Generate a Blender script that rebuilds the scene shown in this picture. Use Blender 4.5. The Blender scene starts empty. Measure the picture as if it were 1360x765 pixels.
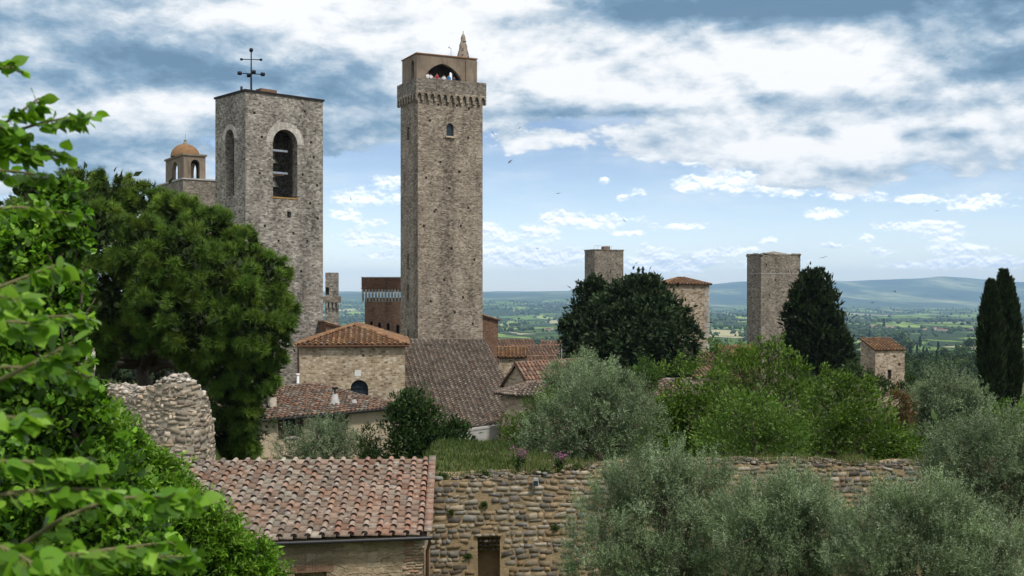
import bpy, bmesh, math, random
import numpy as np
from mathutils import Vector, Matrix, noise as mn

random.seed(11)
RNG = np.random.default_rng(11)
R = math.radians
SC = bpy.context.scene
COL = SC.collection
F, CX, HY = 1500.0, 680.0, 395.0          # focal length and principal column of the photograph, in its pixels


def at(px, py, Y):
    """world point seen at photo pixel (px, py) at distance Y"""
    return Vector(((px - CX) / F * Y, Y, -(py - HY) / F * Y))


# ------------------------------------------------------------------ camera
cam = bpy.data.cameras.new('camera')
cam_o = bpy.data.objects.new('camera', cam)
COL.objects.link(cam_o)
cam_o.location = (0, 0, 0)
cam_o.rotation_euler = (R(90), 0, 0)
cam.lens = 36.0 * F / 1360.0
cam.shift_y = 12.5 / 1360.0
cam.clip_start = 0.1
cam.clip_end = 80000
cam.dof.use_dof = True
cam.dof.focus_distance = 70
cam.dof.aperture_fstop = 5.0
SC.camera = cam_o

# ------------------------------------------------------------------ world, sun, exposure
SUN_EL, SUN_AZ = 55.0, 140.0       # azimuth measured from the view direction towards the right
SC.view_settings.view_transform = 'Standard'
SC.view_settings.look = 'None'
SC.view_settings.exposure = 0.0
SC.view_settings.gamma = 1.0
SC.view_settings.use_curve_mapping = False
SC.render.engine = 'CYCLES'
SC.cycles.use_denoising = True
SC.cycles.max_bounces = 6
SC.cycles.diffuse_bounces = 3
SC.cycles.glossy_bounces = 2
SC.cycles.transmission_bounces = 4
SC.cycles.transparent_max_bounces = 6
SC.cycles.volume_bounces = 2
SC.cycles.caustics_reflective = False
SC.cycles.caustics_refractive = False

world = bpy.data.worlds.new('World')
SC.world = world
world.use_nodes = True


class NT:
    """small helper for wiring node trees"""
    def __init__(self, nt):
        self.nt = nt
        nt.nodes.clear()

    def n(self, typ, **kw):
        nd = self.nt.nodes.new(typ)
        ins = kw.pop('ins', {})
        for k, v in kw.items():
            setattr(nd, k, v)
        for k, v in ins.items():
            self.put(nd.inputs[k], v)
        return nd

    def put(self, sock, v):
        if isinstance(v, bpy.types.NodeSocket):
            self.nt.links.new(v, sock)
        elif v is not None:
            sock.default_value = v

    def m(self, op, a, b=None, c=None, clamp=False):
        nd = self.nt.nodes.new('ShaderNodeMath')
        nd.operation = op
        nd.use_clamp = clamp
        for i, v in enumerate((a, b, c)):
            if v is not None:
                self.put(nd.inputs[i], v)
        return nd.outputs[0]

    def v(self, op, a, b=None, c=None):
        nd = self.nt.nodes.new('ShaderNodeVectorMath')
        nd.operation = op
        for i, x in enumerate((a, b, c)):
            if x is not None:
                self.put(nd.inputs[i], x)
        return nd.outputs['Value'] if op in ('DOT_PRODUCT', 'LENGTH') else nd.outputs[0]

    def noise(self, vec, scale, detail=6, rough=.55, dist=0.0):
        nd = self.n('ShaderNodeTexNoise', ins={'Vector': vec, 'Scale': scale, 'Detail': detail, 'Roughness': rough, 'Distortion': dist})
        return nd.outputs[0]

    def ramp(self, fac, stops, interp='LINEAR'):
        nd = self.nt.nodes.new('ShaderNodeValToRGB')
        nd.color_ramp.interpolation = interp
        el = nd.color_ramp.elements
        while len(el) < len(stops):
            el.new(0.5)
        for e, (p, c) in zip(el, stops):
            e.position = p
            e.color = (c[0], c[1], c[2], 1) if len(c) == 3 else c
        self.put(nd.inputs[0], fac)
        return nd.outputs[0]

    def mix(self, fac, a, b, blend='MIX'):
        nd = self.nt.nodes.new('ShaderNodeMix')
        nd.data_type = 'RGBA'
        nd.blend_type = blend
        self.put(nd.inputs[0], fac)
        for s, x in ((6, a), (7, b)):
            if isinstance(x, (tuple, list)) and len(x) == 3:
                x = (*x, 1)
            self.put(nd.inputs[s], x)
        return nd.outputs[2]

    def sstep(self, x, lo, hi):
        nd = self.nt.nodes.new('ShaderNodeMapRange')
        nd.interpolation_type = 'SMOOTHSTEP'
        self.put(nd.inputs[0], x)
        nd.inputs[1].default_value = lo
        nd.inputs[2].default_value = hi
        return nd.outputs[0]


def sky_world():
    w = NT(world.node_tree)
    out = w.n('ShaderNodeOutputWorld')
    bg = w.n('ShaderNodeBackground')
    w.nt.links.new(bg.outputs[0], out.inputs[0])
    sky = w.n('ShaderNodeTexSky', sky_type='NISHITA', sun_disc=False)
    sky.sun_elevation = R(SUN_EL)
    sky.sun_rotation = R(SUN_AZ)
    sky.altitude = 300
    sky.air_density = 1.0
    sky.dust_density = 0.6
    sky.ozone_density = 1.5
    STR = 0.10
    tc = w.n('ShaderNodeTexCoord')
    sp = w.n('ShaderNodeSeparateXYZ', ins={0: tc.outputs['Generated']})
    az = w.m('ARCTAN2', sp.outputs[0], sp.outputs[1])
    el = w.m('ARCSINE', sp.outputs[2])
    P = w.n('ShaderNodeCombineXYZ', ins={0: az, 1: el, 2: 0.0}).outputs[0]

    def blobs(lst, acc):
        for (px, py, rx, ry, amp) in lst:
            u = (px - CX) / F
            a = math.atan(u)
            e = math.atan((HY - py) / F * math.cos(a))
            ia, ie = F / rx, F / ry
            d = w.v('MULTIPLY_ADD', P, (ia, ie, 0), (-a * ia, -e * ie, 0))
            dd = w.v('DOT_PRODUCT', d, d)
            g = w.m('POWER', 0.3679, dd)
            acc = w.m('MULTIPLY_ADD', g, amp, acc)
        return acc

    # the broad deck of cloud overhead: banded, flat-based
    Pw = w.v('MULTIPLY', P, (1.0, 2.0, 0))
    wob = w.n('ShaderNodeTexNoise', ins={'Vector': Pw, 'Scale': 14.0, 'Detail': 3.0})
    Pd = w.v('MULTIPLY_ADD', wob.outputs['Color'], (.022, .022, 0), Pw)
    n1 = w.noise(Pd, 7.5, 9, .56)
    n1u = w.noise(w.v('ADD', Pd, (0.006, .026, 0)), 7.5, 7, .56)
    nf = w.noise(Pd, 30.0, 9, .66)
    cover = w.sstep(el, 0.10, 0.17)
    cov = w.m('MULTIPLY_ADD', cover, .33, -0.20)
    cov = blobs([(90, 200, 240, 70, .34), (330, 60, 300, 60, .3), (470, 160, 70, 40, .22), (960, 60, 420, 62, .30), (1180, 20, 260, 40, .3),
                 (1240, 185, 190, 48, .36), (780, 110, 190, 30, .22), (1000, 205, 160, 26, .22), (1150, 235, 200, 22, .12),
                 (700, 190, 62, 15, .27), (930, 200, 90, 18, .2), (480, 235, 40, 10, .14), (1310, 120, 120, 40, .3),
                 (590, 250, 130, 50, -.2), (740, 245, 110, 26, -.22), (750, 165, 60, 10, -.12), (1000, 280, 300, 26, -.16),
                 (960, 18, 26, 9, -.34), (480, 215, 40, 8, .12), (900, 160, 90, 8, -.12), (1060, 158, 110, 7, -.10), (860, 185, 40, 9, .14), (1100, 245, 60, 10, .12), (960, 250, 50, 9, .12)], cov)
    dens = w.m('ADD', w.m('MULTIPLY_ADD', nf, .42, -.21), w.m('ADD', n1, cov))
    mask = w.sstep(dens, .46, .59)
    # light and dark of the deck
    relief = w.m('MULTIPLY', w.m('SUBTRACT', n1, n1u), 2.6)
    br = w.m('MULTIPLY_ADD', w.m('SUBTRACT', nf, .5), .42, .60)
    br = w.m('ADD', br, relief)
    br = w.m('ADD', br, w.m('MULTIPLY', w.sstep(el, .27, .5), .30))
    br = blobs([(90, 65, 250, 34, -.42), (270, 108, 180, 22, -.38), (470, 120, 75, 40, -.38), (60, 165, 140, 22, .08), (160, 195, 200, 16, -.25),
                (430, 30, 190, 36, .42), (590, 60, 80, 60, .35), (250, 125, 70, 22, .34), (230, 150, 110, 14, .25), (20, 70, 60, 24, .4),
                (830, 105, 220, 44, .30), (1120, 75, 150, 36, .36), (700, 60, 120, 50, .12), (1000, 120, 150, 30, .3),
                (1010, 8, 260, 22, -.85), (1330, 85, 90, 26, -.45), (1290, 30, 120, 30, -.4), (780, 150, 150, 8, -.4), (1120, 142, 240, 12, -.05), (1030, 128, 40, 13, -.35),
                (1260, 170, 190, 22, .34), (1090, 178, 26, 12, -.5), (1210, 180, 20, 9, -.5), (1270, 178, 40, 9, -.5), (1200, 228, 140, 12, -.25),
                (960, 200, 130, 18, .4), (330, 205, 400, 20, -.25), (60, 225, 180, 14, -.22), (700, 190, 70, 14, .35), (720, 8, 80, 14, .3),
                (380, 170, 300, 14, -.1), (1290, 258, 90, 12, -.08), (1150, 205, 220, 20, .25)], br)
    ccol = w.ramp(br, [(0.0, (.15, .265, .39)), (.28, (.25, .39, .53)), (.55, (.53, .64, .74)), (.80, (.88, .92, .95)), (1.0, (1.08, 1.08, 1.08))])
    # fair-weather heaps above the horizon
    hl = [(690, 186, 36, 9), (725, 182, 26, 8), (870, 205, 34, 8), (935, 212, 30, 7), (680, 338, 30, 7), (880, 350, 60, 6), (1180, 300, 20, 5), (960, 236, 30, 8), (1210, 264, 30, 5), (560, 262, 30, 8), (455, 285, 20, 6), (505, 340, 30, 5), (1310, 345, 30, 5), (1290, 330, 26, 5), (1230, 300, 14, 5), (950, 335, 24, 5), (840, 310, 24, 4), (640, 300, 18, 5), (1050, 345, 30, 4), (478, 262, 36, 10), (512, 240, 22, 7), (478, 315, 34, 9), (520, 322, 26, 6), (655, 313, 30, 11), (718, 310, 26, 9), (735, 340, 60, 10), (790, 293, 52, 8),
          (740, 288, 26, 7), (865, 335, 22, 10), (905, 352, 50, 10), (912, 245, 18, 9), (802, 241, 8, 5), (850, 255, 12, 5), (826, 264, 8, 5), (1090, 283, 28, 6),
          (1019, 319, 10, 5), (1110, 328, 18, 5), (990, 330, 18, 5), (1150, 317, 9, 6), (1248, 309, 32, 12), (1262, 350, 26, 6), (1255, 332, 14, 5), (1170, 335, 16, 5),
          (1200, 352, 30, 5), (1300, 268, 42, 9), (1050, 252, 28, 8), (990, 245, 40, 12), (1340, 350, 40, 6), (700, 345, 40, 9), (590, 330, 40, 9), (230, 120, 46, 16),
          (1128, 258, 30, 7), (1010, 352, 30, 5), (500, 295, 20, 4), (910, 300, 40, 4)]
    hc = blobs([(a, b, c * 1.12, d * 1.25, .62) for a, b, c, d in hl], 0.0)
    Pc = w.v('MULTIPLY', P, (1, 1.5, 0))
    nc = w.noise(Pc, 62.0, 6, .6)
    ncu = w.noise(w.v('ADD', Pc, (.0006, .0032, 0)), 62.0, 4, .6)
    hd = w.m('ADD', hc, w.m('MULTIPLY', w.m('SUBTRACT', nc, .5), 1.35))
    hmask = w.m('MULTIPLY', w.sstep(hd, .20, .56), w.sstep(hc, .05, .25))
    hb = w.m('MULTIPLY_ADD', w.m('SUBTRACT', nc, ncu), 3.5, .62)
    hcol = w.ramp(hb, [(0.0, (.72, .86, .99)), (.45, (1.0, 1.09, 1.18)), (1.0, (1.55, 1.55, 1.55))])
    veil = w.m('MULTIPLY', w.sstep(w.noise(w.v('MULTIPLY', P, (1, 4, 0)), 9.0, 5, .6), .42, .75), .42)
    # clear air, tinted by the Sky Texture
    gain = w.m('MULTIPLY_ADD', w.sstep(el, -.02, .16), -1.15, 2.5)
    skyc = w.v('MULTIPLY', w.mix(1.0, sky.outputs[0], (.83, .82, .90), 'MULTIPLY'), w.n('ShaderNodeCombineXYZ', ins={0: gain, 1: gain, 2: gain}).outputs[0])
    inv = 1.0 / STR
    up = lambda c: w.v('MULTIPLY', c, (inv, inv, inv))
    c = w.mix(veil, skyc, up(w.n('ShaderNodeCombineXYZ', ins={0: .92, 1: 1.0, 2: 1.06}).outputs[0]))
    c = w.mix(w.m('MULTIPLY', hmask, .92), c, up(hcol))
    c = w.mix(w.m('MULTIPLY', mask, .96), c, up(ccol))
    w.put(bg.inputs[0], c)
    bg.inputs[1].default_value = STR


sky_world()
world.cycles.sampling_method = 'MANUAL'
world.cycles.sample_map_resolution = 1024

sun = bpy.data.lights.new('sun', 'SUN')
sun.energy = 3.3
sun.angle = R(6)
sun.color = (1.0, .955, .88)
sun_o = bpy.data.objects.new('sun', sun)
COL.objects.link(sun_o)
_sd = Vector((math.sin(R(SUN_AZ)) * math.cos(R(SUN_EL)), math.cos(R(SUN_AZ)) * math.cos(R(SUN_EL)), math.sin(R(SUN_EL))))
sun_o.rotation_euler = _sd.to_track_quat('Z', 'Y').to_euler()
sun_o.location = (30, 0, 60)


# ------------------------------------------------------------------ object helpers
def tag(o, label=None, cat=None, group=None, kind=None):
    for k, v in (('label', label), ('category', cat), ('group', group), ('kind', kind)):
        if v:
            o[k] = v
    return o


def thing(name, label, cat, loc=(0, 0, 0), rotz=0.0, group=None):
    o = bpy.data.objects.new(name, None)
    o.empty_display_size = .3
    COL.objects.link(o)
    o.location = loc
    o.rotation_euler = (0, 0, rotz)
    return tag(o, label, cat, group)


def link(name, me, mat=None, parent=None):
    o = bpy.data.objects.new(name, me)
    COL.objects.link(o)
    if mat is not None and not me.materials:
        me.materials.append(mat)
    if parent is not None:
        o.parent = parent
    return o


def build(name, V, groups, col=None, smooth=False):
    """mesh from numpy arrays; groups is a list of (M,k) face index arrays, col a per-vertex RGB array"""
    V = np.asarray(V, dtype=np.float32).reshape(-1, 3)
    groups = [np.asarray(g, dtype=np.int32) for g in groups if len(g)]
    me = bpy.data.meshes.new(name)
    me.vertices.add(len(V))
    me.vertices.foreach_set('co', V.ravel())
    nl = sum(g.size for g in groups)
    nf = sum(len(g) for g in groups)
    me.loops.add(nl)
    me.loops.foreach_set('vertex_index', np.concatenate([g.ravel() for g in groups]))
    me.polygons.add(nf)
    tot = np.concatenate([np.full(len(g), g.shape[1], np.int32) for g in groups])
    st = np.concatenate([[0], np.cumsum(tot)[:-1]]).astype(np.int32)
    me.polygons.foreach_set('loop_start', st)
    me.polygons.foreach_set('loop_total', tot)
    if smooth:
        me.polygons.foreach_set('use_smooth', np.ones(nf, dtype=bool))
    if col is not None:
        a = me.color_attributes.new('Col', 'FLOAT_COLOR', 'POINT')
        c = np.ones((len(V), 4), np.float32)
        c[:, :3] = np.clip(np.asarray(col).reshape(-1, 3), 0, 1)
        a.data.foreach_set('color', c.ravel())
    me.update(calc_edges=True)
    return me


class Acc:
    """collects instanced pieces into the arrays of ONE mesh"""
    def __init__(self):
        self.V, self.G, self.C, self.n = [], {}, [], 0

    def add(self, V, groups, col):
        V = np.asarray(V, dtype=np.float32).reshape(-1, 3)
        for g in groups:
            g = np.asarray(g)
            self.G.setdefault(g.shape[1], []).append(g + self.n)
        self.V.append(V)
        c = np.asarray(col, dtype=np.float32)
        if c.ndim == 1:
            c = np.tile(c, (len(V), 1))
        self.C.append(c)
        self.n += len(V)

    def inst(self, T, faces, pos, fr, scale, col):
        """T (k,3) template, faces list of index lists, pos (n,3), fr (n,3,3) columns = axes, scale (n,) or (n,3), col (n,3)"""
        pos = np.asarray(pos, np.float32)
        n, k = len(pos), np.shape(T)[-2]
        if n == 0:
            return
        scale = np.asarray(scale, np.float32)
        if scale.ndim == 0:
            scale = np.full(n, scale, np.float32)
        S = scale[:, None, None] if scale.ndim == 1 else scale[:, None, :]
        TT = (np.asarray(T, np.float32)[None] if np.ndim(T) == 2 else np.asarray(T, np.float32)) * S
        V = pos[:, None, :] + np.einsum('nij,nkj->nki', fr, np.broadcast_to(TT, (n, k, 3)))
        off = (np.arange(n) * k)[:, None, None]
        by = {}
        for f in faces:
            by.setdefault(len(f), []).append(f)
        gs = [(np.asarray(fs)[None] + off).reshape(-1, kk) for kk, fs in by.items()]
        self.add(V.reshape(-1, 3), gs, np.repeat(np.asarray(col, np.float32), k, axis=0))

    def mesh(self, name, smooth=False, origin=None):
        V = np.concatenate(self.V)
        if origin is not None:
            V = V - np.asarray(origin, np.float32)[None]
        return build(name, V, [np.concatenate(g) for g in self.G.values()], np.concatenate(self.C), smooth)


def runit(n):
    v = RNG.normal(size=(n, 3))
    return v / np.linalg.norm(v, axis=1, keepdims=True)


def nrm(v):
    return v / np.maximum(np.linalg.norm(v, axis=-1, keepdims=True), 1e-9)


def frames(d, hint):
    x = nrm(d)
    z = nrm(hint - np.sum(hint * x, axis=1, keepdims=True) * x + 1e-6)
    y = np.cross(z, x)
    return np.stack([x, y, z], axis=2)


def tube(acc, pts, radii, col, seg=6, caps=True):
    pts = np.asarray(pts, float)
    radii = np.broadcast_to(np.asarray(radii, float), (len(pts),))
    t = nrm(np.gradient(pts, axis=0))
    ref = np.where(np.abs(t[:, 2:3]) > .9, np.array([[1., 0, 0]]), np.array([[0, 0, 1.]]))
    a = nrm(np.cross(t, ref))
    b = np.cross(t, a)
    an = np.arange(seg) * 2 * np.pi / seg
    V = pts[:, None] + radii[:, None, None] * (np.cos(an)[None, :, None] * a[:, None] + np.sin(an)[None, :, None] * b[:, None])
    q = []
    for i in range(len(pts) - 1):
        for j in range(seg):
            q.append((i * seg + j, i * seg + (j + 1) % seg, (i + 1) * seg + (j + 1) % seg, (i + 1) * seg + j))
    g = [np.array(q)]
    if caps:
        g.append(np.array([list(range(seg)), list(range((len(pts) - 1) * seg, len(pts) * seg))]))
    acc.add(V.reshape(-1, 3), g, col)


def box_bm(bm, x0, x1, y0, y1, z0, z1, M=None):
    vs = [bm.verts.new(Vector(p)) for p in ((x0, y0, z0), (x1, y0, z0), (x1, y1, z0), (x0, y1, z0), (x0, y0, z1), (x1, y0, z1), (x1, y1, z1), (x0, y1, z1))]
    for f in ((0, 3, 2, 1), (4, 5, 6, 7), (0, 1, 5, 4), (1, 2, 6, 5), (2, 3, 7, 6), (3, 0, 4, 7)):
        bm.faces.new([vs[i] for i in f])
    if M is not None:
        for v in vs:
            v.co = M @ v.co
    return vs


def prism(bm, loop, fmap, d0, d1):
    a = [bm.verts.new(fmap(u, z, d0)) for u, z in loop]
    b = [bm.verts.new(fmap(u, z, d1)) for u, z in loop]
    bm.faces.new(a)
    bm.faces.new(list(reversed(b)))
    n = len(loop)
    for i in range(n):
        bm.faces.new((a[i], b[i], b[(i + 1) % n], a[(i + 1) % n]))


def plate(bm, outer, holes, fmap, depth=.5, back=()):
    """flat wall with real openings; each opening gets reveals `depth` deep, those listed in back are closed behind"""
    edges = []
    for li, loop in enumerate([outer] + list(holes)):
        vs = [bm.verts.new(fmap(u, z, 0)) for u, z in loop]
        n = len(vs)
        es = [bm.edges.new((vs[i], vs[(i + 1) % n])) for i in range(n)]
        edges += es
        if li:
            ws = [bm.verts.new(fmap(u, z, depth)) for u, z in loop]
            for i in range(n):
                bm.faces.new((vs[i], vs[(i + 1) % n], ws[(i + 1) % n], ws[i]))
            if (li - 1) in back:
                bm.faces.new(ws)
    bmesh.ops.triangle_fill(bm, use_beauty=True, use_dissolve=False, edges=edges)


def boxuv(bm):
    uv = bm.loops.layers.uv.verify()
    bm.normal_update()
    for f in bm.faces:
        n = f.normal
        ax = max(range(3), key=lambda i: abs(n[i]))
        for l in f.loops:
            c = l.vert.co
            l[uv].uv = (c.y + 3.7, c.z) if ax == 0 else ((c.x, c.z) if ax == 1 else (c.x, c.y))


def bm_obj(name, bm, mat, parent=None, uv=True, bevel=0.0, smooth=False):
    bmesh.ops.recalc_face_normals(bm, faces=bm.faces[:])
    if bevel:
        bmesh.ops.bevel(bm, geom=bm.edges[:], offset=bevel, segments=1, affect='EDGES')
    if uv:
        boxuv(bm)
    me = bpy.data.meshes.new(name)
    bm.to_mesh(me)
    bm.free()
    if smooth:
        for p in me.polygons:
            p.use_smooth = True
    return link(name, me, mat, parent)


def rect(u0, u1, z0, z1):
    return [(u0, z0), (u1, z0), (u1, z1), (u0, z1)]


def arch(u0, u1, z0, z1, n=10):
    r = (u1 - u0) / 2
    c, s = (u0 + u1) / 2, z1 - r
    return [(u0, z0), (u1, z0)] + [(c + r * math.cos(math.pi * i / n), s + r * math.sin(math.pi * i / n)) for i in range(n + 1)]


def lathe(acc, prof, col, seg=12, org=(0, 0, 0)):
    an = np.arange(seg) * 2 * np.pi / seg
    V = np.array([[(r * math.cos(a) + org[0], r * math.sin(a) + org[1], z + org[2]) for a in an] for r, z in prof])
    q = [(i * seg + j, i * seg + (j + 1) % seg, (i + 1) * seg + (j + 1) % seg, (i + 1) * seg + j) for i in range(len(prof) - 1) for j in range(seg)]
    acc.add(V.reshape(-1, 3), [np.array(q)], col)


# ------------------------------------------------------------------ materials
MATS = {}


def new_mat(name):
    m = bpy.data.materials.new(name)
    m.use_nodes = True
    w = NT(m.node_tree)
    out = w.n('ShaderNodeOutputMaterial')
    b = w.n('ShaderNodeBsdfPrincipled')
    w.nt.links.new(b.outputs[0], out.inputs[0])
    MATS[name] = m
    return m, w, b, out


def mat_plain(name, col, rough=.8, var=.25, scale=3.0, metal=0.0, bump=.0):
    m, w, b, out = new_mat(name)
    tc = w.n('ShaderNodeTexCoord')
    n = w.noise(tc.outputs['Object'], scale, 6, .6)
    f = w.m('MULTIPLY_ADD', w.m('SUBTRACT', n, .5), var * 4, 1.0)
    c = w.v('MULTIPLY', (col[0], col[1], col[2]), w.n('ShaderNodeCombineXYZ', ins={0: f, 1: f, 2: f}).outputs[0])
    w.put(b.inputs['Base Color'], c)
    b.inputs['Roughness'].default_value = rough
    b.inputs['Metallic'].default_value = metal
    b.inputs['Specular IOR Level'].default_value = .3
    if bump:
        bp = w.n('ShaderNodeBump', ins={'Strength': bump, 'Distance': .03, 'Height': w.noise(tc.outputs['Object'], scale * 6, 4, .6)})
        w.put(b.inputs['Normal'], bp.outputs[0])
    return m


def mat_stone(name, stops, bw=.42, bh=.19, mortar=(.30, .27, .22), msize=.018, stain=.5, warp=.05, streak=.35, pock=.0, lichen=None, big=.25, bump=.6, blk=.85, run=None):
    """coursed masonry laid out on the wall's own metric UV"""
    m, w, b, out = new_mat(name)
    uv = w.n('ShaderNodeUVMap').outputs[0]
    wn = w.n('ShaderNodeTexNoise', ins={'Vector': uv, 'Scale': 1.3, 'Detail': 3.0})
    p = w.v('MULTIPLY_ADD', w.v('SUBTRACT', wn.outputs['Color'], (.5, .5, .5)), (warp * 3, warp * 2, 0), uv)
    br = w.n('ShaderNodeTexBrick', offset=.5, squash=.75, squash_frequency=3,
             ins={'Vector': p, 'Color1': (0, 0, 0, 1), 'Color2': (1, 1, 1, 1), 'Mortar': (.5, .5, .5, 1), 'Scale': 1.0,
                  'Mortar Size': msize, 'Mortar Smooth': .35, 'Bias': 0.0, 'Brick Width': bw, 'Row Height': bh})
    fine = w.noise(uv, 9.0, 6, .65)
    vc = w.n('ShaderNodeTexVoronoi', feature='F1', ins={'Vector': w.v('MULTIPLY', p, (1 / bw, .8 / bh, 1)), 'Scale': 1.0, 'Randomness': 1.0})
    cellv = w.n('ShaderNodeSeparateColor', ins={0: vc.outputs['Color']}).outputs[0]
    bt = w.n('ShaderNodeSeparateColor', ins={0: br.outputs['Color']}).outputs[0]
    bt = w.m('MULTIPLY_ADD', w.m('SUBTRACT', w.m('MULTIPLY_ADD', bt, .6, w.m('MULTIPLY', cellv, .4)), .5), blk * 1.5, .5)
    zone = w.m('MULTIPLY_ADD', w.noise(w.v('MULTIPLY', uv, (1, .6, 1)), .42, 4, .55), 1.1, -.55)
    tone = w.m('ADD', w.m('ADD', bt, w.m('MULTIPLY', zone, .8)), w.m('MULTIPLY_ADD', fine, .9, -.45))
    c = w.ramp(tone, stops)
    c = w.mix(w.m('MULTIPLY', br.outputs['Fac'], min(.85, blk)), c, mortar)
    bigf = w.sstep(w.noise(uv, .32, 5, .6), .36, .66)
    k = w.m('MULTIPLY_ADD', bigf, -big, 1.0 + big * .4)
    st = w.sstep(w.noise(w.v('MULTIPLY', uv, (1.0, .13, 1)), 1.1, 6, .62), .5, .75)
    k = w.m('MULTIPLY', k, w.m('MULTIPLY_ADD', st, -streak, 1.0))
    spot = w.sstep(w.noise(uv, 3.6, 4, .7), .60, .70)
    k = w.m('MULTIPLY', k, w.m('MULTIPLY_ADD', spot, -stain * .6, 1.0))
    if pock:
        vo = w.n('ShaderNodeTexVoronoi', feature='F1', ins={'Vector': uv, 'Scale': .85, 'Randomness': 1.0})
        k = w.m('MULTIPLY', k, w.m('MULTIPLY_ADD', w.m('LESS_THAN', vo.outputs['Distance'], .11), -pock, 1.0))  # flat dark dots paint the shade of small holes into the colour
    if run:
        su = w.n('ShaderNodeSeparateXYZ', ins={0: uv})
        rn = w.m('MULTIPLY_ADD', w.noise(w.v('MULTIPLY', uv, (1, .25, 1)), .9, 5, .65), 2.6, -1.3)
        dx = w.m('ABSOLUTE', w.m('ADD', w.m('SUBTRACT', su.outputs[0], run[0]), rn))
        band = w.m('MULTIPLY', w.m('SUBTRACT', 1.0, w.sstep(dx, .1, run[1])), w.sstep(w.noise(uv, 2.2, 6, .7), .36, .62))
        k = w.m('MULTIPLY', k, w.m('MULTIPLY_ADD', band, -run[2], 1.0))
    c = w.v('MULTIPLY', c, w.n('ShaderNodeCombineXYZ', ins={0: k, 1: k, 2: k}).outputs[0])
    if lichen:
        lf = w.m('MULTIPLY', w.sstep(w.noise(uv, 1.6, 7, .68), .58, .70), lichen[3])
        c = w.mix(lf, c, lichen[:3])
    w.put(b.inputs['Base Color'], c)
    b.inputs['Roughness'].default_value = .92
    b.inputs['Specular IOR Level'].default_value = .15
    h = w.m('MULTIPLY_ADD', br.outputs['Fac'], -.6, w.m('MULTIPLY', w.noise(uv, 5.0, 6, .65), 1.0))
    bp = w.n('ShaderNodeBump', ins={'Strength': bump, 'Distance': .09, 'Height': h})
    w.put(b.inputs['Normal'], bp.outputs[0])
    return m


def mat_attr(name, rough=.85, noise_amt=.35, noise_scale=12.0, lichen=None, lichen2=None, bump=.3, spec=.2):
    """colour carried by each tile or stone, weathered by noise"""
    m, w, b, out = new_mat(name)
    at_ = w.n('ShaderNodeAttribute', attribute_name='Col').outputs['Color']
    tc = w.n('ShaderNodeTexCoord').outputs['Object']
    n = w.noise(tc, noise_scale, 7, .65)
    f = w.m('MULTIPLY_ADD', w.m('SUBTRACT', n, .5), noise_amt * 3, 1.0)
    c = w.v('MULTIPLY', at_, w.n('ShaderNodeCombineXYZ', ins={0: f, 1: f, 2: f}).outputs[0])
    for li in (lichen, lichen2):
        if li:
            lf = w.m('MULTIPLY', w.sstep(w.noise(w.v('ADD', tc, (li[4], 0, 0)), li[4], 8, .68), .55, .68), li[3])
            c = w.mix(lf, c, li[:3])
    w.put(b.inputs['Base Color'], c)
    b.inputs['Roughness'].default_value = rough
    b.inputs['Specular IOR Level'].default_value = spec
    if bump:
        bp = w.n('ShaderNodeBump', ins={'Strength': bump, 'Distance': .02, 'Height': w.noise(tc, noise_scale * 3, 5, .65)})
        w.put(b.inputs['Normal'], bp.outputs[0])
    return m


def mat_leaf(name, trans=.3, rough=.5, spec=.25, tint=(1.25, 1.35, .55)):
    m, w, b, out = new_mat(name)
    at_ = w.n('ShaderNodeAttribute', attribute_name='Col').outputs['Color']
    w.put(b.inputs['Base Color'], at_)
    b.inputs['Roughness'].default_value = rough
    b.inputs['Specular IOR Level'].default_value = spec
    if trans:
        t = w.n('ShaderNodeBsdfTranslucent', ins={0: w.v('MULTIPLY', at_, tint)})
        mx = w.n('ShaderNodeMixShader', ins={0: trans, 1: b.outputs[0], 2: t.outputs[0]})
        w.nt.links.new(mx.outputs[0], out.inputs[0])
    return m


M_GREY = mat_stone('grey_limestone', [(0, (.075, .065, .055)), (.22, (.17, .15, .127)), (.5, (.248, .222, .19)), (.8, (.33, .30, .26)), (1, (.45, .415, .36))],
                   bw=.34, bh=.165, warp=.09, mortar=(.255, .235, .205), stain=.6, streak=.38, pock=.5, run=(6.6, 1.2, .35))
M_TORRE = mat_stone('brown_tower_stone', [(0, (.085, .068, .053)), (.22, (.19, .156, .12)), (.5, (.275, .23, .18)), (.8, (.355, .302, .24)), (1, (.47, .41, .335))],
                    bw=.36, bh=.145, warp=.07, mortar=(.235, .19, .145), stain=.6, streak=.35, pock=.6, run=(4.4, 1.5, .5))
M_TORRE_DK = mat_stone('parapet_stone', [(0, (.08, .066, .054)), (.3, (.14, .118, .095)), (.6, (.20, .172, .14)), (1, (.32, .28, .235))],
                       bw=.4, bh=.18, warp=.08, mortar=(.2, .18, .15), stain=.6, streak=.45)
M_RTOWER = mat_stone('weathered_tower_stone', [(0, (.10, .082, .066)), (.3, (.165, .138, .11)), (.6, (.22, .188, .152)), (1, (.33, .285, .235))],
                        bw=.4, bh=.18, warp=.09, mortar=(.19, .165, .135), stain=.6, streak=.35, pock=.4)
M_OCHRE = mat_stone('ochre_church_stone', [(0, (.15, .105, .068)), (.2, (.30, .225, .15)), (.55, (.40, .32, .225)), (.8, (.47, .395, .295)), (1, (.58, .51, .42))],
                    bw=.36, bh=.18, mortar=(.39, .31, .21), stain=.4, streak=.15, warp=.09)
M_TAN = mat_stone('tan_tower_stone', [(0, (.17, .125, .085)), (.35, (.30, .23, .165)), (.7, (.41, .33, .245)), (1, (.50, .42, .33))],
                  bw=.5, bh=.24, mortar=(.34, .27, .2), stain=.4, streak=.2)
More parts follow.
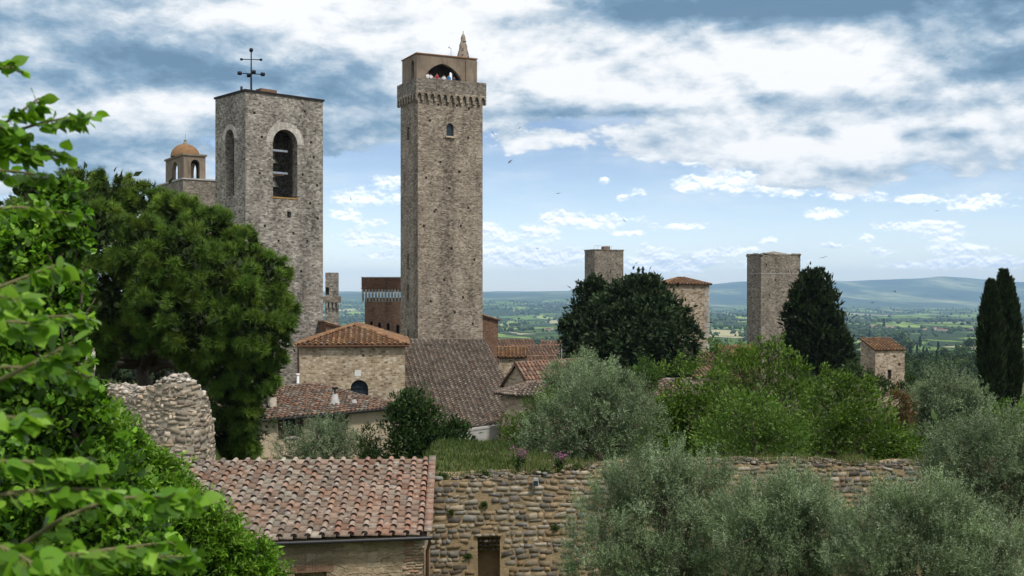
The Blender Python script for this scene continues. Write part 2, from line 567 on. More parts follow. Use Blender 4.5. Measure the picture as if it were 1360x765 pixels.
M_BRICK = mat_stone('red_brown_brick', [(0, (.11, .064, .042)), (.5, (.20, .118, .078)), (1, (.29, .185, .125))], bw=.26, bh=.075, mortar=(.24, .15, .1),
                    msize=.008, stain=.4, streak=.35, warp=.01)
M_BRICK_DK = mat_stone('dark_brown_brick', [(0, (.085, .045, .030)), (.5, (.15, .08, .052)), (1, (.23, .135, .09))], bw=.26, bh=.075, mortar=(.15, .095, .065),
                       msize=.008, stain=.5, streak=.4, warp=.01)
M_PLASTER = mat_stone('ochre_plaster', [(0, (.33, .26, .18)), (.5, (.43, .35, .25)), (1, (.50, .42, .32))], bw=.5, bh=.25, mortar=(.42, .34, .245), msize=.006,
                      stain=.55, streak=.45, warp=.12, big=.35, bump=.3, blk=.12)
M_PLASTER_NEAR = mat_stone('mottled_plaster_over_stone', [(0, (.25, .19, .125)), (.5, (.36, .285, .19)), (1, (.46, .385, .28))], bw=.34, bh=.15, mortar=(.36, .285, .19), msize=.02,
                           stain=.7, streak=.4, warp=.3, big=.45, bump=1.0, blk=.6)
M_CHAMBER = mat_stone('brown_render', [(0, (.145, .112, .08)), (.5, (.21, .165, .122)), (1, (.275, .222, .168))], bw=.6, bh=.3, mortar=(.25, .2, .15), msize=.006,
                      stain=.45, streak=.45, big=.35, bump=.25, blk=.12)
M_PALE = mat_stone('pale_dressed_stone', [(0, (.33, .30, .26)), (.5, (.43, .40, .355)), (1, (.54, .51, .46))], bw=.3, bh=.5, mortar=(.3, .27, .23), msize=.02, stain=.3, streak=.2)
M_TILE_NEAR = mat_attr('weathered_clay_tile', noise_amt=.42, noise_scale=9.0, lichen=(.46, .435, .385, .85, 4.2), lichen2=(.06, .05, .042, .75, 8.0), bump=.5)
M_TILE = mat_attr('clay_tile', noise_amt=.4, noise_scale=2.2, lichen=(.30, .26, .21, .5, 1.7), lichen2=(.05, .04, .032, .5, 2.6), bump=.2)
M_TILE_OR = mat_attr('lichened_orange_tile', noise_amt=.35, noise_scale=1.6, lichen=(.27, .15, .05, .5, 1.1), lichen2=(.07, .05, .035, .5, 2.0), bump=.2)
M_STONES = mat_attr('rubble_stone', noise_amt=.45, noise_scale=9.0, lichen=(.36, .345, .31, .5, 6.0), lichen2=(.07, .062, .052, .5, 5.0), bump=.7)
M_MORTAR = mat_plain('sandy_mortar', (.27, .20, .115), .95, .30, 4.0, bump=.8)
M_MORTAR_G = mat_plain('grey_mortar', (.33, .285, .225), .95, .30, 3.0, bump=.8)
M_DARK = mat_plain('dark_opening', (.018, .016, .015), .9, .1)
M_IRON = mat_plain('black_iron', (.018, .018, .02), .5, .2, metal=.6)
M_GUTTER = mat_plain('dark_grey_gutter', (.045, .045, .048), .45, .2, 2.0, metal=.4)
M_COPPER = mat_plain('brown_copper_pipe', (.15, .075, .045), .5, .3, 3.0, metal=.3)
M_STEEL = mat_plain('steel_beam', (.30, .33, .38), .5, .2, metal=.5)
M_BRONZE = mat_plain('aged_bronze', (.06, .06, .05), .5, .3, metal=.6)
M_WOODDK = mat_plain('dark_brown_shutter', (.045, .022, .014), .7, .3, 8.0)
M_TIMBER = mat_plain('brown_timber', (.09, .055, .035), .8, .3, 5.0)
M_GLASS = mat_plain('dark_blue_glass', (.022, .034, .045), .12, .15, 1.0)
M_WHITE = mat_plain('white_marble', (.62, .60, .57), .6, .1, 6.0)
M_CEMENT = mat_plain('pale_cement', (.36, .35, .33), .9, .25, 4.0, bump=.3)
M_GREYMETAL = mat_plain('grey_painted_metal', (.28, .30, .32), .5, .15)
M_LEAF = mat_leaf('leaf', .30)
M_LEAF_NEAR = mat_leaf('near_leaf', .42, .42, .35)
M_PINE = mat_leaf('pine_needle', .12, .6, .15)
M_DARKLEAF = mat_leaf('dark_leaf', .10, .6, .15)
M_OLIVE = mat_leaf('olive_leaf', .15, .5, .25, (1.1, 1.2, .7))
M_FARWOOD = mat_leaf('far_foliage', 0, .8, .1)
M_BARK = mat_attr('bark', .95, .5, 6.0, bump=.8)
M_FLOWER = mat_leaf('petal', .25, .6, .1, (1.1, .9, 1.1))

# ------------------------------------------------------------------ terrain: one sheet from the rampart to the far mountains
def interp(x, xs, ys):
    return np.interp(x, xs, ys)


NEAR_Y = [-40, -5, 0, 3, 7, 12, 20, 28, 45, 60, 75, 100, 130, 170, 250, 400, 700]
NEAR_Z = [-1.8, -1.75, -1.8, -2.6, -5.0, -7.2, -7.8, -7.8, -8.0, -8.5, -10.9, -13.4, -15.5, -19, -25, -32, -41]
RY = [700, 1000, 1500, 2500, 4000, 7000, 12000, 14500, 17000, 19500, 22000, 26000]
RP = [482, 477, 468, 452, 436, 421, 411, 408, 399, 385, 374, 383]
LY = [700, 1200, 2000, 3500, 6000, 9000, 12000, 15000, 18000, 22000, 26000]
LP = [478, 466, 455, 442, 427, 411, 401, 396, 390.5, 387, 390]
PEAK_X = [640, 760, 860, 940, 1000, 1060, 1110, 1180, 1250, 1300, 1360, 1500]
PEAK_D = [0, 1, 4, 3, 1, -2, -3, -3, -5, 0, 1, -2]


def wall_face_y(x):
    return 29.0 + np.clip((np.asarray(x) + 2.1) / 13.5, 0, 2) * 2.0


def ground_z(x, Y):
    x, Y = np.asarray(x, float), np.asarray(Y, float)
    px = CX + F * x / np.maximum(Y, 1)
    t = np.clip((px - 780) / 200, 0, 1)
    t = t * t * (3 - 2 * t)
    lp = interp(Y, LY, LP)
    rp = interp(Y, RY, RP) + interp(px, PEAK_X, PEAK_D) * np.clip((Y - 15000) / 7000, 0, 1)
    # rolling country
    und = np.zeros_like(Y)
    fl = np.array([(mn.noise(Vector((a * 0.0019 + 3, b * 0.0011, 0))) * 5.0 + mn.noise(Vector((a * .00045, b * .00033 + 7, 2))) * 5.5) for a, b in zip(x.ravel(), Y.ravel())]).reshape(Y.shape)
    und = fl * np.clip((Y - 600) / 1500, 0, 1) * np.clip(1.15 - Y / 16000, .12, 1) * 1.15
    ridge = np.array([mn.noise(Vector((a * .0005 + 11, b * .00006, 5))) + .5 * mn.noise(Vector((a * .0014, b * .0001, 9))) for a, b in zip(x.ravel(), Y.ravel())]).reshape(Y.shape)
    und = und + ridge * np.clip((Y - 12500) / 5000, 0, 1) * (2.2 + 2.6 * t)
    zp = -((lp * (1 - t) + rp * t) + und - HY) / F * Y
    zn = interp(Y, NEAR_Y, NEAR_Z)
    wf = wall_face_y(x)
    up = np.clip((Y - wf - .72) / .45, 0, 1) * np.clip((52 - Y) / 14, 0, 1)
    up = up * np.clip((x + 4.0) / 1.5, 0, 1)
    bank = np.clip((x + 4) / 1.5, 0, 1) * np.clip((2.2 - x) / 2.5, 0, 1)
    terr = -4.66 - np.clip(Y - 31.0 - bank * 4, 0, 40) * (.20 - .13 * bank)
    zn = zn * (1 - up) + np.maximum(terr, zn) * up
    # the pine and the ruin stand on higher ground on the left
    upl = np.clip((Y - 30.5) / 2, 0, 1) * np.clip((312 - px) / 45, 0, 1) * np.clip((62 - Y) / 12, 0, 1)
    zn = zn * (1 - upl) + (-5.3) * upl
    b = np.clip((Y - 500) / 200, 0, 1)
    return zn * (1 - b) + zp * b


def make_terrain():
    ys = np.concatenate([np.arange(-18, 24, 2.0), np.arange(24, 36, .4), np.arange(36, 70, 2.0), np.geomspace(70, 24000, 210)])
    ss = np.concatenate([np.linspace(-.95, -.6, 14)[:-1], np.linspace(-.6, .6, 280), np.linspace(.6, .95, 14)[1:]])
    Yg, Sg = np.meshgrid(ys, ss, indexing='ij')
    Xg = Sg * (Yg + 30)
    Z = ground_z(Xg, Yg)
    V = np.stack([Xg, Yg, Z], -1).reshape(-1, 3)
    a, b = Yg.shape
    i = np.arange(a * b).reshape(a, b)
    q = np.stack([i[:-1, :-1], i[:-1, 1:], i[1:, 1:], i[1:, :-1]], -1).reshape(-1, 4)
    me = build('ground', V, [q], smooth=True)
    m, w, bs, out = new_mat('countryside')
    pos = w.n('ShaderNodeNewGeometry').outputs['Position']
    sp = w.n('ShaderNodeSeparateXYZ', ins={0: pos})
    p2 = w.n('ShaderNodeCombineXYZ', ins={0: sp.outputs[0], 1: sp.outputs[1], 2: 0.0}).outputs[0]
    wob = w.n('ShaderNodeTexNoise', ins={'Vector': p2, 'Scale': .002, 'Detail': 3.0})
    pw = w.v('MULTIPLY_ADD', wob.outputs['Color'], (260, 260, 0), p2)
    vo = w.n('ShaderNodeTexVoronoi', feature='F1', ins={'Vector': w.v('MULTIPLY', pw, (1 / 190., 1 / 760., 1)), 'Scale': 1.0, 'Randomness': .9})
    cell = w.n('ShaderNodeSeparateColor', ins={0: vo.outputs['Color']})
    field = w.ramp(cell.outputs[0], [(0, (.075, .12, .03)), (.22, (.13, .21, .045)), (.40, (.21, .30, .075)), (.56, (.085, .135, .035)), (.70, (.28, .34, .11)), (.82, (.14, .19, .06)), (.92, (.42, .38, .22)), (1, (.24, .31, .10))], 'CONSTANT')
    rows = w.n('ShaderNodeTexWave', wave_type='BANDS', ins={'Vector': w.v('MULTIPLY', pw, (.16, .05, 0)), 'Scale': 1.0, 'Distortion': 1.0})
    field = w.mix(w.m('MULTIPLY', w.m('MULTIPLY', rows.outputs['Fac'], w.m('GREATER_THAN', cell.outputs[1], .5)), .4), field, (.05, .075, .03))
    hedge = w.n('ShaderNodeTexVoronoi', feature='DISTANCE_TO_EDGE', ins={'Vector': w.v('MULTIPLY', pw, (1 / 190., 1 / 760., 1)), 'Scale': 1.0, 'Randomness': .9})
    field = w.mix(w.m('LESS_THAN', w.m('ADD', hedge.outputs['Distance'], w.m('MULTIPLY_ADD', w.noise(p2, .02, 3, .6), .16, -.08)), .05), field, (.028, .05, .02))
    woodn = w.noise(w.v('MULTIPLY', p2, (1, .62, 1)), .00125, 8, .62)
    wood = w.sstep(woodn, .49, .53)
    wcol = w.ramp(w.noise(p2, .022, 7, .7), [(.3, (.018, .032, .013)), (.5, (.032, .055, .02)), (.7, (.06, .085, .032))])
    c = w.mix(wood, field, wcol)
    nearf = w.sstep(sp.outputs[1], 350, 800)
    grass = w.ramp(w.noise(pos, .9, 8, .7), [(.3, (.035, .05, .016)), (.5, (.07, .09, .028)), (.62, (.12, .115, .05)), (.75, (.19, .155, .09))])
    c = w.mix(nearf, grass, c)
    far = w.sstep(sp.outputs[1], 12500, 15000)
    mtn = w.ramp(w.noise(w.v('MULTIPLY', p2, (1, .35, 1)), .0009, 9, .68), [(.35, (.025, .045, .02)), (.5, (.06, .09, .035)), (.58, (.16, .19, .08)), (.68, (.36, .36, .2))])
    c = w.mix(far, c, mtn)
    w.put(bs.inputs['Base Color'], c)
    bs.inputs['Roughness'].default_value = 1
    bs.inputs['Specular IOR Level'].default_value = .05
    bp = w.n('ShaderNodeBump', ins={'Strength': .4, 'Distance': .1, 'Height': w.noise(pos, 3.0, 6, .7)})
    w.put(bs.inputs['Normal'], bp.outputs[0])
    tag(link('ground', me, m), kind='structure')


make_terrain()


# ------------------------------------------------------------------ haze: one closed box of even, thin air
def make_haze():
    bm = bmesh.new()
    box_bm(bm, -24500, 24500, -120, 24600, -420, 560)
    m = bpy.data.materials.new('thin_air')
    m.use_nodes = True
    w = NT(m.node_tree)
    out = w.n('ShaderNodeOutputMaterial')
    vol = w.n('ShaderNodeVolumePrincipled')
    vol.inputs['Color'].default_value = (.42, .64, 1.0, 1)
    vol.inputs['Density'].default_value = 4.4e-5
    vol.inputs['Anisotropy'].default_value = 0.0
    w.nt.links.new(vol.outputs[0], out.inputs['Volume'])
    o = bm_obj('haze', bm, m, uv=False)
    tag(o, kind='stuff')


make_haze()


# ------------------------------------------------------------------ clay tile roofs
PAL_NEAR = np.array([(.205, .135, .10), (.25, .165, .125), (.225, .17, .138), (.28, .225, .185), (.18, .135, .11), (.265, .165, .12), (.24, .195, .165), (.31, .27, .23), (.215, .13, .095)])
PAL_GREY = np.array([(.135, .102, .078), (.165, .128, .098), (.105, .083, .066), (.19, .148, .112), (.145, .118, .096), (.21, .178, .142), (.15, .098, .07)])
PAL_ORANGE = np.array([(.225, .112, .055), (.19, .095, .05), (.15, .082, .046), (.25, .135, .06), (.18, .112, .065), (.21, .135, .085)])
PAL_BROWN = np.array([(.20, .108, .068), (.165, .095, .064), (.225, .132, .088), (.14, .09, .066), (.20, .148, .11)])


def tile_roof(name, corners, mat, pal, parent, sp=.44, row=.46, seg=4, thick=.10, jit=.0, tray=.52, grad=0.0, rr_=.086, skew=False):
    """corners: eave-left, eave-right, then the rest anticlockwise (any convex polygon), in the parent's frame"""
    C = np.array([tuple(c) for c in corners], float)
    u = nrm(C[1] - C[0])
    nn = nrm(np.cross(C[1] - C[0], C[2] - C[0]))
    if nn[2] < 0:
        nn = -nn
    v = np.cross(nn, u)
    if skew:
        v = nrm(C[2] - C[1])
    P2 = np.linalg.lstsq(np.stack([u, v], 1), (C - C[0]).T, rcond=None)[0].T
    w_ = P2[:, 0].max() - P2[:, 0].min()
    acc = Acc()
    # boards under the tiles, a closed slab
    flat = C[0] + P2[:, :1] * u + P2[:, 1:] * v
    k = len(C)
    Vb = np.concatenate([flat - nn * .02, flat - nn * (.02 + thick)])
    sides = np.array([(i, (i + 1) % k, k + (i + 1) % k, k + i) for i in range(k)])
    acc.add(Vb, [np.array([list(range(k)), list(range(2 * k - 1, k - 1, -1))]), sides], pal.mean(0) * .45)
    ncol = max(2, int(round(w_ / sp)))
    us = P2[:, 0].min() + (np.arange(ncol) + .5) * w_ / ncol
    cp, cc, fp, fc = [], [], [], []
    sub = RNG.uniform(-.02, .02, ncol)
    for uu in us:
        lo, hi = 1e9, -1e9
        for i in range(k):
            (x0, y0), (x1, y1) = P2[i], P2[(i + 1) % k]
            if (x0 - uu) * (x1 - uu) <= 0 and abs(x1 - x0) > 1e-9:
                y = y0 + (uu - x0) / (x1 - x0) * (y1 - y0)
                lo, hi = min(lo, y), max(hi, y)
        if hi - lo < .12:
            continue
        nr = max(1, int(round((hi - lo) / row)))
        vv = lo + np.arange(nr) * (hi - lo) / nr
        for y in vv:
            cp.append((uu, y))
    cp = np.array(cp)
    n = len(cp)
    ju = RNG.normal(0, .006 + jit, n)
    jv = RNG.normal(0, .015 + jit, n)
    sag = np.array([mn.noise(Vector((a * .35, b * .35, 4.2))) for a, b in cp]) * (.035 + jit * 2)
    base = C[0] + (cp[:, :1] + ju[:, None]) * u + (cp[:, 1:] + jv[:, None] - .06) * v + sag[:, None] * nn
    tw = RNG.normal(0, .018 + jit, n)
    tiltv = nrm(v[None] + .055 * -nn[None] * 0 + tw[:, None] * u[None])
    zz = nrm(nn[None] + .10 * v[None] * 1.0 + RNG.normal(0, .03, (n, 1)) * u[None])
    fr = frames(tiltv - .0 * zz, zz)
    # x along the slope (upwards), y to the left, z out; cover tile
    r0, r1, L = rr_ * sp / .30, rr_ * .82 * sp / .30, row * 1.22
    an = np.linspace(0, np.pi, seg + 1)
    lo_ = [(0, r0 * math.cos(a), r0 * math.sin(a) * .90 + .05) for a in an]
    hi_ = [(L, r1 * math.cos(a), r1 * math.sin(a) * .95 - .005) for a in an]
    T = np.array(lo_ + hi_)
    m = seg + 1
    faces = [(i, i + 1, m + i + 1, m + i) for i in range(seg)]
    mouth = np.array(lo_) * np.array([1, .86, .9]) + np.array([.012, 0, 0])
    patch = np.array([mn.noise(Vector((a * .55 + 9, b * .55, 1.7))) for a, b in cp])
    ci = np.clip(((RNG.random(n) * .75 + (patch + .5) * .35) * len(pal)).astype(int), 0, len(pal) - 1)
    colr = pal[ci] * RNG.uniform(.70, 1.28, (n, 1))
    if grad:
        gt = np.clip((cp[:, 0] - P2[:, 0].min()) / w_, 0, 1)[:, None]
        gt = np.clip(gt * 1.3 - .55 + .25 * patch[:, None] + RNG.normal(0, .18, (n, 1)), 0, 1) * grad
        colr = colr * (1 - gt) + np.array([(.33, .155, .10)]) * RNG.uniform(.8, 1.2, (n, 1)) * gt
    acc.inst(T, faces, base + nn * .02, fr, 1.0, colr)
    acc.inst(mouth, [tuple(range(m))[::-1]], base + nn * .02, fr, 1.0, colr * .22)  # blackened end face paints the shade inside the open tile end
    # under tile: shallow tray between two covers
    hw = w_ / ncol / 2
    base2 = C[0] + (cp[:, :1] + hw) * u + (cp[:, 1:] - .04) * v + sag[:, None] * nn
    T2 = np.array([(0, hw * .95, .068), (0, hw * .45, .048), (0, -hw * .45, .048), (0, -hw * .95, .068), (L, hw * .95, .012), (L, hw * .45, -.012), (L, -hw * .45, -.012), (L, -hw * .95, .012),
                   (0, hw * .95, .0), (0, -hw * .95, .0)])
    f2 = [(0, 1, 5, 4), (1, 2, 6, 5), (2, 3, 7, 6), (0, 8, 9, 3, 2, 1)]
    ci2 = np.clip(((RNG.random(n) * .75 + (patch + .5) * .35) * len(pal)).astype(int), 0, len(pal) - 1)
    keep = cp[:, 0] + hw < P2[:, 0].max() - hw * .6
    acc.inst(T2, f2, base2[keep], frames(np.tile(v, (keep.sum(), 1)), np.tile(nn, (keep.sum(), 1))), 1.0, ((colr * .5 + pal[ci2] * .5) * RNG.uniform(.75, 1.1, (n, 1)) * tray)[keep])  # tray colour darkened, painting in the shade of the gaps between covers
    return link(name, acc.mesh(name), mat, parent)


def ridge_caps(parent, a, b, mat, pal, r=.11, L=.42, name='ridge_tiles', seg=5):
    a, b = np.array(tuple(a), float), np.array(tuple(b), float)
    n = max(2, int(np.linalg.norm(b - a) / (L * .85)))
    d = nrm(b - a)
    pos = a + (np.arange(n)[:, None] / n) * (b - a)
    an = np.linspace(-.15, np.pi + .15, seg + 1)
    T = np.array([(0, r * math.cos(x), r * math.sin(x)) for x in an] + [(L, r * .84 * math.cos(x), r * .84 * math.sin(x)) for x in an])
    m = seg + 1
    fs = [(i, i + 1, m + i + 1, m + i) for i in range(seg)] + [tuple(range(m))]
    dd = np.tile(d, (n, 1)) + RNG.normal(0, .02, (n, 3))
    acc = Acc()
    acc.inst(T, fs, pos + RNG.normal(0, .012, (n, 3)), frames(dd, np.tile([0, 0, 1.], (n, 1))), 1.0, pal[RNG.integers(0, len(pal), n)] * RNG.uniform(.8, 1.15, (n, 1)))
    return link(name, acc.mesh(name), mat, parent)


# ------------------------------------------------------------------ buildings seen across a corner
class Bld:
    """a building whose near corner is at column pxc, distance Yc; right face turned away by theta, left face square to it"""
    def __init__(self, name, label, cat, pxc, Yc, theta, xr, xl=None, depth=None, group=None, zbase=-14.0):
        self.th, self.Yc = R(theta), Yc
        self.c, self.s = math.cos(self.th), math.sin(self.th)
        self.xc = (pxc - CX) / F * Yc
        self.zb = zbase
        self.e = thing(name, label, cat, (self.xc, Yc, zbase), self.th, group)
        self.a = self.fu(xr)
        self.b = depth if xl is None else self.lv(xl)

    def fu(self, px):
        k = (px - CX) / F
        return (k * self.Yc - self.xc) / (self.c - k * self.s)

    def lv(self, px):
        k = (px - CX) / F
        return (self.xc - k * self.Yc) / (self.s + k * self.c)

    def fz(self, py, u=0.0):
        return -(py - HY) / F * (self.Yc + u * self.s) - self.zb

    def lz(self, py, v=0.0):
        return -(py - HY) / F * (self.Yc + v * self.c) - self.zb

    def front(self, px, py):
        u = self.fu(px)
        return u, self.fz(py, u)

    def left(self, px, py):
        v = self.lv(px)
        return v, self.lz(py, v)

    def frect(self, x0, x1, y0, y1):
        u0, u1 = self.fu(x0), self.fu(x1)
        um = (u0 + u1) / 2
        return u0, u1, self.fz(y1, um), self.fz(y0, um)

    def lrect(self, x0, x1, y0, y1):
        v0, v1 = sorted((self.lv(x0), self.lv(x1)))
        vm = (v0 + v1) / 2
        return v0, v1, self.lz(y1, vm), self.lz(y0, vm)

    @staticmethod
    def fm(off=0.0):
        return lambda u, z, d: Vector((u, d - off, z))

    @staticmethod
    def lm(off=0.0):
        return lambda v, z, d: Vector((d - off, v, z))

    def shell(self, name, mat, ztop, fh=(), lh=(), depth=.6, fback=(), lback=(), top=True, z0=0.0, grow=0.0):
        a, b, g = self.a, self.b, grow
        bm = bmesh.new()
        plate(bm, rect(-g, a + g, z0, ztop), fh, self.fm(g), depth, fback)
        plate(bm, rect(-g, b + g, z0, ztop), lh, self.lm(g), depth, lback)
        for loop in (((a + g, -g), (a + g, b + g)), ((a + g, b + g), (-g, b + g))):
            (x0, y0), (x1, y1) = loop
            bm.faces.new([bm.verts.new(p) for p in ((x0, y0, z0), (x1, y1, z0), (x1, y1, ztop), (x0, y0, ztop))])
        if top:
            bm.faces.new([bm.verts.new(p) for p in ((-g, -g, ztop), (a + g, -g, ztop), (a + g, b + g, ztop), (-g, b + g, ztop))])
        bmesh.ops.remove_doubles(bm, verts=bm.verts[:], dist=.0005)
        return bm_obj(name, bm, mat, self.e)

    def pane(self, name, loop, mat, face='f', d=.35, parent=None):
        bm = bmesh.new()
        prism(bm, loop, self.fm() if face == 'f' else self.lm(), d, d + .04)
        return bm_obj(name, bm, mat, parent or self.e)

    def surround(self, name, u0, u1, z0, z1, wdt, mat, face='f', proud=.03, into=.1, legs=None):
        """dressed-stone ring round a round-headed opening"""
        r = (u1 - u0) / 2
        c, s = (u0 + u1) / 2, z1 - r
        zl = s - .02 if legs is None else z0
        n = 14
        inn = [(c + r * math.cos(math.pi * i / n), s + r * math.sin(math.pi * i / n)) for i in range(n + 1)]
        outr = [(c + (r + wdt) * math.cos(math.pi * i / n), s + (r + wdt) * math.sin(math.pi * i / n)) for i in range(n + 1)]
        inn = [(u1, zl)] + inn + [(u0, zl)]
        outr = [(u1 + wdt, zl)] + outr + [(u0 - wdt, zl)]
        bm = bmesh.new()
        fm = self.fm() if face == 'f' else self.lm()
        rows = []
        for loop, d in ((inn, -proud), (outr, -proud), (outr, into), (inn, into)):
            rows.append([bm.verts.new(fm(u, z, d)) for u, z in loop])
        m = len(inn)
        for i in range(m - 1):
            for k in range(4):
                A, B = rows[k], rows[(k + 1) % 4]
                bm.faces.new((A[i], A[i + 1], B[i + 1], B[i]))
        for i in (0, m - 1):
            bm.faces.new([rows[k][i] for k in range(4)])
        return bm_obj(name, bm, mat, self.e)

    def box(self, name, mat, x0, x1, y0, y1, z0, z1, parent=None, bevel=0.0):
        bm = bmesh.new()
        box_bm(bm, x0, x1, y0, y1, z0, z1)
        return bm_obj(name, bm, mat, parent or self.e, bevel=bevel)


def bits(name, parent, mat, fill, smooth=False, origin=None):
    acc = Acc()
    fill(acc)
    return link(name, acc.mesh(name, smooth, origin), mat, parent)


def hip_roof(B, z, over, rise, mat, pal, sp=.48, row=.48, seg=4, inset=None, capm=None):
    """four-sided roof over the whole building: two or four planes of tiles"""
    a, b, o = B.a, B.b, over
    i = inset if inset is not None else min(a, b) / 2
    i = min(i, min(a, b) / 2)
    A, Bc, Cc, D = (-o, -o, z), (a + o, -o, z), (a + o, b + o, z), (-o, b + o, z)
    if a <= b:
        p, q = (a / 2, i, z + rise), (a / 2, b - i, z + rise)
        pl = [[A, Bc, p], [Bc, Cc, q, p], [Cc, D, q], [D, A, p, q]]
        hips = [(A, p), (Bc, p), (p, q)]
    else:
        p, q = (i, b / 2, z + rise), (a - i, b / 2, z + rise)
        pl = [[A, Bc, q, p], [Bc, Cc, q], [Cc, D, p, q], [D, A, p]]
        hips = [(A, p), (Bc, q), (p, q)]
    par = B.e
    bmr = bmesh.new()
    o2 = o - .02
    box_bm(bmr, -o2, a + o2, -o2, b + o2, z - .20, z - .13)
    root = bm_obj('roof', bmr, M_TIMBER, par)
    for poly in pl:
        pts = [p_ for i_, p_ in enumerate(poly) if i_ == 0 or (Vector(p_) - Vector(poly[i_ - 1])).length > 1e-6]
        tile_roof('roof_slope', pts, mat, pal, root, sp, row, seg)
    for h in hips:
        if (Vector(h[0]) - Vector(h[1])).length > .4:
            ridge_caps(root, h[0], h[1], mat, pal)
    return root


# ================================================================== the grey bell tower
def bell_tower():
    B = Bld('bell_tower', 'grey limestone bell tower with tall arched belfry openings and iron cross on top', 'tower', 326, 110, 42, 429, 286, zbase=-14.5)
    zt = B.fz(121)
    f0 = B.frect(362.5, 395, 172, 262)
    l0 = B.lrect(299, 311, 172, 260)
    sm = B.frect(381.5, 386.5, 281, 289)
    fh = [arch(*f0), rect(*sm)]
    lh = [arch(*l0)]
    for (px, py) in ((413, 189), (417, 209), (402, 232), (352, 300), (408, 320), (366, 343), (421, 246), (345, 230), (390, 310), (350, 330), (422, 290), (400, 360), (412, 270), (370, 320), (348, 182), (405, 148), (338, 150)):
        u, z = B.front(px, py)
        fh.append(rect(u - .12, u + .12, z - .13, z + .13))
    B.shell('wall', M_GREY, zt, fh, lh, .9, fback=tuple(range(1, len(fh))))
    # belfry room: inner faces, floor and ceiling
    z0, z1 = f0[2] - .02, zt - .5
    bm = bmesh.new()
    plate(bm, rect(.9, B.a - .9, z0, z1), [arch(*f0)], B.fm(-.9), .02)
    plate(bm, rect(.9, B.b - .9, z0, z1), [arch(*l0)], B.lm(-.9), .02)
    for p in (((B.a - .9, .9), (B.a - .9, B.b - .9)), ((B.a - .9, B.b - .9), (.9, B.b - .9))):
        bm.faces.new([bm.verts.new((x, y, z)) for (x, y), z in ((p[0], z0), (p[1], z0), (p[1], z1), (p[0], z1))])
    for z in (z0, z1):
        bm.faces.new([bm.verts.new(q) for q in ((.9, .9, z), (B.a - .9, .9, z), (B.a - .9, B.b - .9, z), (.9, B.b - .9, z))])
    bm_obj('belfry_room', bm, M_GREY, B.e)
    B.surround('arch_surround', *f0, .75, M_PALE)
    B.surround('arch_surround', *l0, .5, M_PALE, 'l')
    # dark coping slab
    bm = bmesh.new()
    box_bm(bm, -.12, B.a + .12, -.12, B.b + .12, zt + .004, zt + .20)
    bm_obj('coping_slab', bm, M_CEMENT if False else M_DARK, B.e)
    cx, cz = (f0[0] + f0[1]) / 2, f0[2]
    H = f0[3] - f0[2]
    for k, fz in enumerate((.70, .37)):
        bm = bmesh.new()
        box_bm(bm, f0[0] - .6, f0[1] - .55, .95, 1.2, cz + H * fz - .10, cz + H * fz + .10)
        bm_obj('steel_beam', bm, M_STEEL, B.e)
        zz = cz + H * fz - .2

        def bell(acc, s=(1.0, 1.15)[k]):
            lathe(acc, [(.05, 0), (.22, -.02), (.32, -.12), (.36, -.4), (.44, -.75), (.60, -1.0), (.66, -1.1), (.58, -1.1), (.1, -.4)], (.07, .07, .06), 16, (0, 0, 0))
            for v in acc.V:
                v *= s
                v += np.array([cx - .35, 1.9, zz], np.float32)
        b_ = bits('bell', B.e, M_BRONZE, bell, True)
        bm = bmesh.new()
        box_bm(bm, cx - 1.0, cx + .9, 1.75, 2.05, zz + .01, zz + .26)
        bm_obj('bell_yoke', bm, M_TIMBER, b_)

    def grille(acc):
        for i in range(8):
            x = f0[0] + .25 + i * .22
            tube(acc, [(x, 1.35, cz), (x, 1.35, cz + 1.4)], .025, (.1, .1, .1), 5)
        tube(acc, [(f0[0], 1.35, cz + .9), (f0[1] - .4, 1.35, cz + 1.0)], .03, (.3, .3, .3), 5)
    bits('bell_frame', B.e, M_IRON, grille)
    u, z = f0[0], f0[2]
    B.box('sill', M_TILE_OR if False else mat_plain('orange_lichen_stone', (.27, .17, .06), .9, .35, 4.0), f0[0] - .1, f0[1] + .1, -.06, .5, z - .16, z - .004)
    # white loudspeaker box in the left opening
    v0 = (l0[0] + l0[1]) / 2
    bm = bmesh.new()
    box_bm(bm, 1.0, 1.3, v0 - .9, v0 - .55, l0[2] + .3, l0[2] + 2.0)
    bm_obj('white_panel', bm, M_WHITE, B.e, bevel=.02)
    # cross with four arms and a weather pointer
    bx = B.fu(352)
    u1, u2 = B.fu(352), B.fu(376)
    B.box('roof_hatch', M_BRICK, u1 + .2, u2, 1.2, 2.2, zt + .2, zt + .75)
    mx, my = 1.15, .95
    cz0 = zt + .2

    def cross(acc):
        S = 110 * 1.01 / F
        k = (.02, .02, .022)
        tube(acc, [(mx, my, cz0), (mx, my, cz0 + 18 * S)], .10, k, 8)
        tube(acc, [(mx, my, cz0 + 17 * S), (mx, my, cz0 + 55 * S)], [.075, .06], k, 8)
        c, s = math.cos(-B.th), math.sin(-B.th)

        def arm(dx, dy, z, L, rb):
            wx, wy = dx * c - dy * s, dx * s + dy * c
            for sg in (1, -1):
                e = (mx + sg * wx * L, my + sg * wy * L, z)
                tube(acc, [(mx, my, z), e], .045, k, 6)
                T = np.array([(x, y, zz) for x in (-1, 1) for y in (-1, 1) for zz in (-1, 1)], float)
                acc.inst(T, [(0, 1, 3, 2), (4, 6, 7, 5), (0, 4, 5, 1), (2, 3, 7, 6), (0, 2, 6, 4), (1, 5, 7, 3)], np.array([e]), np.eye(3)[None], np.array([rb]), np.array([k]))
        arm(.98, .1, cz0 + 43 * S, 13 * S, .10)
        arm(.97, .25, cz0 + 24 * S, 15 * S, .16)
        arm(.45, -.89, cz0 + 24 * S, 13 * S, .16)
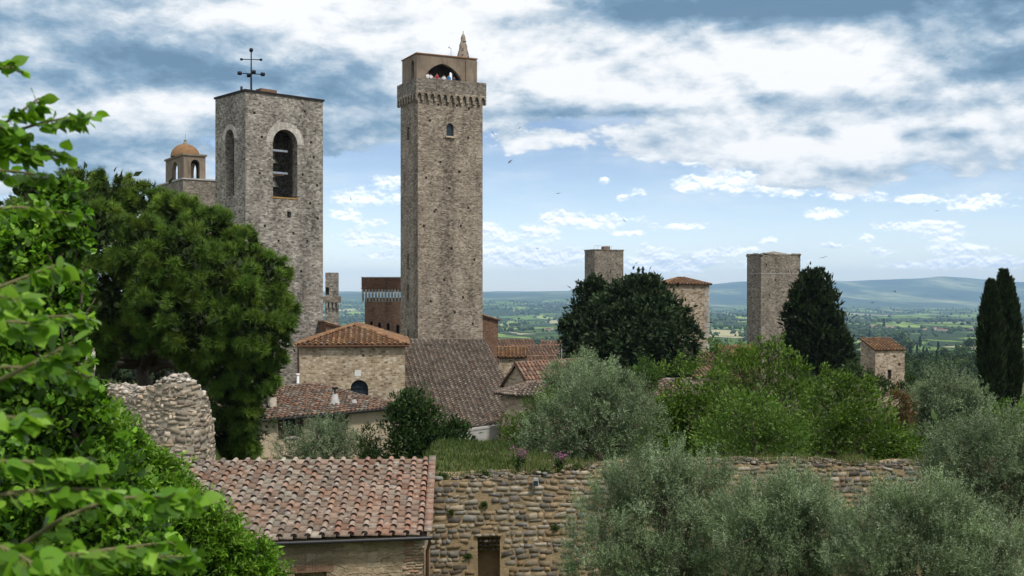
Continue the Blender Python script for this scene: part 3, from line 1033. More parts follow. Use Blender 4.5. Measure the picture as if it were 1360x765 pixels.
        lathe(acc, [(0.001, .26), (.14, .22), (.2, .1), (.2, -.02), (.12, -.14), (.001, -.18)], k, 10, (mx, my, cz0 + 55 * S))
    bits('cross', B.e, M_IRON, cross)

    def post(acc):
        tube(acc, [(mx - .9, my + .3, cz0), (mx - .9, my + .3, cz0 + .45)], .12, (.02, .02, .02), 6)
    bits('post', B.e, M_IRON, post)


bell_tower()


# ================================================================== people: one skinned body each
def person(label, loc, rotz, shirt, trousers, skin, hair, arm_up=False, lean=0.0, group=None):
    e = thing('person', label, 'person', loc, rotz, group)
    bm = bmesh.new()
    sl = bm.verts.layers.skin.verify()
    J = {}
    def jv(k, p):
        J[k] = bm.verts.new(p)
    l = lean
    jv('pel', (0, 0, .93)); jv('wai', (0, l * .3, 1.08)); jv('che', (0, l * .7, 1.32)); jv('neck', (0, l, 1.48)); jv('head', (0, l + .02, 1.60)); jv('top', (0, l + .03, 1.71))
    for s, n in ((1, 'l'), (-1, 'r')):
        jv('hip' + n, (s * .10, 0, .88)); jv('kne' + n, (s * .11, .03, .48)); jv('ank' + n, (s * .11, -.02, .08)); jv('toe' + n, (s * .12, .17, .03))
        jv('sho' + n, (s * .19, l * .9, 1.41))
        if arm_up and s > 0:
            jv('elb' + n, (s * .27, l + .12, 1.20)); jv('wri' + n, (s * .15, l + .30, 1.38)); jv('han' + n, (s * .10, l + .32, 1.46))
        else:
            jv('elb' + n, (s * .27, l * .6 + .02, 1.13)); jv('wri' + n, (s * .26, l * .5 + .20, .98)); jv('han' + n, (s * .22, l * .5 + .29, .97))
    E = [('pel', 'wai'), ('wai', 'che'), ('che', 'neck'), ('neck', 'head'), ('head', 'top')]
    for n in 'lr':
        E += [('pel', 'hip' + n), ('hip' + n, 'kne' + n), ('kne' + n, 'ank' + n), ('ank' + n, 'toe' + n), ('che', 'sho' + n), ('sho' + n, 'elb' + n), ('elb' + n, 'wri' + n), ('wri' + n, 'han' + n)]
    for a_, b_ in E:
        bm.edges.new((J[a_], J[b_]))
    rad = {'pel': .15, 'wai': .135, 'che': .15, 'neck': .055, 'head': .095, 'top': .065, 'hip': .09, 'kne': .06, 'ank': .042, 'toe': .035, 'sho': .062, 'elb': .043, 'wri': .032, 'han': .036}
    me = bpy.data.meshes.new('body')
    for k, v in J.items():
        key = k if k in rad else k[:-1]
        v[sl].radius = (rad[key], rad[key] * (.8 if key in ('che', 'pel', 'wai') else 1))
        v[sl].use_root = (k == 'pel')
    bm.to_mesh(me)
    bm.free()
    o = bpy.data.objects.new('body', me)
    COL.objects.link(o)
    o.modifiers.new('skin', 'SKIN')
    o.modifiers.new('sub', 'SUBSURF').levels = 1
    dg = bpy.context.evaluated_depsgraph_get()
    m2 = bpy.data.meshes.new_from_object(o.evaluated_get(dg))
    o.modifiers.clear()
    o.data = m2
    o.parent = e
    vs = np.zeros(len(m2.vertices) * 3, np.float32)
    m2.vertices.foreach_get('co', vs)
    vs = vs.reshape(-1, 3)
    m2.materials.clear()
    mk = lambda c: MATS.get('cloth_%s' % (c,)) or mat_plain('cloth_%s' % (c,), c, .85, .08)
    m2.materials.append(mk(skin))
    # clothes and hair: offset copies of the matching region of the body
    nf = np.array([p.center[:] for p in m2.polygons])
    def wear(nm, mask, c, off):
        b2 = bmesh.new()
        b2.from_mesh(m2)
        b2.faces.ensure_lookup_table()
        kill = [f for f, k in zip(b2.faces, mask) if not k]
        b2.normal_update()
        nn_ = {v: v.normal.copy() for v in b2.verts}
        for v in b2.verts:
            v.co += nn_[v] * off
        bmesh.ops.delete(b2, geom=kill, context='FACES')
        if b2.faces:
            bm_obj(nm, b2, mk(c), o, uv=False)
        else:
            b2.free()
    upper = (nf[:, 2] > .90) & (nf[:, 2] < 1.47) & ~((np.abs(nf[:, 0]) > .15) & (nf[:, 2] < 1.18))
    wear('shirt', upper, shirt, .02)
    wear('trousers', (nf[:, 2] <= .93) & (nf[:, 2] > .1) & (np.abs(nf[:, 0]) < .21), trousers, .015)
    wear('hair', (nf[:, 2] > 1.63) | ((nf[:, 2] > 1.54) & (nf[:, 1] < l - .02)), hair, .018)
    return e


# ================================================================== the tall tower
def tall_tower():
    B = Bld('tall_tower', 'tallest brown stone tower with arcaded parapet, open loggia and small spire', 'tower', 555, 150, 26, 641, 532, zbase=-22)
    zt = B.fz(117)
    w0 = B.frect(593, 602.5, 164, 181)
    fh = [arch(*w0)]
    for (px, py) in ((582, 139), (623, 144), (607, 140), (571, 160), (622, 183), (579, 279), (577, 281), (610, 228), (622, 276), (563, 300), (600, 330), (630, 345),
                     (590, 372), (615, 395), (572, 400), (604, 415), (628, 430), (585, 215), (612, 300), (597, 250), (566, 236)):
        u, z = B.front(px, py)
        fh.append(rect(u - .14, u + .14, z - .16, z + .16))
    lh = [arch(*B.lrect(540.2, 543.8, 168, 186))]
    for y0, y1 in ((336, 358), (377, 399), (437, 450)):
        lh.append(arch(*B.lrect(540.8, 543.0, y0, y1)))
    B.shell('wall', M_TORRE, zt, fh, lh, .7, fback=tuple(range(1, len(fh))), lback=(0, 1, 2, 3))
    B.pane('window_pane', arch(*w0), M_GLASS)
    u0, u1, z0, z1 = w0
    B.box('window_sill', M_OCHRE, u0 - .2, u1 + .2, -.25, .3, z0 - .25, z0 - .004)
    # string course low on the shaft
    # overhanging parapet on a row of little arches
    g = .38
    zp, zc, zd = B.fz(103), B.fz(120), B.fz(133)
    zfl = B.fz(112.5)
    bm = bmesh.new()
    a, b = B.a, B.b
    th = .45
    for (x0, x1, y0, y1) in ((-g, a + g, -g, -g + th), (-g, a + g, b + g - th, b + g), (-g, -g + th, -g + th, b + g - th), (a + g - th, a + g, -g + th, b + g - th)):
        box_bm(bm, x0, x1, y0, y1, zc, zp)
    bm_obj('parapet', bm, M_TORRE_DK, B.e)

    def scallop(length, n):
        st = length / n
        pts = [(0, zc - .002)]
        for i in range(n):
            x = i * st
            pts += [(x, zd), (x + st * .18, zd)]
            for k in range(7):
                t = math.pi * (1 - k / 6)
                pts.append((x + st * .5 + st * .32 * math.cos(t), zd + (zc - zd) * (.30 + .45 * math.sin(t))))
            pts += [(x + st * .82, zd)]
        pts += [(length, zd), (length, zc - .002)]
        # drop repeated points
        o = [pts[0]]
        for p in pts[1:]:
            if (Vector(p) - Vector(o[-1])).length > 1e-4:
                o.append(p)
        return o
    bm = bmesh.new()
    prism(bm, scallop(a + 2 * g, 11), lambda u, z, d: Vector((u - g, -g + d, z)), .01, g)
    prism(bm, scallop(b + g, 7), lambda u, z, d: Vector((-g + d, u, z)), .01, g)
    prism(bm, scallop(b + g, 7), lambda u, z, d: Vector((a + g - d, u, z)), .01, g)
    bm_obj('corbel_arches', bm, M_TORRE, B.e)
    bm = bmesh.new()
    box_bm(bm, -g + th + .004, a + g - th - .004, -g + th + .004, b + g - th - .004, zc - .25, zfl)
    bm_obj('terrace_floor', bm, M_CEMENT, B.e)
    # loggia chamber set back from the parapet
    du, dv = .55, .55
    cu1 = B.fu(632) + .35
    zct = B.fz(70) + .02
    # pointed arch from (566,103) over (589,83) to (616,108)
    ua, ub, uc = B.fu(565.5), B.fu(590), B.fu(616)
    zs, za = zc - .02, B.fz(83.5, ub)
    pts = [(ua, zs), (uc, zs)]
    z_sp = B.fz(106, ub) - .5
    n = 9
    for i in range(n + 1):
        t = i / n
        pts.append((uc + (ub - uc) * (1 - math.cos(t * 1.30)) / (1 - math.cos(1.30)), z_sp + (za - z_sp) * math.sin(t * 1.30) / math.sin(1.30)))
    for i in range(n - 1, -1, -1):
        t = i / n
        pts.append((ua + (ub - ua) * (1 - math.cos(t * 1.30)) / (1 - math.cos(1.30)), z_sp + (za - z_sp) * math.sin(t * 1.30) / math.sin(1.30)))
    bm = bmesh.new()
    fmf = lambda u, z, d: Vector((u, dv + d, z))
    cb = b - .5
    plate(bm, rect(du - .5, cu1, zc - .02, zct), [pts], fmf, .6)
    lo = B.lrect(545.5, 549.5, 80, 103)
    lloop = arch(lo[0], lo[1], zc + .02, lo[3])
    fml = lambda v, z, d: Vector((du - .5 + d, v, z))
    plate(bm, rect(dv, cb, zc - .02, zct), [lloop], fml, .6)
    # right and back walls with an arch that lets daylight through
    fmr = lambda v, z, d: Vector((cu1 - d, v, z))
    plate(bm, rect(dv, cb, zc - .02, zct), [arch(cb / 2 - .2, cb / 2 + .6, zc + 1.0, zct - 1.2)], fmr, .6)
    fmb = lambda u, z, d: Vector((u, cb - d, z))
    plate(bm, rect(du - .5, cu1, zc - .02, zct), [arch(cu1 - 1.9, cu1 - 1.3, zc + 1.2, zct - .9)], fmb, .6)
    # ceiling
    bm.faces.new([bm.verts.new(p) for p in ((du - .5, dv, zct - .02), (cu1, dv, zct - .02), (cu1, cb, zct - .02), (du - .5, cb, zct - .02))])
    bm_obj('loggia', bm, M_CHAMBER, B.e)
    # shallow pilaster at the right and a string of thin tiles on top
    pu = B.fu(620.5)
    B.box('pilaster', M_CHAMBER, pu, cu1 + .02, dv - .16, dv - .003, zc - .02, zct - .25)
    B.box('pilaster', M_CHAMBER, B.fu(614), B.fu(618), dv - .10, dv - .003, zc - .02, B.fz(92))
    bm = bmesh.new()
    box_bm(bm, du - .62, cu1 + .12, dv - .14, cb + .12, zct, zct + .13)
    rf = bm_obj('loggia_roof', bm, mat_plain('thin_clay_slab', (.24, .12, .065), .9, .35, 2.0), B.e)
    # spire
    sx = B.fu(620) + .1
    sy = dv + .9
    zs0 = zct + .13
    hgt = (74 - 42) / F * 152

    def spire(acc):
        p = []
        N = 9
        for i in range(N + 1):
            t = i / N
            r = .88 * (1 - t) + .20 * t
            jit = RNG.uniform(-.05, .05)
            p.append((r * 1.1 + jit * (0 < i < N), zs0 + hgt * t))
        p.append((.001, zs0 + hgt * 1.05))
        lathe(acc, p, (.26, .215, .17), 4, (sx, sy, 0))
        for k in range(26):
            t = RNG.uniform(.02, .9)
            r = (.88 * (1 - t) + .2 * t) * .78
            s = RNG.uniform(.07, .15)
            ang = RNG.uniform(0, 2 * np.pi)
            T = np.array([(x, y, z) for x in (-1, 1) for y in (-1, 1) for z in (-.6, .6)], float)
            acc.inst(T, [(0, 1, 3, 2), (4, 6, 7, 5), (0, 4, 5, 1), (2, 3, 7, 6), (0, 2, 6, 4), (1, 5, 7, 3)],
                     np.array([(sx + r * math.cos(ang), sy + r * math.sin(ang), zs0 + hgt * t)]), np.eye(3)[None], np.array([s]), np.array([(.27, .23, .185)]) * RNG.uniform(.6, 1.2))
        tube(acc, [(sx, sy, zs0 + hgt), (sx, sy, zs0 + hgt * 1.17)], [.1, .05], (.25, .25, .2), 5)
    bits('spire', B.e, M_STONES, spire)

    def ant(acc):
        x, y = B.fu(605), dv + 1.0
        tube(acc, [(x, y, zct + .1), (x, y, zct + 1.45)], .025, (.05, .05, .05), 5)
        tube(acc, [(x - .3, y, zct + 1.4), (x, y, zct + 1.4)], .02, (.05, .05, .05), 4)
        lathe(acc, [(.001, .1), (.08, .05), (.08, -.05), (.001, -.1)], (.05, .05, .05), 6, (x - .3, y, zct + 1.5))
    bits('weather_mast', B.e, M_IRON, ant)

    # dark awning bar inside the arch
    B.box('awning_beam', M_WHITE if False else M_CEMENT, ua + .9, uc - 1.2, dv + 1.2, dv + 1.35, zc + 2.05, zc + 2.35)
    # mossy water stain plants below the parapet
    # visitors on the terrace (floor at zc - .02 in the tower frame)
    Mx = Matrix.Translation(B.e.location) @ Matrix.Rotation(B.th, 4, 'Z')
    skin, hair = (.42, .26, .19), (.04, .025, .018)
    ppl = [('person in a white shirt leaning at the left end of the tower loggia arch', 568.5, (.75, .75, .75), False, .08),
           ('person in a white top standing second from left under the tower arch', 574, (.70, .70, .74), True, .0),
           ('person in a red shirt leaning over the tower parapet', 580.5, (.42, .04, .05), False, .15),
           ('person in a plain white shirt beside the visitor in bright blue', 591.5, (.72, .72, .72), False, .05),
           ('person in a bright blue shirt at the middle of the tower parapet', 596.5, (.05, .22, .50), True, .1),
           ('person in dark navy clothes deep under the right side of the tower arch', 607, (.02, .04, .12), False, .0)]
    for i, (lb, px, sh, up, ln) in enumerate(ppl):
        u = B.fu(px)
        p = Mx @ Vector((u, .15 + (.35 if i in (1, 3) else 0) + (.9 if i == 5 else 0), zfl))
        person(lb, p, B.th + math.pi + RNG.uniform(-.3, .3), sh, (.05, .06, .09), skin, hair if i % 2 else (.12, .07, .03), up, ln)


tall_tower()


# ================================================================== domed belfry tower behind the pine
def dome_tower():
    B = Bld('domed_belfry_tower', 'squat stone tower carrying a small open belfry with an orange tiled dome', 'tower', 243, 170, 33, 292, 209, zbase=-20)
    zt = B.fz(238)
    B.shell('wall', M_RTOWER, zt, [], [])
    bm = bmesh.new()
    box_bm(bm, -.15, B.a + .15, -.15, B.b + .15, zt + .003, zt + .22)
    bm_obj('coping_slab', bm, M_CEMENT, B.e)
    # open lantern
    L = Bld('lantern', None, None, 244, 171.5, 33, 273, 220, zbase=B.zb)
    le = L.e
    le.parent = B.e
    le.location = Matrix.Rotation(-B.th, 4, 'Z') @ (le.location - B.e.location)
    le.rotation_euler = (0, 0, 0)
    z0, z1 = zt + .2, L.fz(206)
    f0 = (L.fu(253.5), L.fu(265), z0 + .02, L.fz(211))
    l0 = (L.lv(236.5), L.lv(229), z0 + .02, L.lz(212, 1))
    bm = bmesh.new()
    a, b, t = L.a, L.b, .55
    plate(bm, rect(0, a, z0, z1), [arch(*f0)], L.fm(), t)
    plate(bm, rect(0, b, z0, z1), [arch(*l0)], L.lm(), t)
    plate(bm, rect(0, a, z0, z1), [arch(*f0)], lambda u, z, d: Vector((u, b - d, z)), t)
    plate(bm, rect(0, b, z0, z1), [arch(*l0)], lambda v, z, d: Vector((a - d, v, z)), t)
    bm.faces.new([bm.verts.new(p) for p in ((0, 0, z1), (a, 0, z1), (a, b, z1), (0, b, z1))])
    bmesh.ops.remove_doubles(bm, verts=bm.verts[:], dist=.0005)
    bm_obj('lantern_wall', bm, M_CHAMBER, le)
    L.surround('arch_surround', *f0, .3, M_CHAMBER, legs=True, proud=.06)
    L.surround('arch_surround', *l0, .3, M_CHAMBER, 'l', legs=True, proud=.06)
    bm = bmesh.new()
    box_bm(bm, -.2, a + .2, -.2, b + .2, z1 + .003, z1 + .28)
    bm_obj('cornice', bm, M_CHAMBER, le)
    B2 = z1 + .28

    def dome(acc):
        r = min(a, b) * .5 + .55
        h = (205 - 187) / F * 172
        prof = [(r, 0)] + [(r * math.cos(t * math.pi / 2 * .93) ** .9, h * (math.sin(t * math.pi / 2 * .93))) for t in np.linspace(.08, 1, 9)] + [(.001, h)]
        lathe(acc, prof, (.22, .125, .06), 20, (a / 2, b / 2, B2))
    bits('dome', le, M_TILE_OR, dome, True)

    def fin(acc):
        h = B2 + (205 - 187) / F * 172
        lathe(acc, [(.35, -.12), (.38, .1), (.22, .3), (.2, .5), (.28, .55), (.001, .75)], (.25, .22, .17), 10, (a / 2, b / 2, h))
        tube(acc, [(a / 2, b / 2, h + .6), (a / 2, b / 2, h + 1.6)], .025, (.05, .05, .05), 4)
    bits('finial', le, M_STONES, fin)
    # pale shutters standing in the openings
    L.box('white_panel', M_WHITE, .8, .92, l0[0] - .1, l0[0] + .65, z0, z0 + 2.0, le)
    L.box('white_panel', M_WHITE, .5, .62, l0[1] + .6, l0[1] + 1.2, z0, z0 + 1.8, le)

    def bellf(acc):
        lathe(acc, [(.05, 0), (.25, -.05), (.32, -.4), (.5, -.8), (.4, -.8), (.05, -.3)], (.07, .07, .06), 12, (a / 2, b / 2, z1 - .5))
        tube(acc, [(.3, b / 2, z1 - .45), (a - .3, b / 2, z1 - .45)], .08, (.1, .07, .05), 5)
    bits('bell', le, M_BRONZE, bellf, True)


dome_tower()


# ================================================================== small stone turret and the brick palace between the two big towers
def turret():
    B = Bld('stone_turret', 'small pale stone turret with a projecting top just right of the bell tower', 'turret', 432, 140, 8, 449, None, 6, zbase=-18)
    w0 = B.frect(432.3, 437, 381.5, 391.5)
    B.shell('wall', M_GREY, B.fz(362), [rect(*w0)], [], .8, fback=(0,))
    g = .35
    z0, z1 = B.fz(408), B.fz(393.5)
    B.box('projecting_ledge', M_RTOWER, -.3, B.a + g, -g, 2.5, z0 + .6, z1)
    bm = bmesh.new()
    for i in range(4):
        x = .05 + i * (B.a - .1) / 3.2
        box_bm(bm, x, x + .25, -g + .05, -.004, z0 - .1, z0 + .597)
    bm_obj('corbels', bm, M_GREY, B.e)


turret()


def palace():
    B = Bld('brick_palace', 'red brown brick palace with corbelled top storey and pointed windows beside the tall tower', 'palace', 484.5, 172, 0, 541, None, 12, zbase=-24)
    g = .45
    zc0, zc1, zt = B.fz(400), B.fz(383), B.fz(369)
    fh = []
    for x0, x1, y0, y1 in ((491.5, 495, 426.5, 446), (502, 506, 428, 448), (513.5, 517.5, 429, 450), (526, 530.5, 431, 454)):
        fh.append(arch(*B.frect(x0, x1, y0, y1)))
    B.shell('wall', M_BRICK, zc0 + .5, fh, [], .5)
    for lp in fh:
        B.pane('window', lp, M_DARK, d=.4)
    B.box('crown_wall', M_BRICK_DK, -g, B.a + g, -g, B.b + g, zc1, zt)
    B.box('crown_band', M_BRICK_DK, -g - .06, B.a + g + .06, -g - .06, B.b, zc1 - .12, zc1 - .003)
    B.box('coping', M_CEMENT, -g - .05, B.a + g, -g - .05, B.b, zt + .003, zt + .14)
    bm = bmesh.new()
    n = 15
    st = (B.a + 2 * g) / n
    for i in range(n):
        x = -g + i * st
        prism(bm, [(0, zc0 - .1), (-.006, zc0 - .1), (-g, zc1 - .9), (-g, zc1 - .13), (0, zc1 - .13)], lambda u, z, d: Vector((x + .05 + d, u - .004, z)), 0, st * .55)
    bm_obj('corbels', bm, M_PALE, B.e)
    B.box('corbel_backing', M_BRICK, -g + .02, B.a + g - .02, -.3, -.006, zc1 - .55, zc1 - .135)


palace()


# ================================================================== ochre church building with the orange hip roof
def church():
    B = Bld('ochre_stone_hall', 'ochre stone hall with orange hipped tile roof and one arched window', 'building', 398, 95, 6, 538, None, 16, zbase=-13.5)
    zt = B.fz(460)
    w0 = B.frect(465.5, 489, 504.5, 526)
    pl = B.frect(471, 479.5, 491.5, 499.5)
    B.shell('wall', M_OCHRE, zt, [arch(*w0)], [], .45)
    B.surround('arch_surround', *w0, .33, M_BRICK if False else M_OCHRE, proud=.05)
    win = B.pane('window', arch(*w0), M_GLASS, d=.25)
    bm = bmesh.new()
    uc = (w0[0] + w0[1]) / 2
    for x in (uc - .4, uc, uc + .4):
        box_bm(bm, x - .02, x + .02, .19, .245, w0[2], w0[3] - (.0 if abs(x - uc) < .1 else .15))
    box_bm(bm, w0[0], w0[1], .185, .24, w0[2] + .62, w0[2] + .66)
    bm_obj('window_bars', bm, M_IRON, win)
    B.box('plaque', M_WHITE, pl[0], pl[1], -.05, -.004, pl[2], pl[3])
    bm = bmesh.new()
    box_bm(bm, B.fu(481), B.fu(484), -.004 - .012, -.004, B.fz(474), B.fz(471))
    bm_obj('vent', bm, M_DARK, B.e)
    hip_roof(B, zt + .12, .32, 1.55, M_TILE_OR, PAL_ORANGE, inset=4.2)

    def pipe(acc):
        x = -.12
        tube(acc, [(x, -.12, zt - .1), (x, -.12, B.fz(507))], .06, (.06, .05, .05), 7)
    bits('downpipe', B.e, M_COPPER, pipe)

    def gut(acc):
        tube(acc, [(-.35, -.40, zt + .02), (B.a + .35, -.40, zt + .02)], .075, (.05, .04, .04), 7)
    bits('gutter', B.e, M_COPPER, gut)

    def vent(acc):
        x = B.fu(396.5)
        tube(acc, [(x, -.5, B.fz(512)), (x, -.5, B.fz(497))], .11, (.7, .7, .7), 8)
        tube(acc, [(x, -.5, B.fz(497)), (x, -.5, B.fz(495.5))], .17, (.7, .7, .7), 8)
    bits('flue', B.e, M_WHITE, vent)
    # the church body behind: a lower brick gable peeping over the left slope
    G = Bld('brick_gable_house', 'low red brick gable end peeping over the orange hipped roof by the bell tower', 'building', 433, 112, 20, 462, None, 10, zbase=-14)
    zt2 = G.fz(440, G.a)
    bm = bmesh.new()
    prism(bm, [(0, 0), (G.a, 0), (G.a, G.fz(438.5, G.a)), (0, G.fz(430))], G.fm(), 0, 8)
    bm_obj('wall', bm, M_BRICK, G.e)
    tile_roof('roof', [(G.a + .15, 8.2, G.fz(438.5, G.a) + .1), (G.a + .15, -.25, G.fz(438.5, G.a) + .1), (-.1, -.25, G.fz(430) + .14), (-.1, 8.2, G.fz(430) + .14)], M_TILE_OR, PAL_BROWN, G.e)


church()


# ================================================================== the wide grey tiled roof below the tall tower
def nave():
    d = nrm(np.array([4.4, -22., 0]))
    rd = np.array([-d[1], d[0], 0]) * 1.0
    R0 = np.array(at(600, 451, 120))
    EL0 = R0 + np.array([4.4, -22, -6.75])
    RL, RR = R0 - rd * 10.5, R0 + rd * 3.45
    EL, ER = EL0 - rd * 10.5, EL0 + rd * 3.45
    e = thing('nave_roof_building', 'long building under a wide grey brown tiled roof below the tall tower', 'building', (EL[0], EL[1], -13.5))
    o = np.array(e.location)
    loc = lambda p: tuple(np.asarray(p) - o)
    tile_roof('roof', [loc(EL), loc(ER), loc(RR), loc(RL)], M_TILE, PAL_GREY, e, sp=.46, row=.48, seg=4)
    ridge_caps(e, loc(RL + [0, 0, .05]), loc(RR + [0, 0, .05]), M_TILE, PAL_GREY)
    ridge_caps(e, loc(ER + [0, 0, .06]), loc(RR + [0, 0, .06]), M_TILE, PAL_GREY, r=.13, name='verge_tiles')
    # walls under it
    bm = bmesh.new()
    i = rd * .35
    f = d * -.6
    zb = 0
    pts = [EL + i + f, ER - i + f, RR - i, RL + i]
    lo, hi = [], []
    for p in pts:
        q = np.array(loc(p))
        lo.append(bm.verts.new((q[0], q[1], 0)))
        hi.append(bm.verts.new((q[0], q[1], q[2] - .16)))
    for k in range(4):
        j = (k + 1) % 4
        bm.faces.new((lo[k], lo[j], hi[j], hi[k]))
    bm_obj('wall', bm, M_OCHRE, e)

    def gut(acc):
        a, b = np.array(loc(EL + d * .05)), np.array(loc(ER + d * .05))
        tube(acc, [a - [0, 0, .08], b - [0, 0, .08]], .08, (.05, .05, .05), 6)
    bits('gutter', e, M_GUTTER, gut)


nave()


# ================================================================== lower plastered house with dark shutters
def low_house():
    B = Bld('plastered_house', 'low ochre plastered house with weathered tile roof, dark shutters and roof vents', 'house', 343, 75, 46, 524, None, 9, zbase=-11.6)
    zt = -8.15 + 11.6
    a = B.a
    fh, wins = [], []
    for x0, x1, y0, y1 in ((378, 394.5, 556, 580), (432, 452, 551, 572)):
        r = B.frect(x0, x1, y0, y1)
        fh.append(rect(*r))
        wins.append(r)
    B.shell('wall', M_PLASTER, zt - .05, fh, [], .35)
    for (u0, u1, z0, z1) in wins:
        w = B.pane('window', rect(u0, u1, z0, z1), M_GLASS, d=.22)
        bm = bmesh.new()
        um = (u0 + u1) / 2
        for p in ((u0, u0 + .07), (u1 - .07, u1), (um - .05, um + .05)):
            box_bm(bm, p[0], p[1], .15, .215, z0, z1)
        box_bm(bm, u0, u1, .145, .21, z0, z0 + .07)
        box_bm(bm, u0, u1, .145, .21, z1 - .07, z1)
        bm_obj('window_frame', bm, M_WOODDK, w)
        wd = (u1 - u0) * .5
        for sx, (s0, s1) in ((-1, (u0 - wd, u0 - .01)), (1, (u1 + .01, u1 + wd))):
            bm = bmesh.new()
            box_bm(bm, s0, s1, -.06, -.004, z0 - .05, z1 + .05)
            n = 9
            for i in range(n):
                zz = z0 + (i + .5) * (z1 - z0) / n
                box_bm(bm, s0 + .06, s1 - .06, -.085, -.0605, zz - .035, zz + .03)
            bm_obj('shutter', bm, M_WOODDK, w)
        B.box('sill', M_CEMENT, u0 - .1, u1 + .1, -.12, .15, z0 - .12, z0 - .004, w)
    # roof: one big slope, hipped at the right
    th = B.th
    inv = Matrix.Rotation(-th, 4, 'Z')
    lo = lambda p: tuple(inv @ (Vector(p) - B.e.location))
    ez = zt + .06
    EL, ER = (-.9, -.55, ez), (a + .55, -.55, ez)
    RR = lo(at(421, 509.5, 86.5))
    dv = RR[1] + .55
    RL = (-1.2, RR[1], RR[2])
    RRt = (RR[0], RR[1], RR[2])
    root = bpy.data.objects.new('roof', None)
    bm = bmesh.new()
    bm.faces.new([bm.verts.new(p) for p in ((EL[0] + .1, EL[1] + .1, ez - .16), (ER[0] - .1, ER[1] + .1, ez - .16), (ER[0] - .1, RR[1] * 2, ez - .16), (EL[0] + .1, RR[1] * 2, ez - .16))])
    root = bm_obj('roof', bm, M_TIMBER, B.e)
    tile_roof('roof_slope', [EL, ER, RRt, RL], M_TILE, np.concatenate([PAL_GREY, PAL_BROWN]), root, sp=.38, row=.42, seg=5, jit=.014)
    back = (ER[0], RR[1] * 2 + .55, ez)
    tile_roof('roof_slope', [ER, back, RRt], M_TILE, PAL_BROWN, root, sp=.38, row=.42, seg=5)
    tile_roof('roof_slope', [back, (RL[0], back[1], ez), RL, RRt], M_TILE, PAL_BROWN, root, sp=.30, row=.36, seg=4)
    ridge_caps(root, RL, RRt, M_TILE, PAL_GREY)
    ridge_caps(root, ER, RRt, M_TILE, PAL_GREY)

    def gut(acc):
        tube(acc, [(EL[0], EL[1] - .06, ez - .04), (ER[0], ER[1] - .06, ez - .04)], .07, (.05, .05, .05), 7)
    bits('gutter', B.e, M_GUTTER, gut)
    nx = RR[2] - ez

    def on_roof(px, py):
        # point on the slope plane seen at this pixel
        o = inv @ (-B.e.location)
        dirw = Vector(((px - CX) / F, 1, -(py - HY) / F))
        d = inv.to_3x3() @ dirw
        n = Vector((0, -nx, dv)).normalized()
        t = (Vector(EL) - o).dot(n) / d.dot(n)
        return o + d * t

    p = on_roof(445, 537)

    def vent(acc):
        T = np.array([(-.33, -.33, -.3), (.33, -.33, -.3), (.33, .33, -.3), (-.33, .33, -.3), (-.12, -.12, .75), (.12, -.12, .75), (.12, .12, .75), (-.12, .12, .75)])
        acc.inst(T, [(0, 1, 5, 4), (1, 2, 6, 5), (2, 3, 7, 6), (3, 0, 4, 7), (4, 5, 6, 7)], np.array([tuple(p)]), np.eye(3)[None], np.array([1.0]), np.array([(.5, .49, .47)]))
    ch = bits('vent_cone', root, M_CEMENT, vent)

    def flue(acc):
        tube(acc, [tuple(p + Vector((0, 0, .7))), tuple(p + Vector((0, 0, 1.15)))], .07, (.05, .05, .05), 6)
        tube(acc, [tuple(p + Vector((-.2, 0, 1.15))), tuple(p + Vector((.2, 0, 1.15)))], .1, (.05, .05, .05), 6)
    bits('flue_cap', ch, M_IRON, flue)
    p2 = on_roof(470.5, 537)

    def vent2(acc):
        T = np.array([(-.22, -.22, -.3), (.22, -.22, -.3), (.22, .22, -.3), (-.22, .22, -.3), (-.1, -.1, .35), (.1, -.1, .35), (.1, .1, .35), (-.1, .1, .35)])
        acc.inst(T, [(0, 1, 5, 4), (1, 2, 6, 5), (2, 3, 7, 6), (3, 0, 4, 7), (4, 5, 6, 7)], np.array([tuple(p2)]), np.eye(3)[None], np.array([1.0]), np.array([(.5, .49, .47)]))
    bits('vent_cone', root, M_CEMENT, vent2)
    p3 = on_roof(407, 540)

    def pipe(acc):
        tube(acc, [tuple(p3 - Vector((0, 0, .2))), tuple(p3 + Vector((0, 0, .95)))], .075, (.1, .07, .05), 6)
    bits('roof_pipe', root, M_COPPER, pipe)
    p4 = on_roof(361.5, 541)

    def chim(acc):
        T = np.array([(x * .22, y * .22, z) for z in (-.4, .75) for x, y in ((-1, -1), (1, -1), (1, 1), (-1, 1))])
        acc.inst(T, [(0, 1, 5, 4), (1, 2, 6, 5), (2, 3, 7, 6), (3, 0, 4, 7), (4, 5, 6, 7)], np.array([tuple(p4)]), np.eye(3)[None], np.array([1.0]), np.array([(.36, .31, .25)]))
        T2 = T * np.array([1.35, 1.35, .12]) + np.array([0, 0, .86])
        acc.inst(T2, [(0, 1, 5, 4), (1, 2, 6, 5), (2, 3, 7, 6), (3, 0, 4, 7), (4, 5, 6, 7), (3, 2, 1, 0)], np.array([tuple(p4)]), np.eye(3)[None], np.array([1.0]), np.array([(.3, .2, .14)]))
    bits('chimney', root, M_STONES, chim)


low_house()


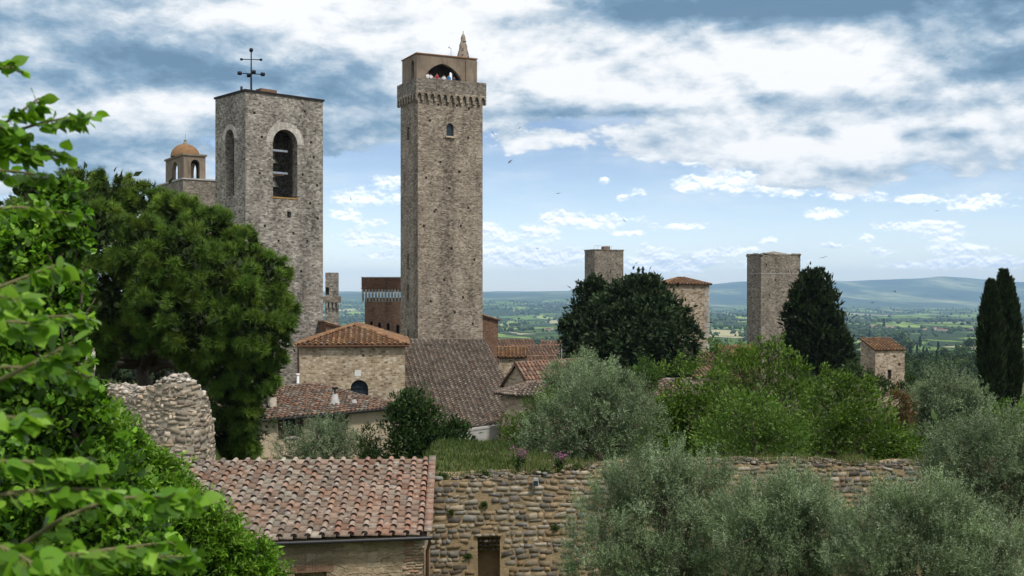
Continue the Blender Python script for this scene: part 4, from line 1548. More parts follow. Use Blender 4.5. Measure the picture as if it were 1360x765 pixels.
# ================================================================== town houses right of the wide roof
def gable(name, label, pxc, Yc, th, xr, depth, ztop_py, rise, wall, tmat, pal, zbase, rdir='x', over=.3, cat='house', sp=.46, extra=None):
    """house with a ridge along its front ('x') or running back ('y')"""
    B = Bld(name, label, cat, pxc, Yc, th, xr, None, depth, zbase=zbase)
    a, b, o = B.a, depth, over
    z = B.fz(ztop_py, a / 2)
    bm = bmesh.new()
    if rdir == 'x':
        loop = [(0, 0), (b, 0), (b, z), (b / 2, z + rise), (0, z)]
        prism(bm, loop, lambda v, zz, d: Vector((d, v, zz)), 0, a)
    else:
        loop = [(0, 0), (a, 0), (a, z), (a / 2, z + rise), (0, z)]
        prism(bm, loop, lambda u, zz, d: Vector((u, d, zz)), 0, b)
    bm_obj('wall', bm, wall, B.e)
    dz = .14
    if rdir == 'x':
        k = rise / (b / 2)
        e0 = z - k * o + dz
        A = [(-o, -o, e0), (a + o, -o, e0), (a + o, b / 2, z + rise + dz), (-o, b / 2, z + rise + dz)]
        Bk = [(a + o, b + o, e0), (-o, b + o, e0), (-o, b / 2, z + rise + dz), (a + o, b / 2, z + rise + dz)]
        rg = ((-o, b / 2, z + rise + dz + .04), (a + o, b / 2, z + rise + dz + .04))
    else:
        k = rise / (a / 2)
        e0 = z - k * o + dz
        A = [(-o, b + o, e0), (-o, -o, e0), (a / 2, -o, z + rise + dz), (a / 2, b + o, z + rise + dz)]
        Bk = [(a + o, -o, e0), (a + o, b + o, e0), (a / 2, b + o, z + rise + dz), (a / 2, -o, z + rise + dz)]
        rg = ((a / 2, -o, z + rise + dz + .04), (a / 2, b + o, z + rise + dz + .04))
    tile_roof('roof_slope', A, tmat, pal, B.e, sp=sp)
    tile_roof('roof_slope', Bk, tmat, pal, B.e, sp=sp)
    ridge_caps(B.e, rg[0], rg[1], tmat, pal)
    return B


def town():
    # brick block right behind the tall tower
    B = Bld('brick_tower_annexe', 'plain red brick block against the right side of the tall tower', 'building', 632, 160, 12, 661.5, None, 8, zbase=-20)
    bm = bmesh.new()
    zl, zr = B.fz(416.5), B.fz(426, B.a)
    prism(bm, [(0, 0), (B.a, 0), (B.a, zr), (0, zl)], B.fm(), 0, 8)
    bm_obj('wall', bm, M_BRICK, B.e)
    tile_roof('roof', [(B.a + .3, 8.3, zr + .06), (B.a + .3, -.3, zr + .06), (-.2, -.3, zl + .12), (-.2, 8.3, zl + .12)], M_TILE, PAL_BROWN, B.e)
    gable('ochre_roof_house', 'narrow stone house with an ochre lichened tile roof behind the wide grey roof', 663, 128, 0, 697, 6, 475, .9, M_OCHRE, M_TILE_OR, PAL_ORANGE, -19)
    h = gable('stone_gable_house', 'stone house with a bare triangular gable facing the wide grey roof', 669, 96, -42, 703, 9, 512, 1.75, M_OCHRE, M_TILE, PAL_BROWN, -14, 'y', .25)
    # small polygonal roofed turret house in front
    e = thing('round_turret_house', 'small turret house with a low many sided grey brown tile roof beside the olive tree', 'house', tuple(at(713, 395, 90))[:2] + (-13.5,))
    zE, zA = -(527 - HY) / F * 86 + 13.5, -(505 - HY) / F * 90 + 13.5
    r = 3.45
    acc_pts = [(r * math.cos(2 * math.pi * k / 8 + .18), r * math.sin(2 * math.pi * k / 8 + .18), zE) for k in range(8)]
    bm = bmesh.new()
    vs0 = [bm.verts.new((p[0] * .84, p[1] * .84, 0)) for p in acc_pts]
    vs1 = [bm.verts.new((p[0] * .84, p[1] * .84, zE + .1)) for p in acc_pts]
    for k in range(8):
        bm.faces.new((vs0[k], vs0[(k + 1) % 8], vs1[(k + 1) % 8], vs1[k]))
    bm_obj('wall', bm, M_TAN, e)
    for k in range(8):
        tile_roof('roof_slope', [acc_pts[k], acc_pts[(k + 1) % 8], (0, 0, zA)], M_TILE, PAL_GREY, e, sp=.33)
        ridge_caps(e, acc_pts[k], (0, 0, zA), M_TILE, PAL_BROWN, r=.10)
    # roofs stepping away behind
    gable('long_brown_roof_house', 'long brown tiled house nearest behind the ochre lichened roof', 690, 152, 10, 760, 9, 477, 1.5, M_BRICK, M_TILE, PAL_BROWN, -21)
    gable('dark_eaved_house', 'brown roofed house with a deep dark eave above the stone gable', 693, 138, 4, 748, 6, 485, .8, M_BRICK_DK, M_TILE, PAL_BROWN, -20)
    gable('upper_roof_house', 'farthest brown roofed house seen against the valley fields', 664, 172, 8, 712, 9, 465, 1.3, M_TAN, M_TILE, PAL_BROWN, -22)
    g = gable('hip_ended_house', 'brown roofed house with a square chimney left of the big dark oak', 712, 165, -14, 768, 9, 473, 1.8, M_TAN, M_TILE, PAL_BROWN, -22)
    g.box('chimney', M_BRICK, 2.0, 2.8, 3.6, 4.4, g.fz(466), g.fz(455.5))
    # thin mast
    p = at(746, 500, 120)
    e = thing('antenna_mast', 'thin pale antenna mast standing among roofs left of the dark oak', 'mast', (p.x, p.y, -14.5))

    def mast(acc):
        zt = -(457 - HY) / F * 120 + 14.5
        tube(acc, [(0, 0, 0), (0, 0, zt)], .05, (.35, .35, .35), 6)
    bits('pole', e, M_GREYMETAL, mast)

    def arms(acc):
        zt = -(457 - HY) / F * 120 + 14.5
        for k in range(3):
            tube(acc, [(-.45, 0, zt - .3 - k * .35), (.45, 0, zt - .3 - k * .35)], .02, (.35, .35, .35), 5)
    bits('aerial', e, M_GREYMETAL, arms)
    # terracotta roofs among the green trees on the right
    gable('red_roof_house', 'house with red tile roof half hidden by green shrubs below the orange roofed tower', 905, 118, 18, 970, 9, 500, 2.1, M_TAN, M_TILE, PAL_BROWN * 1.15, -18)
    gable('half_hidden_house', 'low tile roof half hidden by shrubs at the foot of the big dark oak', 868, 88, 10, 930, 6, 527, 1.0, M_TAN, M_TILE, PAL_NEAR * .75, -14)
    gable('small_red_house', 'small red tiled house with brick chimney left of the tall square tower', 965, 150, 8, 1010, 7, 474, 1.2, M_BRICK, M_TILE_OR, PAL_ORANGE, -19).box('chimney', M_BRICK, 1.2, 1.9, 2.6, 3.3, 10.0, 12.2)
    # low grey wall by the lane under the wide roof
    p0, p1 = at(628, 583, 88), at(672, 579, 91)
    e = thing('low_lane_wall', 'low pale grey wall along the lane under the wide grey roof', 'wall', (p0.x, p0.y, -12.2), math.atan2(p1.y - p0.y, p1.x - p0.x))
    bm = bmesh.new()
    box_bm(bm, -1.5, (p1 - p0).length + 1, 0, .3, 0, -(569 - HY) / F * 88 + 12.2 - .16)
    bm_obj('wall', bm, M_CEMENT, e)
    bm = bmesh.new()
    zc = -(569 - HY) / F * 88 + 12.2
    box_bm(bm, -1.55, (p1 - p0).length + 1.05, -.05, .35, zc - .156, zc)
    bm_obj('coping', bm, M_CEMENT, e)


town()


# ================================================================== the three towers on the right
def right_towers():
    B = Bld('flat_topped_tower', 'square brown stone tower rising behind the big dark oak', 'tower', 789.5, 230, 24, 828, 776.5, zbase=-26)
    zt = B.fz(332.5)
    B.shell('wall', M_RTOWER, zt)
    bm = bmesh.new()
    box_bm(bm, -.1, B.a + .1, -.1, B.b + .1, zt + .003, zt + .25)
    bm_obj('coping_slab', bm, M_TORRE_DK, B.e)
    B.box('roof_block', M_BRICK, B.fu(808), B.fu(815), 1.5, 3, zt + .25, zt + .95, bevel=.02)

    def rail(acc):
        for k in range(6):
            x = .5 + k * .8
            tube(acc, [(x, 1.0, zt + .2), (x, 1.0, zt + 1.0)], .03, (.5, .5, .5), 4)
        tube(acc, [(.5, 1.0, zt + 1.0), (4.5, 1.0, zt + 1.0)], .03, (.5, .5, .5), 4)
    bits('railing', B.e, M_GREYMETAL, rail)

    B = Bld('orange_roofed_tower', 'broad tan stone tower with a low orange hipped tile roof right of the dark oak', 'tower', 884, 205, 10, 942, 868, zbase=-26)
    zt = B.fz(378.5)
    B.shell('wall', M_TAN, zt)
    hip_roof(B, zt + .14, .4, 1.35, M_TILE_OR, PAL_ORANGE, sp=.62, row=.6, seg=4, inset=4.0)
    bm = bmesh.new()
    n = 14
    for k in range(n):
        zz = B.fz(380) - k * .95 - .5
        w = (.55, .95)[k % 2]
        box_bm(bm, B.a - w, B.a + .04, -.04, .5, zz - .42, zz + .42)
    bm_obj('quoins', bm, M_PALE, B.e, bevel=.02)

    B = Bld('tall_square_tower', 'tall square stone tower with rough flat top left of the broad cypress', 'tower', 1010.5, 190, 25, 1063, 992, zbase=-24)
    zt = B.fz(338.5)
    fh = []
    for px, py in ((1030, 372), (1047, 360), (1022, 392), (1040, 405), (1052, 384), (1018, 352)):
        u, z = B.front(px, py)
        fh.append(rect(u - .13, u + .13, z - .15, z + .15))
    lh = []
    for px, py in ((1003, 366), (998, 395), (1005, 410)):
        v, z = B.left(px, py)
        lh.append(rect(v - .13, v + .13, z - .15, z + .15))
    B.shell('wall', M_RTOWER, zt, fh, lh, .6, fback=tuple(range(len(fh))), lback=tuple(range(len(lh))))

    def top(acc):
        # rough courses left on top
        T = np.array([(x, y, z) for x in (-1, 1) for y in (-1, 1) for z in (-1, 1)], float)
        fs = [(0, 1, 3, 2), (4, 6, 7, 5), (0, 4, 5, 1), (2, 3, 7, 6), (0, 2, 6, 4), (1, 5, 7, 3)]
        n = 170
        t = RNG.random(n)
        side = RNG.integers(0, 4, n)
        x = np.where(side == 0, t * B.a, np.where(side == 1, B.a - .2, np.where(side == 2, t * B.a, .2)))
        y = np.where(side == 0, .2, np.where(side == 1, t * B.b, np.where(side == 2, B.b - .2, t * B.b)))
        z = zt + RNG.uniform(-.02, .16, n) + .10 * np.sin(t * 9 + side)
        sc = np.stack([RNG.uniform(.18, .36, n), RNG.uniform(.15, .24, n), RNG.uniform(.08, .16, n)], 1)
        an = RNG.normal(0, .15, n) + (side % 2) * np.pi / 2
        fr = np.stack([np.stack([np.cos(an), np.sin(an), 0 * an], 1), np.stack([-np.sin(an), np.cos(an), 0 * an], 1), np.tile([0, 0, 1.], (n, 1))], 2)
        acc.inst(T, fs, np.stack([x, y, z], 1), fr, sc, np.array([(.17, .15, .125)]) * RNG.uniform(.6, 1.35, (n, 1)))
        V = np.array([(.3, .3, zt + .05), (B.a - .3, .3, zt + .05), (B.a - .3, B.b - .3, zt + .05), (.3, B.b - .3, zt + .05), (B.a / 2, B.b / 2, zt + .75)])
        acc.add(V, [np.array([(0, 1, 4), (1, 2, 4), (2, 3, 4), (3, 0, 4)])], (.22, .19, .16))
    bits('ruined_top_courses', B.e, M_STONES, top)
    # iron tie band
    bm = bmesh.new()
    zz = B.fz(363)
    box_bm(bm, -.02, B.a + .02, -.02, B.b + .02, zz - .04, zz + .04)
    bm_obj('iron_band', bm, M_CEMENT, B.e)

    B = Bld('small_tower_house', 'small squat stone tower house with tile roof and one slit window among trees', 'tower', 1162.5, 170, 16, 1201.5, 1143, zbase=-20)
    zt = B.fz(466)
    w0 = B.frect(1179, 1184, 491, 504)
    fh = [rect(*w0)]
    for px, py, s in ((1188, 473.5, .16), (1194.5, 484, .2), (1169, 486, .1), (1191, 500, .1)):
        u, z = B.front(px, py)
        fh.append(rect(u - s, u + s, z - s, z + s))
    B.shell('wall', M_TAN, zt, fh, [], .5, fback=tuple(range(1, len(fh))))
    B.pane('window', rect(*w0), M_DARK, d=.3)
    # single slope rising to the back
    zr = B.fz(455.5, 0) + .55
    o = .25
    bm = bmesh.new()
    prism(bm, [(0, zt), (B.b, zt), (B.b, zr - .14)], lambda v, z, d: Vector((d, v, z)), 0, B.a)
    bm_obj('upper_wall', bm, M_TAN, B.e)
    tile_roof('roof', [(-o, -o, zt + .1), (B.a + o, -o, zt + .1), (B.a + .1, B.b + o, zr + .06), (-.1, B.b + o, zr + .06)], M_TILE_OR, PAL_ORANGE * .85, B.e, sp=.55, row=.55)


right_towers()


# ================================================================== rubble: individual stones bedded in mortar
STONE_T = []
for i in range(4):
    for j in range(4):
        STONE_T.append(((-.5, -.42, .42, .5)[i], (-.5, -.38, .38, .5)[j], 0.0 if i in (0, 3) or j in (0, 3) else 1.0))
STONE_T = np.array(STONE_T)
STONE_F = [(i * 4 + j, (i + 1) * 4 + j, (i + 1) * 4 + j + 1, i * 4 + j + 1) for i in range(3) for j in range(3)]
PAL_WALL = np.array([(.24, .20, .15), (.20, .17, .13), (.29, .245, .18), (.15, .132, .112), (.235, .175, .11), (.19, .182, .168), (.27, .195, .12), (.12, .105, .088), (.32, .28, .22)])
PAL_RUIN = np.array([(.42, .375, .31), (.34, .30, .245), (.50, .45, .38), (.27, .24, .205), (.45, .37, .29), (.36, .33, .30), (.22, .20, .17), (.54, .50, .44)])


def stones_on(acc, path, htop, zbot, U, pal, hrange=(.12, .23), wrange=(.14, .46), bulge=(.03, .08), skip=None, jit=.14, tone=None, chaos=.3, wmean=.28):
    """path(u) -> point xy and outward normal xy; rows of stones up to htop(u)"""
    P, Fr, S, C, TT = [], [], [], [], []
    z = zbot
    top = max(htop(x) for x in np.linspace(0, U, 40))
    while z < top:
        h = RNG.uniform(*hrange)
        u = -RNG.uniform(0, .3)
        while u < U:
            w = min(wrange[1], max(wrange[0], RNG.gamma(4, wmean / 4)))
            uc, zc = u + w / 2, z + h / 2
            hh = h * RNG.uniform(.8, 1.06)
            u += w
            if uc > U - .03 or uc < .03 or zc > htop(uc) - hh * .35:
                continue
            if RNG.random() < .035 * chaos or (skip and skip(uc, zc, w, hh)):
                continue
            (x, y), (nx, ny) = path(uc)
            zz = zc + .07 * chaos * mn.noise(Vector((uc * .9, zc * .5, 3))) + RNG.normal(0, .018 * chaos)
            n_ = nrm(np.array([nx, ny, RNG.normal(0, .06)]) + RNG.normal(0, .05, 3))
            t_ = nrm(np.array([-ny, nx, RNG.normal(0, .05 + .05 * chaos)]))
            t_ = nrm(t_ - n_ * (t_ @ n_))
            b_ = np.cross(n_, t_)
            P.append((x + nx * .005, y + ny * .005, zz))
            Fr.append(np.stack([t_, b_, n_], 1))
            S.append(1.0)
            T = STONE_T * np.array([w * .94, hh * .90, RNG.uniform(*bulge)])
            T = T + RNG.normal(0, jit, T.shape) * np.array([w * .40, hh * .48, .06])
            T[STONE_T[:, 2] == 0, 2] = -.03
            TT.append(T)
            c = pal[RNG.integers(0, len(pal))] * RNG.uniform(.70, 1.2)
            if tone:
                c = c * tone(uc, zc)
            C.append(c)
        z += h
    acc.inst(np.array(TT), STONE_F, np.array(P), np.array(Fr), np.array(S), np.array(C))


def loose_stones(acc, pts, size, pal, flat=.6):
    n = len(pts)
    ico = bmesh.new()
    bmesh.ops.create_icosphere(ico, subdivisions=1, radius=1)
    T = np.array([v.co[:] for v in ico.verts])
    fs = [tuple(v.index for v in f.verts) for f in ico.faces]
    ico.free()
    TT = T[None] * RNG.uniform(.72, 1.2, (n, len(T), 1))
    sc = RNG.uniform(size[0], size[1], (n, 1)) * np.concatenate([RNG.uniform(.8, 1.5, (n, 2)), RNG.uniform(flat * .7, flat * 1.2, (n, 1))], 1)
    an = RNG.uniform(0, 2 * np.pi, n)
    fr = np.stack([np.stack([np.cos(an), np.sin(an), 0 * an], 1), np.stack([-np.sin(an), np.cos(an), 0 * an], 1), np.tile([0, 0, 1.], (n, 1))], 2)
    acc.inst(TT, fs, np.asarray(pts), fr, sc, pal[RNG.integers(0, len(pal), n)] * RNG.uniform(.75, 1.2, (n, 1)))


# ================================================================== near house with the terracotta roof
def near_house():
    EL, ER = at(330, 717.5, 24.2), at(567, 709, 25.0)
    RR, RL = at(573.5, 609, 29.6), at(205, 617, 28.4)
    d = (ER - EL).normalized()
    EL = EL - d * 2.2
    e = thing('tile_roofed_house', 'near low house with mottled terracotta tile roof beside the rubble wall', 'house', (EL.x, EL.y, -8.0))
    o = e.location
    l = lambda p: tuple(p - o)
    tile_roof('roof', [l(EL), l(ER), l(RR), l(RL)], M_TILE_NEAR, PAL_NEAR * np.array([.98, 1.0, .95]), e, sp=.305, row=.335, seg=8, jit=.003, tray=.92, grad=.6, rr_=.072, skew=True)
    # flat edging tiles along the right verge
    ridge_dir = (RR - ER)

    def verge(acc):
        n = 15
        T = np.array([(0, -.09, 0), (.38, -.09, -.02), (.38, .09, -.02), (0, .09, 0), (0, -.09, .03), (.38, -.09, .012), (.38, .09, .012), (0, .09, .03)])
        fs = [(4, 5, 6, 7), (0, 1, 5, 4), (2, 3, 7, 6), (3, 0, 4, 7), (1, 2, 6, 5), (3, 2, 1, 0)]
        P = np.array([l(ER + ridge_dir * (i / n)) for i in range(n)]) + np.array([.02, 0, .045])
        dd = np.tile(np.array(ridge_dir.normalized()), (n, 1))
        acc.inst(T, fs, P, frames(dd, np.tile([0, 0, 1.], (n, 1))), 1.0, PAL_NEAR[[0, 1, 2, 5, 8]][RNG.integers(0, 5, n)])
    bits('verge_tiles', e, M_TILE_NEAR, verge)

    def ridge(acc):
        n = 26
        for i in range(n):
            pass
    # walls: front face under the eave, right side, back
    nrmv = Vector((-d.y, d.x, 0))
    ins = .22
    A, Bp = EL + nrmv * ins, ER + nrmv * ins - d * .03
    C_, D = RR - d * .03 - nrmv * .05, RL - nrmv * .05
    bm = bmesh.new()
    L = (Bp - A).length
    ztop = ER.z - .10 + 8.0
    A0 = A - o
    A0.z = 0
    fm = lambda u, z, dd: A0 + Vector((d.x, d.y, 0)).normalized() * u + nrmv.normalized() * dd + Vector((0, 0, z))
    # small window with a brick lintel at the lower edge of the picture
    wl = []
    for px in (391, 434):
        k = (px - CX) / F
        dn = Vector((d.x, d.y, 0)).normalized()
        A_ = A
        u = (k * A_.y - A_.x) / (dn.x - k * dn.y)
        wl.append(u)
    Yw = A.y + d.y * wl[0]
    zw = -(761.5 - HY) / F * Yw + 8.0
    # wall face: its top follows the eave line
    ua, ub = 0, L
    za, zb_ = EL.z + 8.0 - .02, ER.z + 8.0 - .02
    plate(bm, [(0, 0), (L, 0), (L, zb_), (0, za)], [rect(wl[0], wl[1], zw - .95, zw)], fm, .3, back=(0,))
    for (p, q) in ((Bp, C_), (C_, D), (D, A)):
        p_, q_ = p - o, q - o
        bm.faces.new([bm.verts.new(x) for x in ((p_.x, p_.y, 0), (q_.x, q_.y, 0), (q_.x, q_.y, q_.z - .08), (p_.x, p_.y, p_.z - .08))])
    # UV along the wall: rotate is small, boxuv is enough
    bm_obj('wall', bm, M_PLASTER_NEAR, e)
    bm = bmesh.new()
    nb = 15
    st = (wl[1] - wl[0] + .3) / nb
    for i in range(nb):
        u = wl[0] - .15 + i * st
        prism(bm, rect(u + .006, u + st - .006, zw + .004, zw + .17 + RNG.uniform(-.01, .01)), fm, -.012, .05)
    bm_obj('brick_lintel', bm, M_BRICK, e)
    # brick quoins low at the right corner
    acc = Acc()
    pth = lambda u: (tuple((fm(L - .42 + u, 0, 0))[:2]), (-nrmv.x, -nrmv.y))
    stones_on(acc, pth, lambda u: 2.62, .3, .42, np.array([(.36, .2, .13), (.40, .27, .18), (.34, .26, .18), (.42, .34, .25)]), (.055, .075), (.12, .24), (.012, .02), jit=.04)
    link('brick_quoins', acc.mesh('brick_quoins'), M_STONES, e)

    def gut(acc):
        a, b = EL - o, ER - o
        n_ = -nrmv * .09
        pts = [np.array(a + n_) + [0, 0, -.05], np.array(b + n_ + d * .10) + [0, 0, -.05]]
        # half round channel
        t = np.array(d)
        an = np.linspace(np.pi, 2 * np.pi, 7)
        side = np.array([-d.y, d.x, 0])
        ring = lambda p, r: np.array([p + side * r * math.cos(x) + np.array([0, 0, 1]) * r * math.sin(x) for x in an])
        V = np.concatenate([ring(pts[0], .07), ring(pts[1], .07), ring(pts[0], .062), ring(pts[1], .062)])
        q = []
        for i in range(6):
            q += [(i, i + 1, 7 + i + 1, 7 + i), (14 + i, 14 + i + 1, 21 + i + 1, 21 + i)]
        q += [(0, 7, 21, 14), (6, 13, 27, 20)]
        acc.add(V, [np.array(q), np.array([(0, 1, 2, 3, 4, 5, 6), (7, 8, 9, 10, 11, 12, 13)])], (.04, .04, .045))
        nbk = 9
        for i in range(nbk):
            p = pts[0] + (pts[1] - pts[0]) * (i + .5) / nbk
            tube(acc, [p + [0, 0, -.07], p + side * .16 + [0, 0, -.02]], .012, (.04, .04, .04), 4)
    bits('gutter', e, M_GUTTER, gut)

    def down(acc):
        p = np.array(Bp - o) + np.array([.075, -.02, 0])
        g = np.array(ER - o - nrmv * .09 + d * .04)
        tube(acc, [g + [0, 0, -.08], g + [.01, 0, -.18], [p[0], p[1] - .06, g[2] - .40], [p[0], p[1] - .06, 0.0]], .042, (.15, .08, .05), 8)
    bits('downpipe', e, M_COPPER, down)


near_house()


# ================================================================== the long rubble wall
WX0, WX1 = -2.22, 14.5


def wall_top(x):
    base = np.interp(x, [-2.1, 0.5, 1.0, 2.4, 4, 7, 8.6, 9.0, 12, 15], [-4.66, -4.60, -4.58, -4.44, -4.42, -4.42, -4.46, -4.55, -4.60, -4.62])
    return base + .05 * mn.noise(Vector((x * 1.7, 3, 1))) + .04 * mn.noise(Vector((x * 5, 8, 1)))


def rubble_wall():
    e = thing('rubble_wall', 'long wall of coursed brown rubble with a small square niche, grown over on top', 'wall', (WX0, 29.0, -8.2))
    o = np.array(e.location)
    nx = at(634.5, 0, 29.35).x, at(664, 0, 29.35).x
    nz = at(0, 775, 29.3).z, at(0, 712, 29.3).z
    yf = lambda x: float(wall_face_y(x))
    sl = 2.0 / 13.5
    nv = nrm(np.array([sl, -1.0]))
    # mortar core with the niche cut out
    bm = bmesh.new()
    xs = np.arange(WX0, WX1, .35)
    outer = [(WX0, -8.2), (WX1, -8.2)] + [(x, wall_top(x) - .08) for x in xs[::-1]]
    fm = lambda x, z, d: Vector((x - o[0], yf(x) + d - o[1], z - o[2]))
    plate(bm, outer, [rect(nx[0], nx[1], nz[0], nz[1])], fm, .66, back=(0,))
    # top and back of the core
    prev = None
    for x in xs:
        a = bm.verts.new(fm(x, wall_top(x) - .08, 0.0))
        b = bm.verts.new(fm(x, wall_top(x) - .02, 1.15))
        c = bm.verts.new(fm(x, -8.2, 1.15))
        if prev:
            bm.faces.new((prev[0], a, b, prev[1]))
            bm.faces.new((prev[1], b, c, prev[2]))
        prev = (a, b, c)
    bm_obj('mortar_bed', bm, M_MORTAR, e)
    acc = Acc()
    skip = lambda u, z, w, h: (nx[0] - w * .5 < u + WX0 < nx[1] + w * .5) and z + o[2] < nz[1] + h * .4
    tone = lambda u, z: np.array([1, 1, 1.]) * (1.0 + .22 * mn.noise(Vector((u * .35, z * .6, 6)))) * (np.array([1.05, .97, .86]) if z < 1.4 else np.array([1, 1, 1]))
    path = lambda u: ((u, yf(u + WX0) - o[1]), tuple(nv))
    stones_on(acc, path, lambda u: wall_top(u + WX0) - o[2], .9, WX1 - WX0, PAL_WALL, (.085, .20), (.11, .38), (.006, .024), skip, .15, tone, .9, .27)
    # lintel stones and rough jambs of the niche
    link('stone_face', acc.mesh('stone_face'), M_STONES, e)
    acc = Acc()
    n = 900
    x = RNG.uniform(WX0, WX1, n)
    d = RNG.uniform(.0, .8, n)
    pts = np.stack([x - o[0], wall_face_y(x) + d - o[1], np.array([wall_top(a) for a in x]) - o[2] + RNG.uniform(-.06, .03, n)], 1)
    loose_stones(acc, pts, (.04, .10), PAL_WALL * .8, .45)
    link('top_course', acc.mesh('top_course'), M_STONES, e)
    acc = Acc()
    pts = [(nx[0] - o[0] + t, yf(nx[0]) - o[1] + .03, nz[1] - o[2] + .05) for t in (.02, .2, .4, .55)]
    loose_stones(acc, pts, (.08, .12), PAL_WALL * .8, .5)
    V = []
    for k in range(3):
        z0 = nz[1] - .12 - k * .13 - o[2]
        loose_stones(acc, [(nx[0] - o[0] + .07 + i * .12, yf(nx[0]) - o[1] + .14 + k * .10, z0) for i in range(5)], (.06, .08), PAL_WALL * .6, .6)
    link('niche_lintel', acc.mesh('niche_lintel'), M_STONES, e)
    # jog: the set-forward buttress end on the right
    # lamps fixed on the wall head
    for (px, py, c, lab) in ((711.5, 640, M_GREYMETAL, 'small grey floodlight hanging on the rubble wall just below its top'), (1175, 621.5, M_GUTTER, 'small black floodlight lying on the wall top at the right')):
        Y = 29.2 if px < 1000 else 30.9
        p = at(px, py, Y)
        p.y = float(wall_face_y(p.x)) - (.16 if px < 1000 else -.12)
        t = thing('floodlight', lab, 'floodlight', p)
        bm = bmesh.new()
        vs = box_bm(bm, -.08, .08, -.06, .06, -.11, .10)
        for v in vs[4:]:
            v.co.x *= .7
            v.co.y *= .6
        if px > 1000:
            for v in vs:
                v.co = Vector((v.co.z * 1.7, v.co.y * 1.3, v.co.x * .9))
        bm_obj('housing', bm, c, t, bevel=.012)
        bm = bmesh.new()
        box_bm(bm, -.03, .03, .061, .2, -.02, .02) if px < 1000 else box_bm(bm, -.03, .03, -.03, .03, -.14, -.075)
        bm_obj('bracket', bm, M_IRON, t)
        bm = bmesh.new()
        box_bm(bm, -.06, .06, -.075, -.062, -.09, .03) if px < 1000 else box_bm(bm, -.12, .12, -.1, -.085, -.04, .04)
        bm_obj('lens', bm, M_GLASS, t)


rubble_wall()


# ================================================================== the ruined bastion on the left
def ruin():
    key = [(96, 35.6, 524), (120, 35.0, 519), (143, 34.6, 517), (160, 34.2, 521), (172, 33.8, 527), (186, 33.5, 521), (203, 33.2, 510), (222, 33.0, 506), (242, 33.0, 505.5), (258, 33.15, 509),
           (270, 33.5, 518), (278, 34.0, 530), (283, 34.8, 552), (284, 35.8, 585)]
    P = np.array([[(px - CX) / F * Y, Y, -(py - HY) / F * Y] for px, Y, py in key])
    seg = np.linalg.norm(np.diff(P[:, :2], axis=0), axis=1)
    cum = np.concatenate([[0], np.cumsum(seg)])
    U = cum[-1]
    e = thing('ruined_bastion', 'ruined rounded stump of rubble wall in front of the big pine', 'ruin', (P[7, 0], P[7, 1], -5.6))
    o = np.array(e.location)
    ip = lambda u, k: np.interp(u, cum, P[:, k])

    def path(u):
        bulge = .10 * mn.noise(Vector((u * 1.3, 2.2, 0)))
        x, y = ip(u, 0), ip(u, 1)
        dx, dy = ip(u + .05, 0) - ip(u - .05, 0), ip(u + .05, 1) - ip(u - .05, 1)
        l = math.hypot(dx, dy) or 1
        n = (dy / l, -dx / l)
        return (x - o[0] + n[0] * bulge, y - o[1] + n[1] * bulge), n
    htop = lambda u: ip(u, 2) - o[2] + .05 * mn.noise(Vector((u * 4, 1, 1)))
    bm = bmesh.new()
    us = np.linspace(0, U, 60)
    prev = None
    for u in us:
        (x, y), n = path(u)
        h = htop(u) - .10
        row = [bm.verts.new((x, y, 0)), bm.verts.new((x, y, h * .5)), bm.verts.new((x, y, h)), bm.verts.new((x - n[0] * .5, y - n[1] * .5, h + .10)), bm.verts.new((x - n[0] * 1.0, y - n[1] * 1.0, h + .02)), bm.verts.new((x - n[0] * 1.1, y - n[1] * 1.1, 0))]
        if prev:
            for i in range(5):
                bm.faces.new((prev[i], row[i], row[i + 1], prev[i + 1]))
        else:
            bm.faces.new(row[::-1])
        prev = row
    bm.faces.new(prev)
    bm_obj('mortar_core', bm, M_MORTAR_G, e)
    acc = Acc()
    stones_on(acc, path, htop, .15, U, PAL_RUIN, (.06, .22), (.06, .36), (.004, .034), None, .22, lambda u, z: (np.array([1.12, .86, .70]) if 1.0 < u < 1.9 and z < 1.6 else np.array([.92, .84, .73])) * (1 + .3 * mn.noise(Vector((u, z, 2)))), 1.9, .19)
    link('stone_face', acc.mesh('stone_face'), M_STONES, e)
    acc = Acc()
    n = 640
    u = RNG.uniform(0, U * .97, n)
    pts = []
    for q in u:
        (x, y), nv = path(q)
        d = RNG.uniform(.0, 1.0)
        pts.append((x - nv[0] * d, y - nv[1] * d, htop(q) + RNG.uniform(-.1, .05) + .1 * math.sin(d * 3)))
    loose_stones(acc, pts, (.04, .10), PAL_RUIN, .7)
    link('broken_top', acc.mesh('broken_top'), M_STONES, e)
    # square pier left of it
    e = thing('stone_pier', 'broken upright stone pier among leaves left of the ruined rounded stump', 'pier', tuple(at(104, 395, 34))[:2] + (-5.6,))
    zt = -(461 - HY) / F * 34 + 5.6
    bm = bmesh.new()
    box_bm(bm, -.45, .28, 0, .55, 0, zt - .06)
    bm_obj('mortar_core', bm, M_MORTAR_G, e)
    acc = Acc()
    stones_on(acc, lambda u: ((u - .45, 0), (0, -1)), lambda u: zt - .2 * abs(u - .5), .3, .73, PAL_RUIN, (.14, .30), (.25, .46), (.03, .06), None, .08)
    stones_on(acc, lambda u: ((.28, u), (1, 0)), lambda u: zt - .1, .3, .55, PAL_RUIN, (.14, .30), (.25, .46), (.03, .06), None, .08)
    loose_stones(acc, np.stack([RNG.uniform(-.4, .25, 40), RNG.uniform(0, .5, 40), zt - RNG.uniform(0, .12, 40)], 1), (.05, .11), PAL_RUIN, .7)
    link('stone_face', acc.mesh('stone_face', True), M_STONES, e)


ruin()


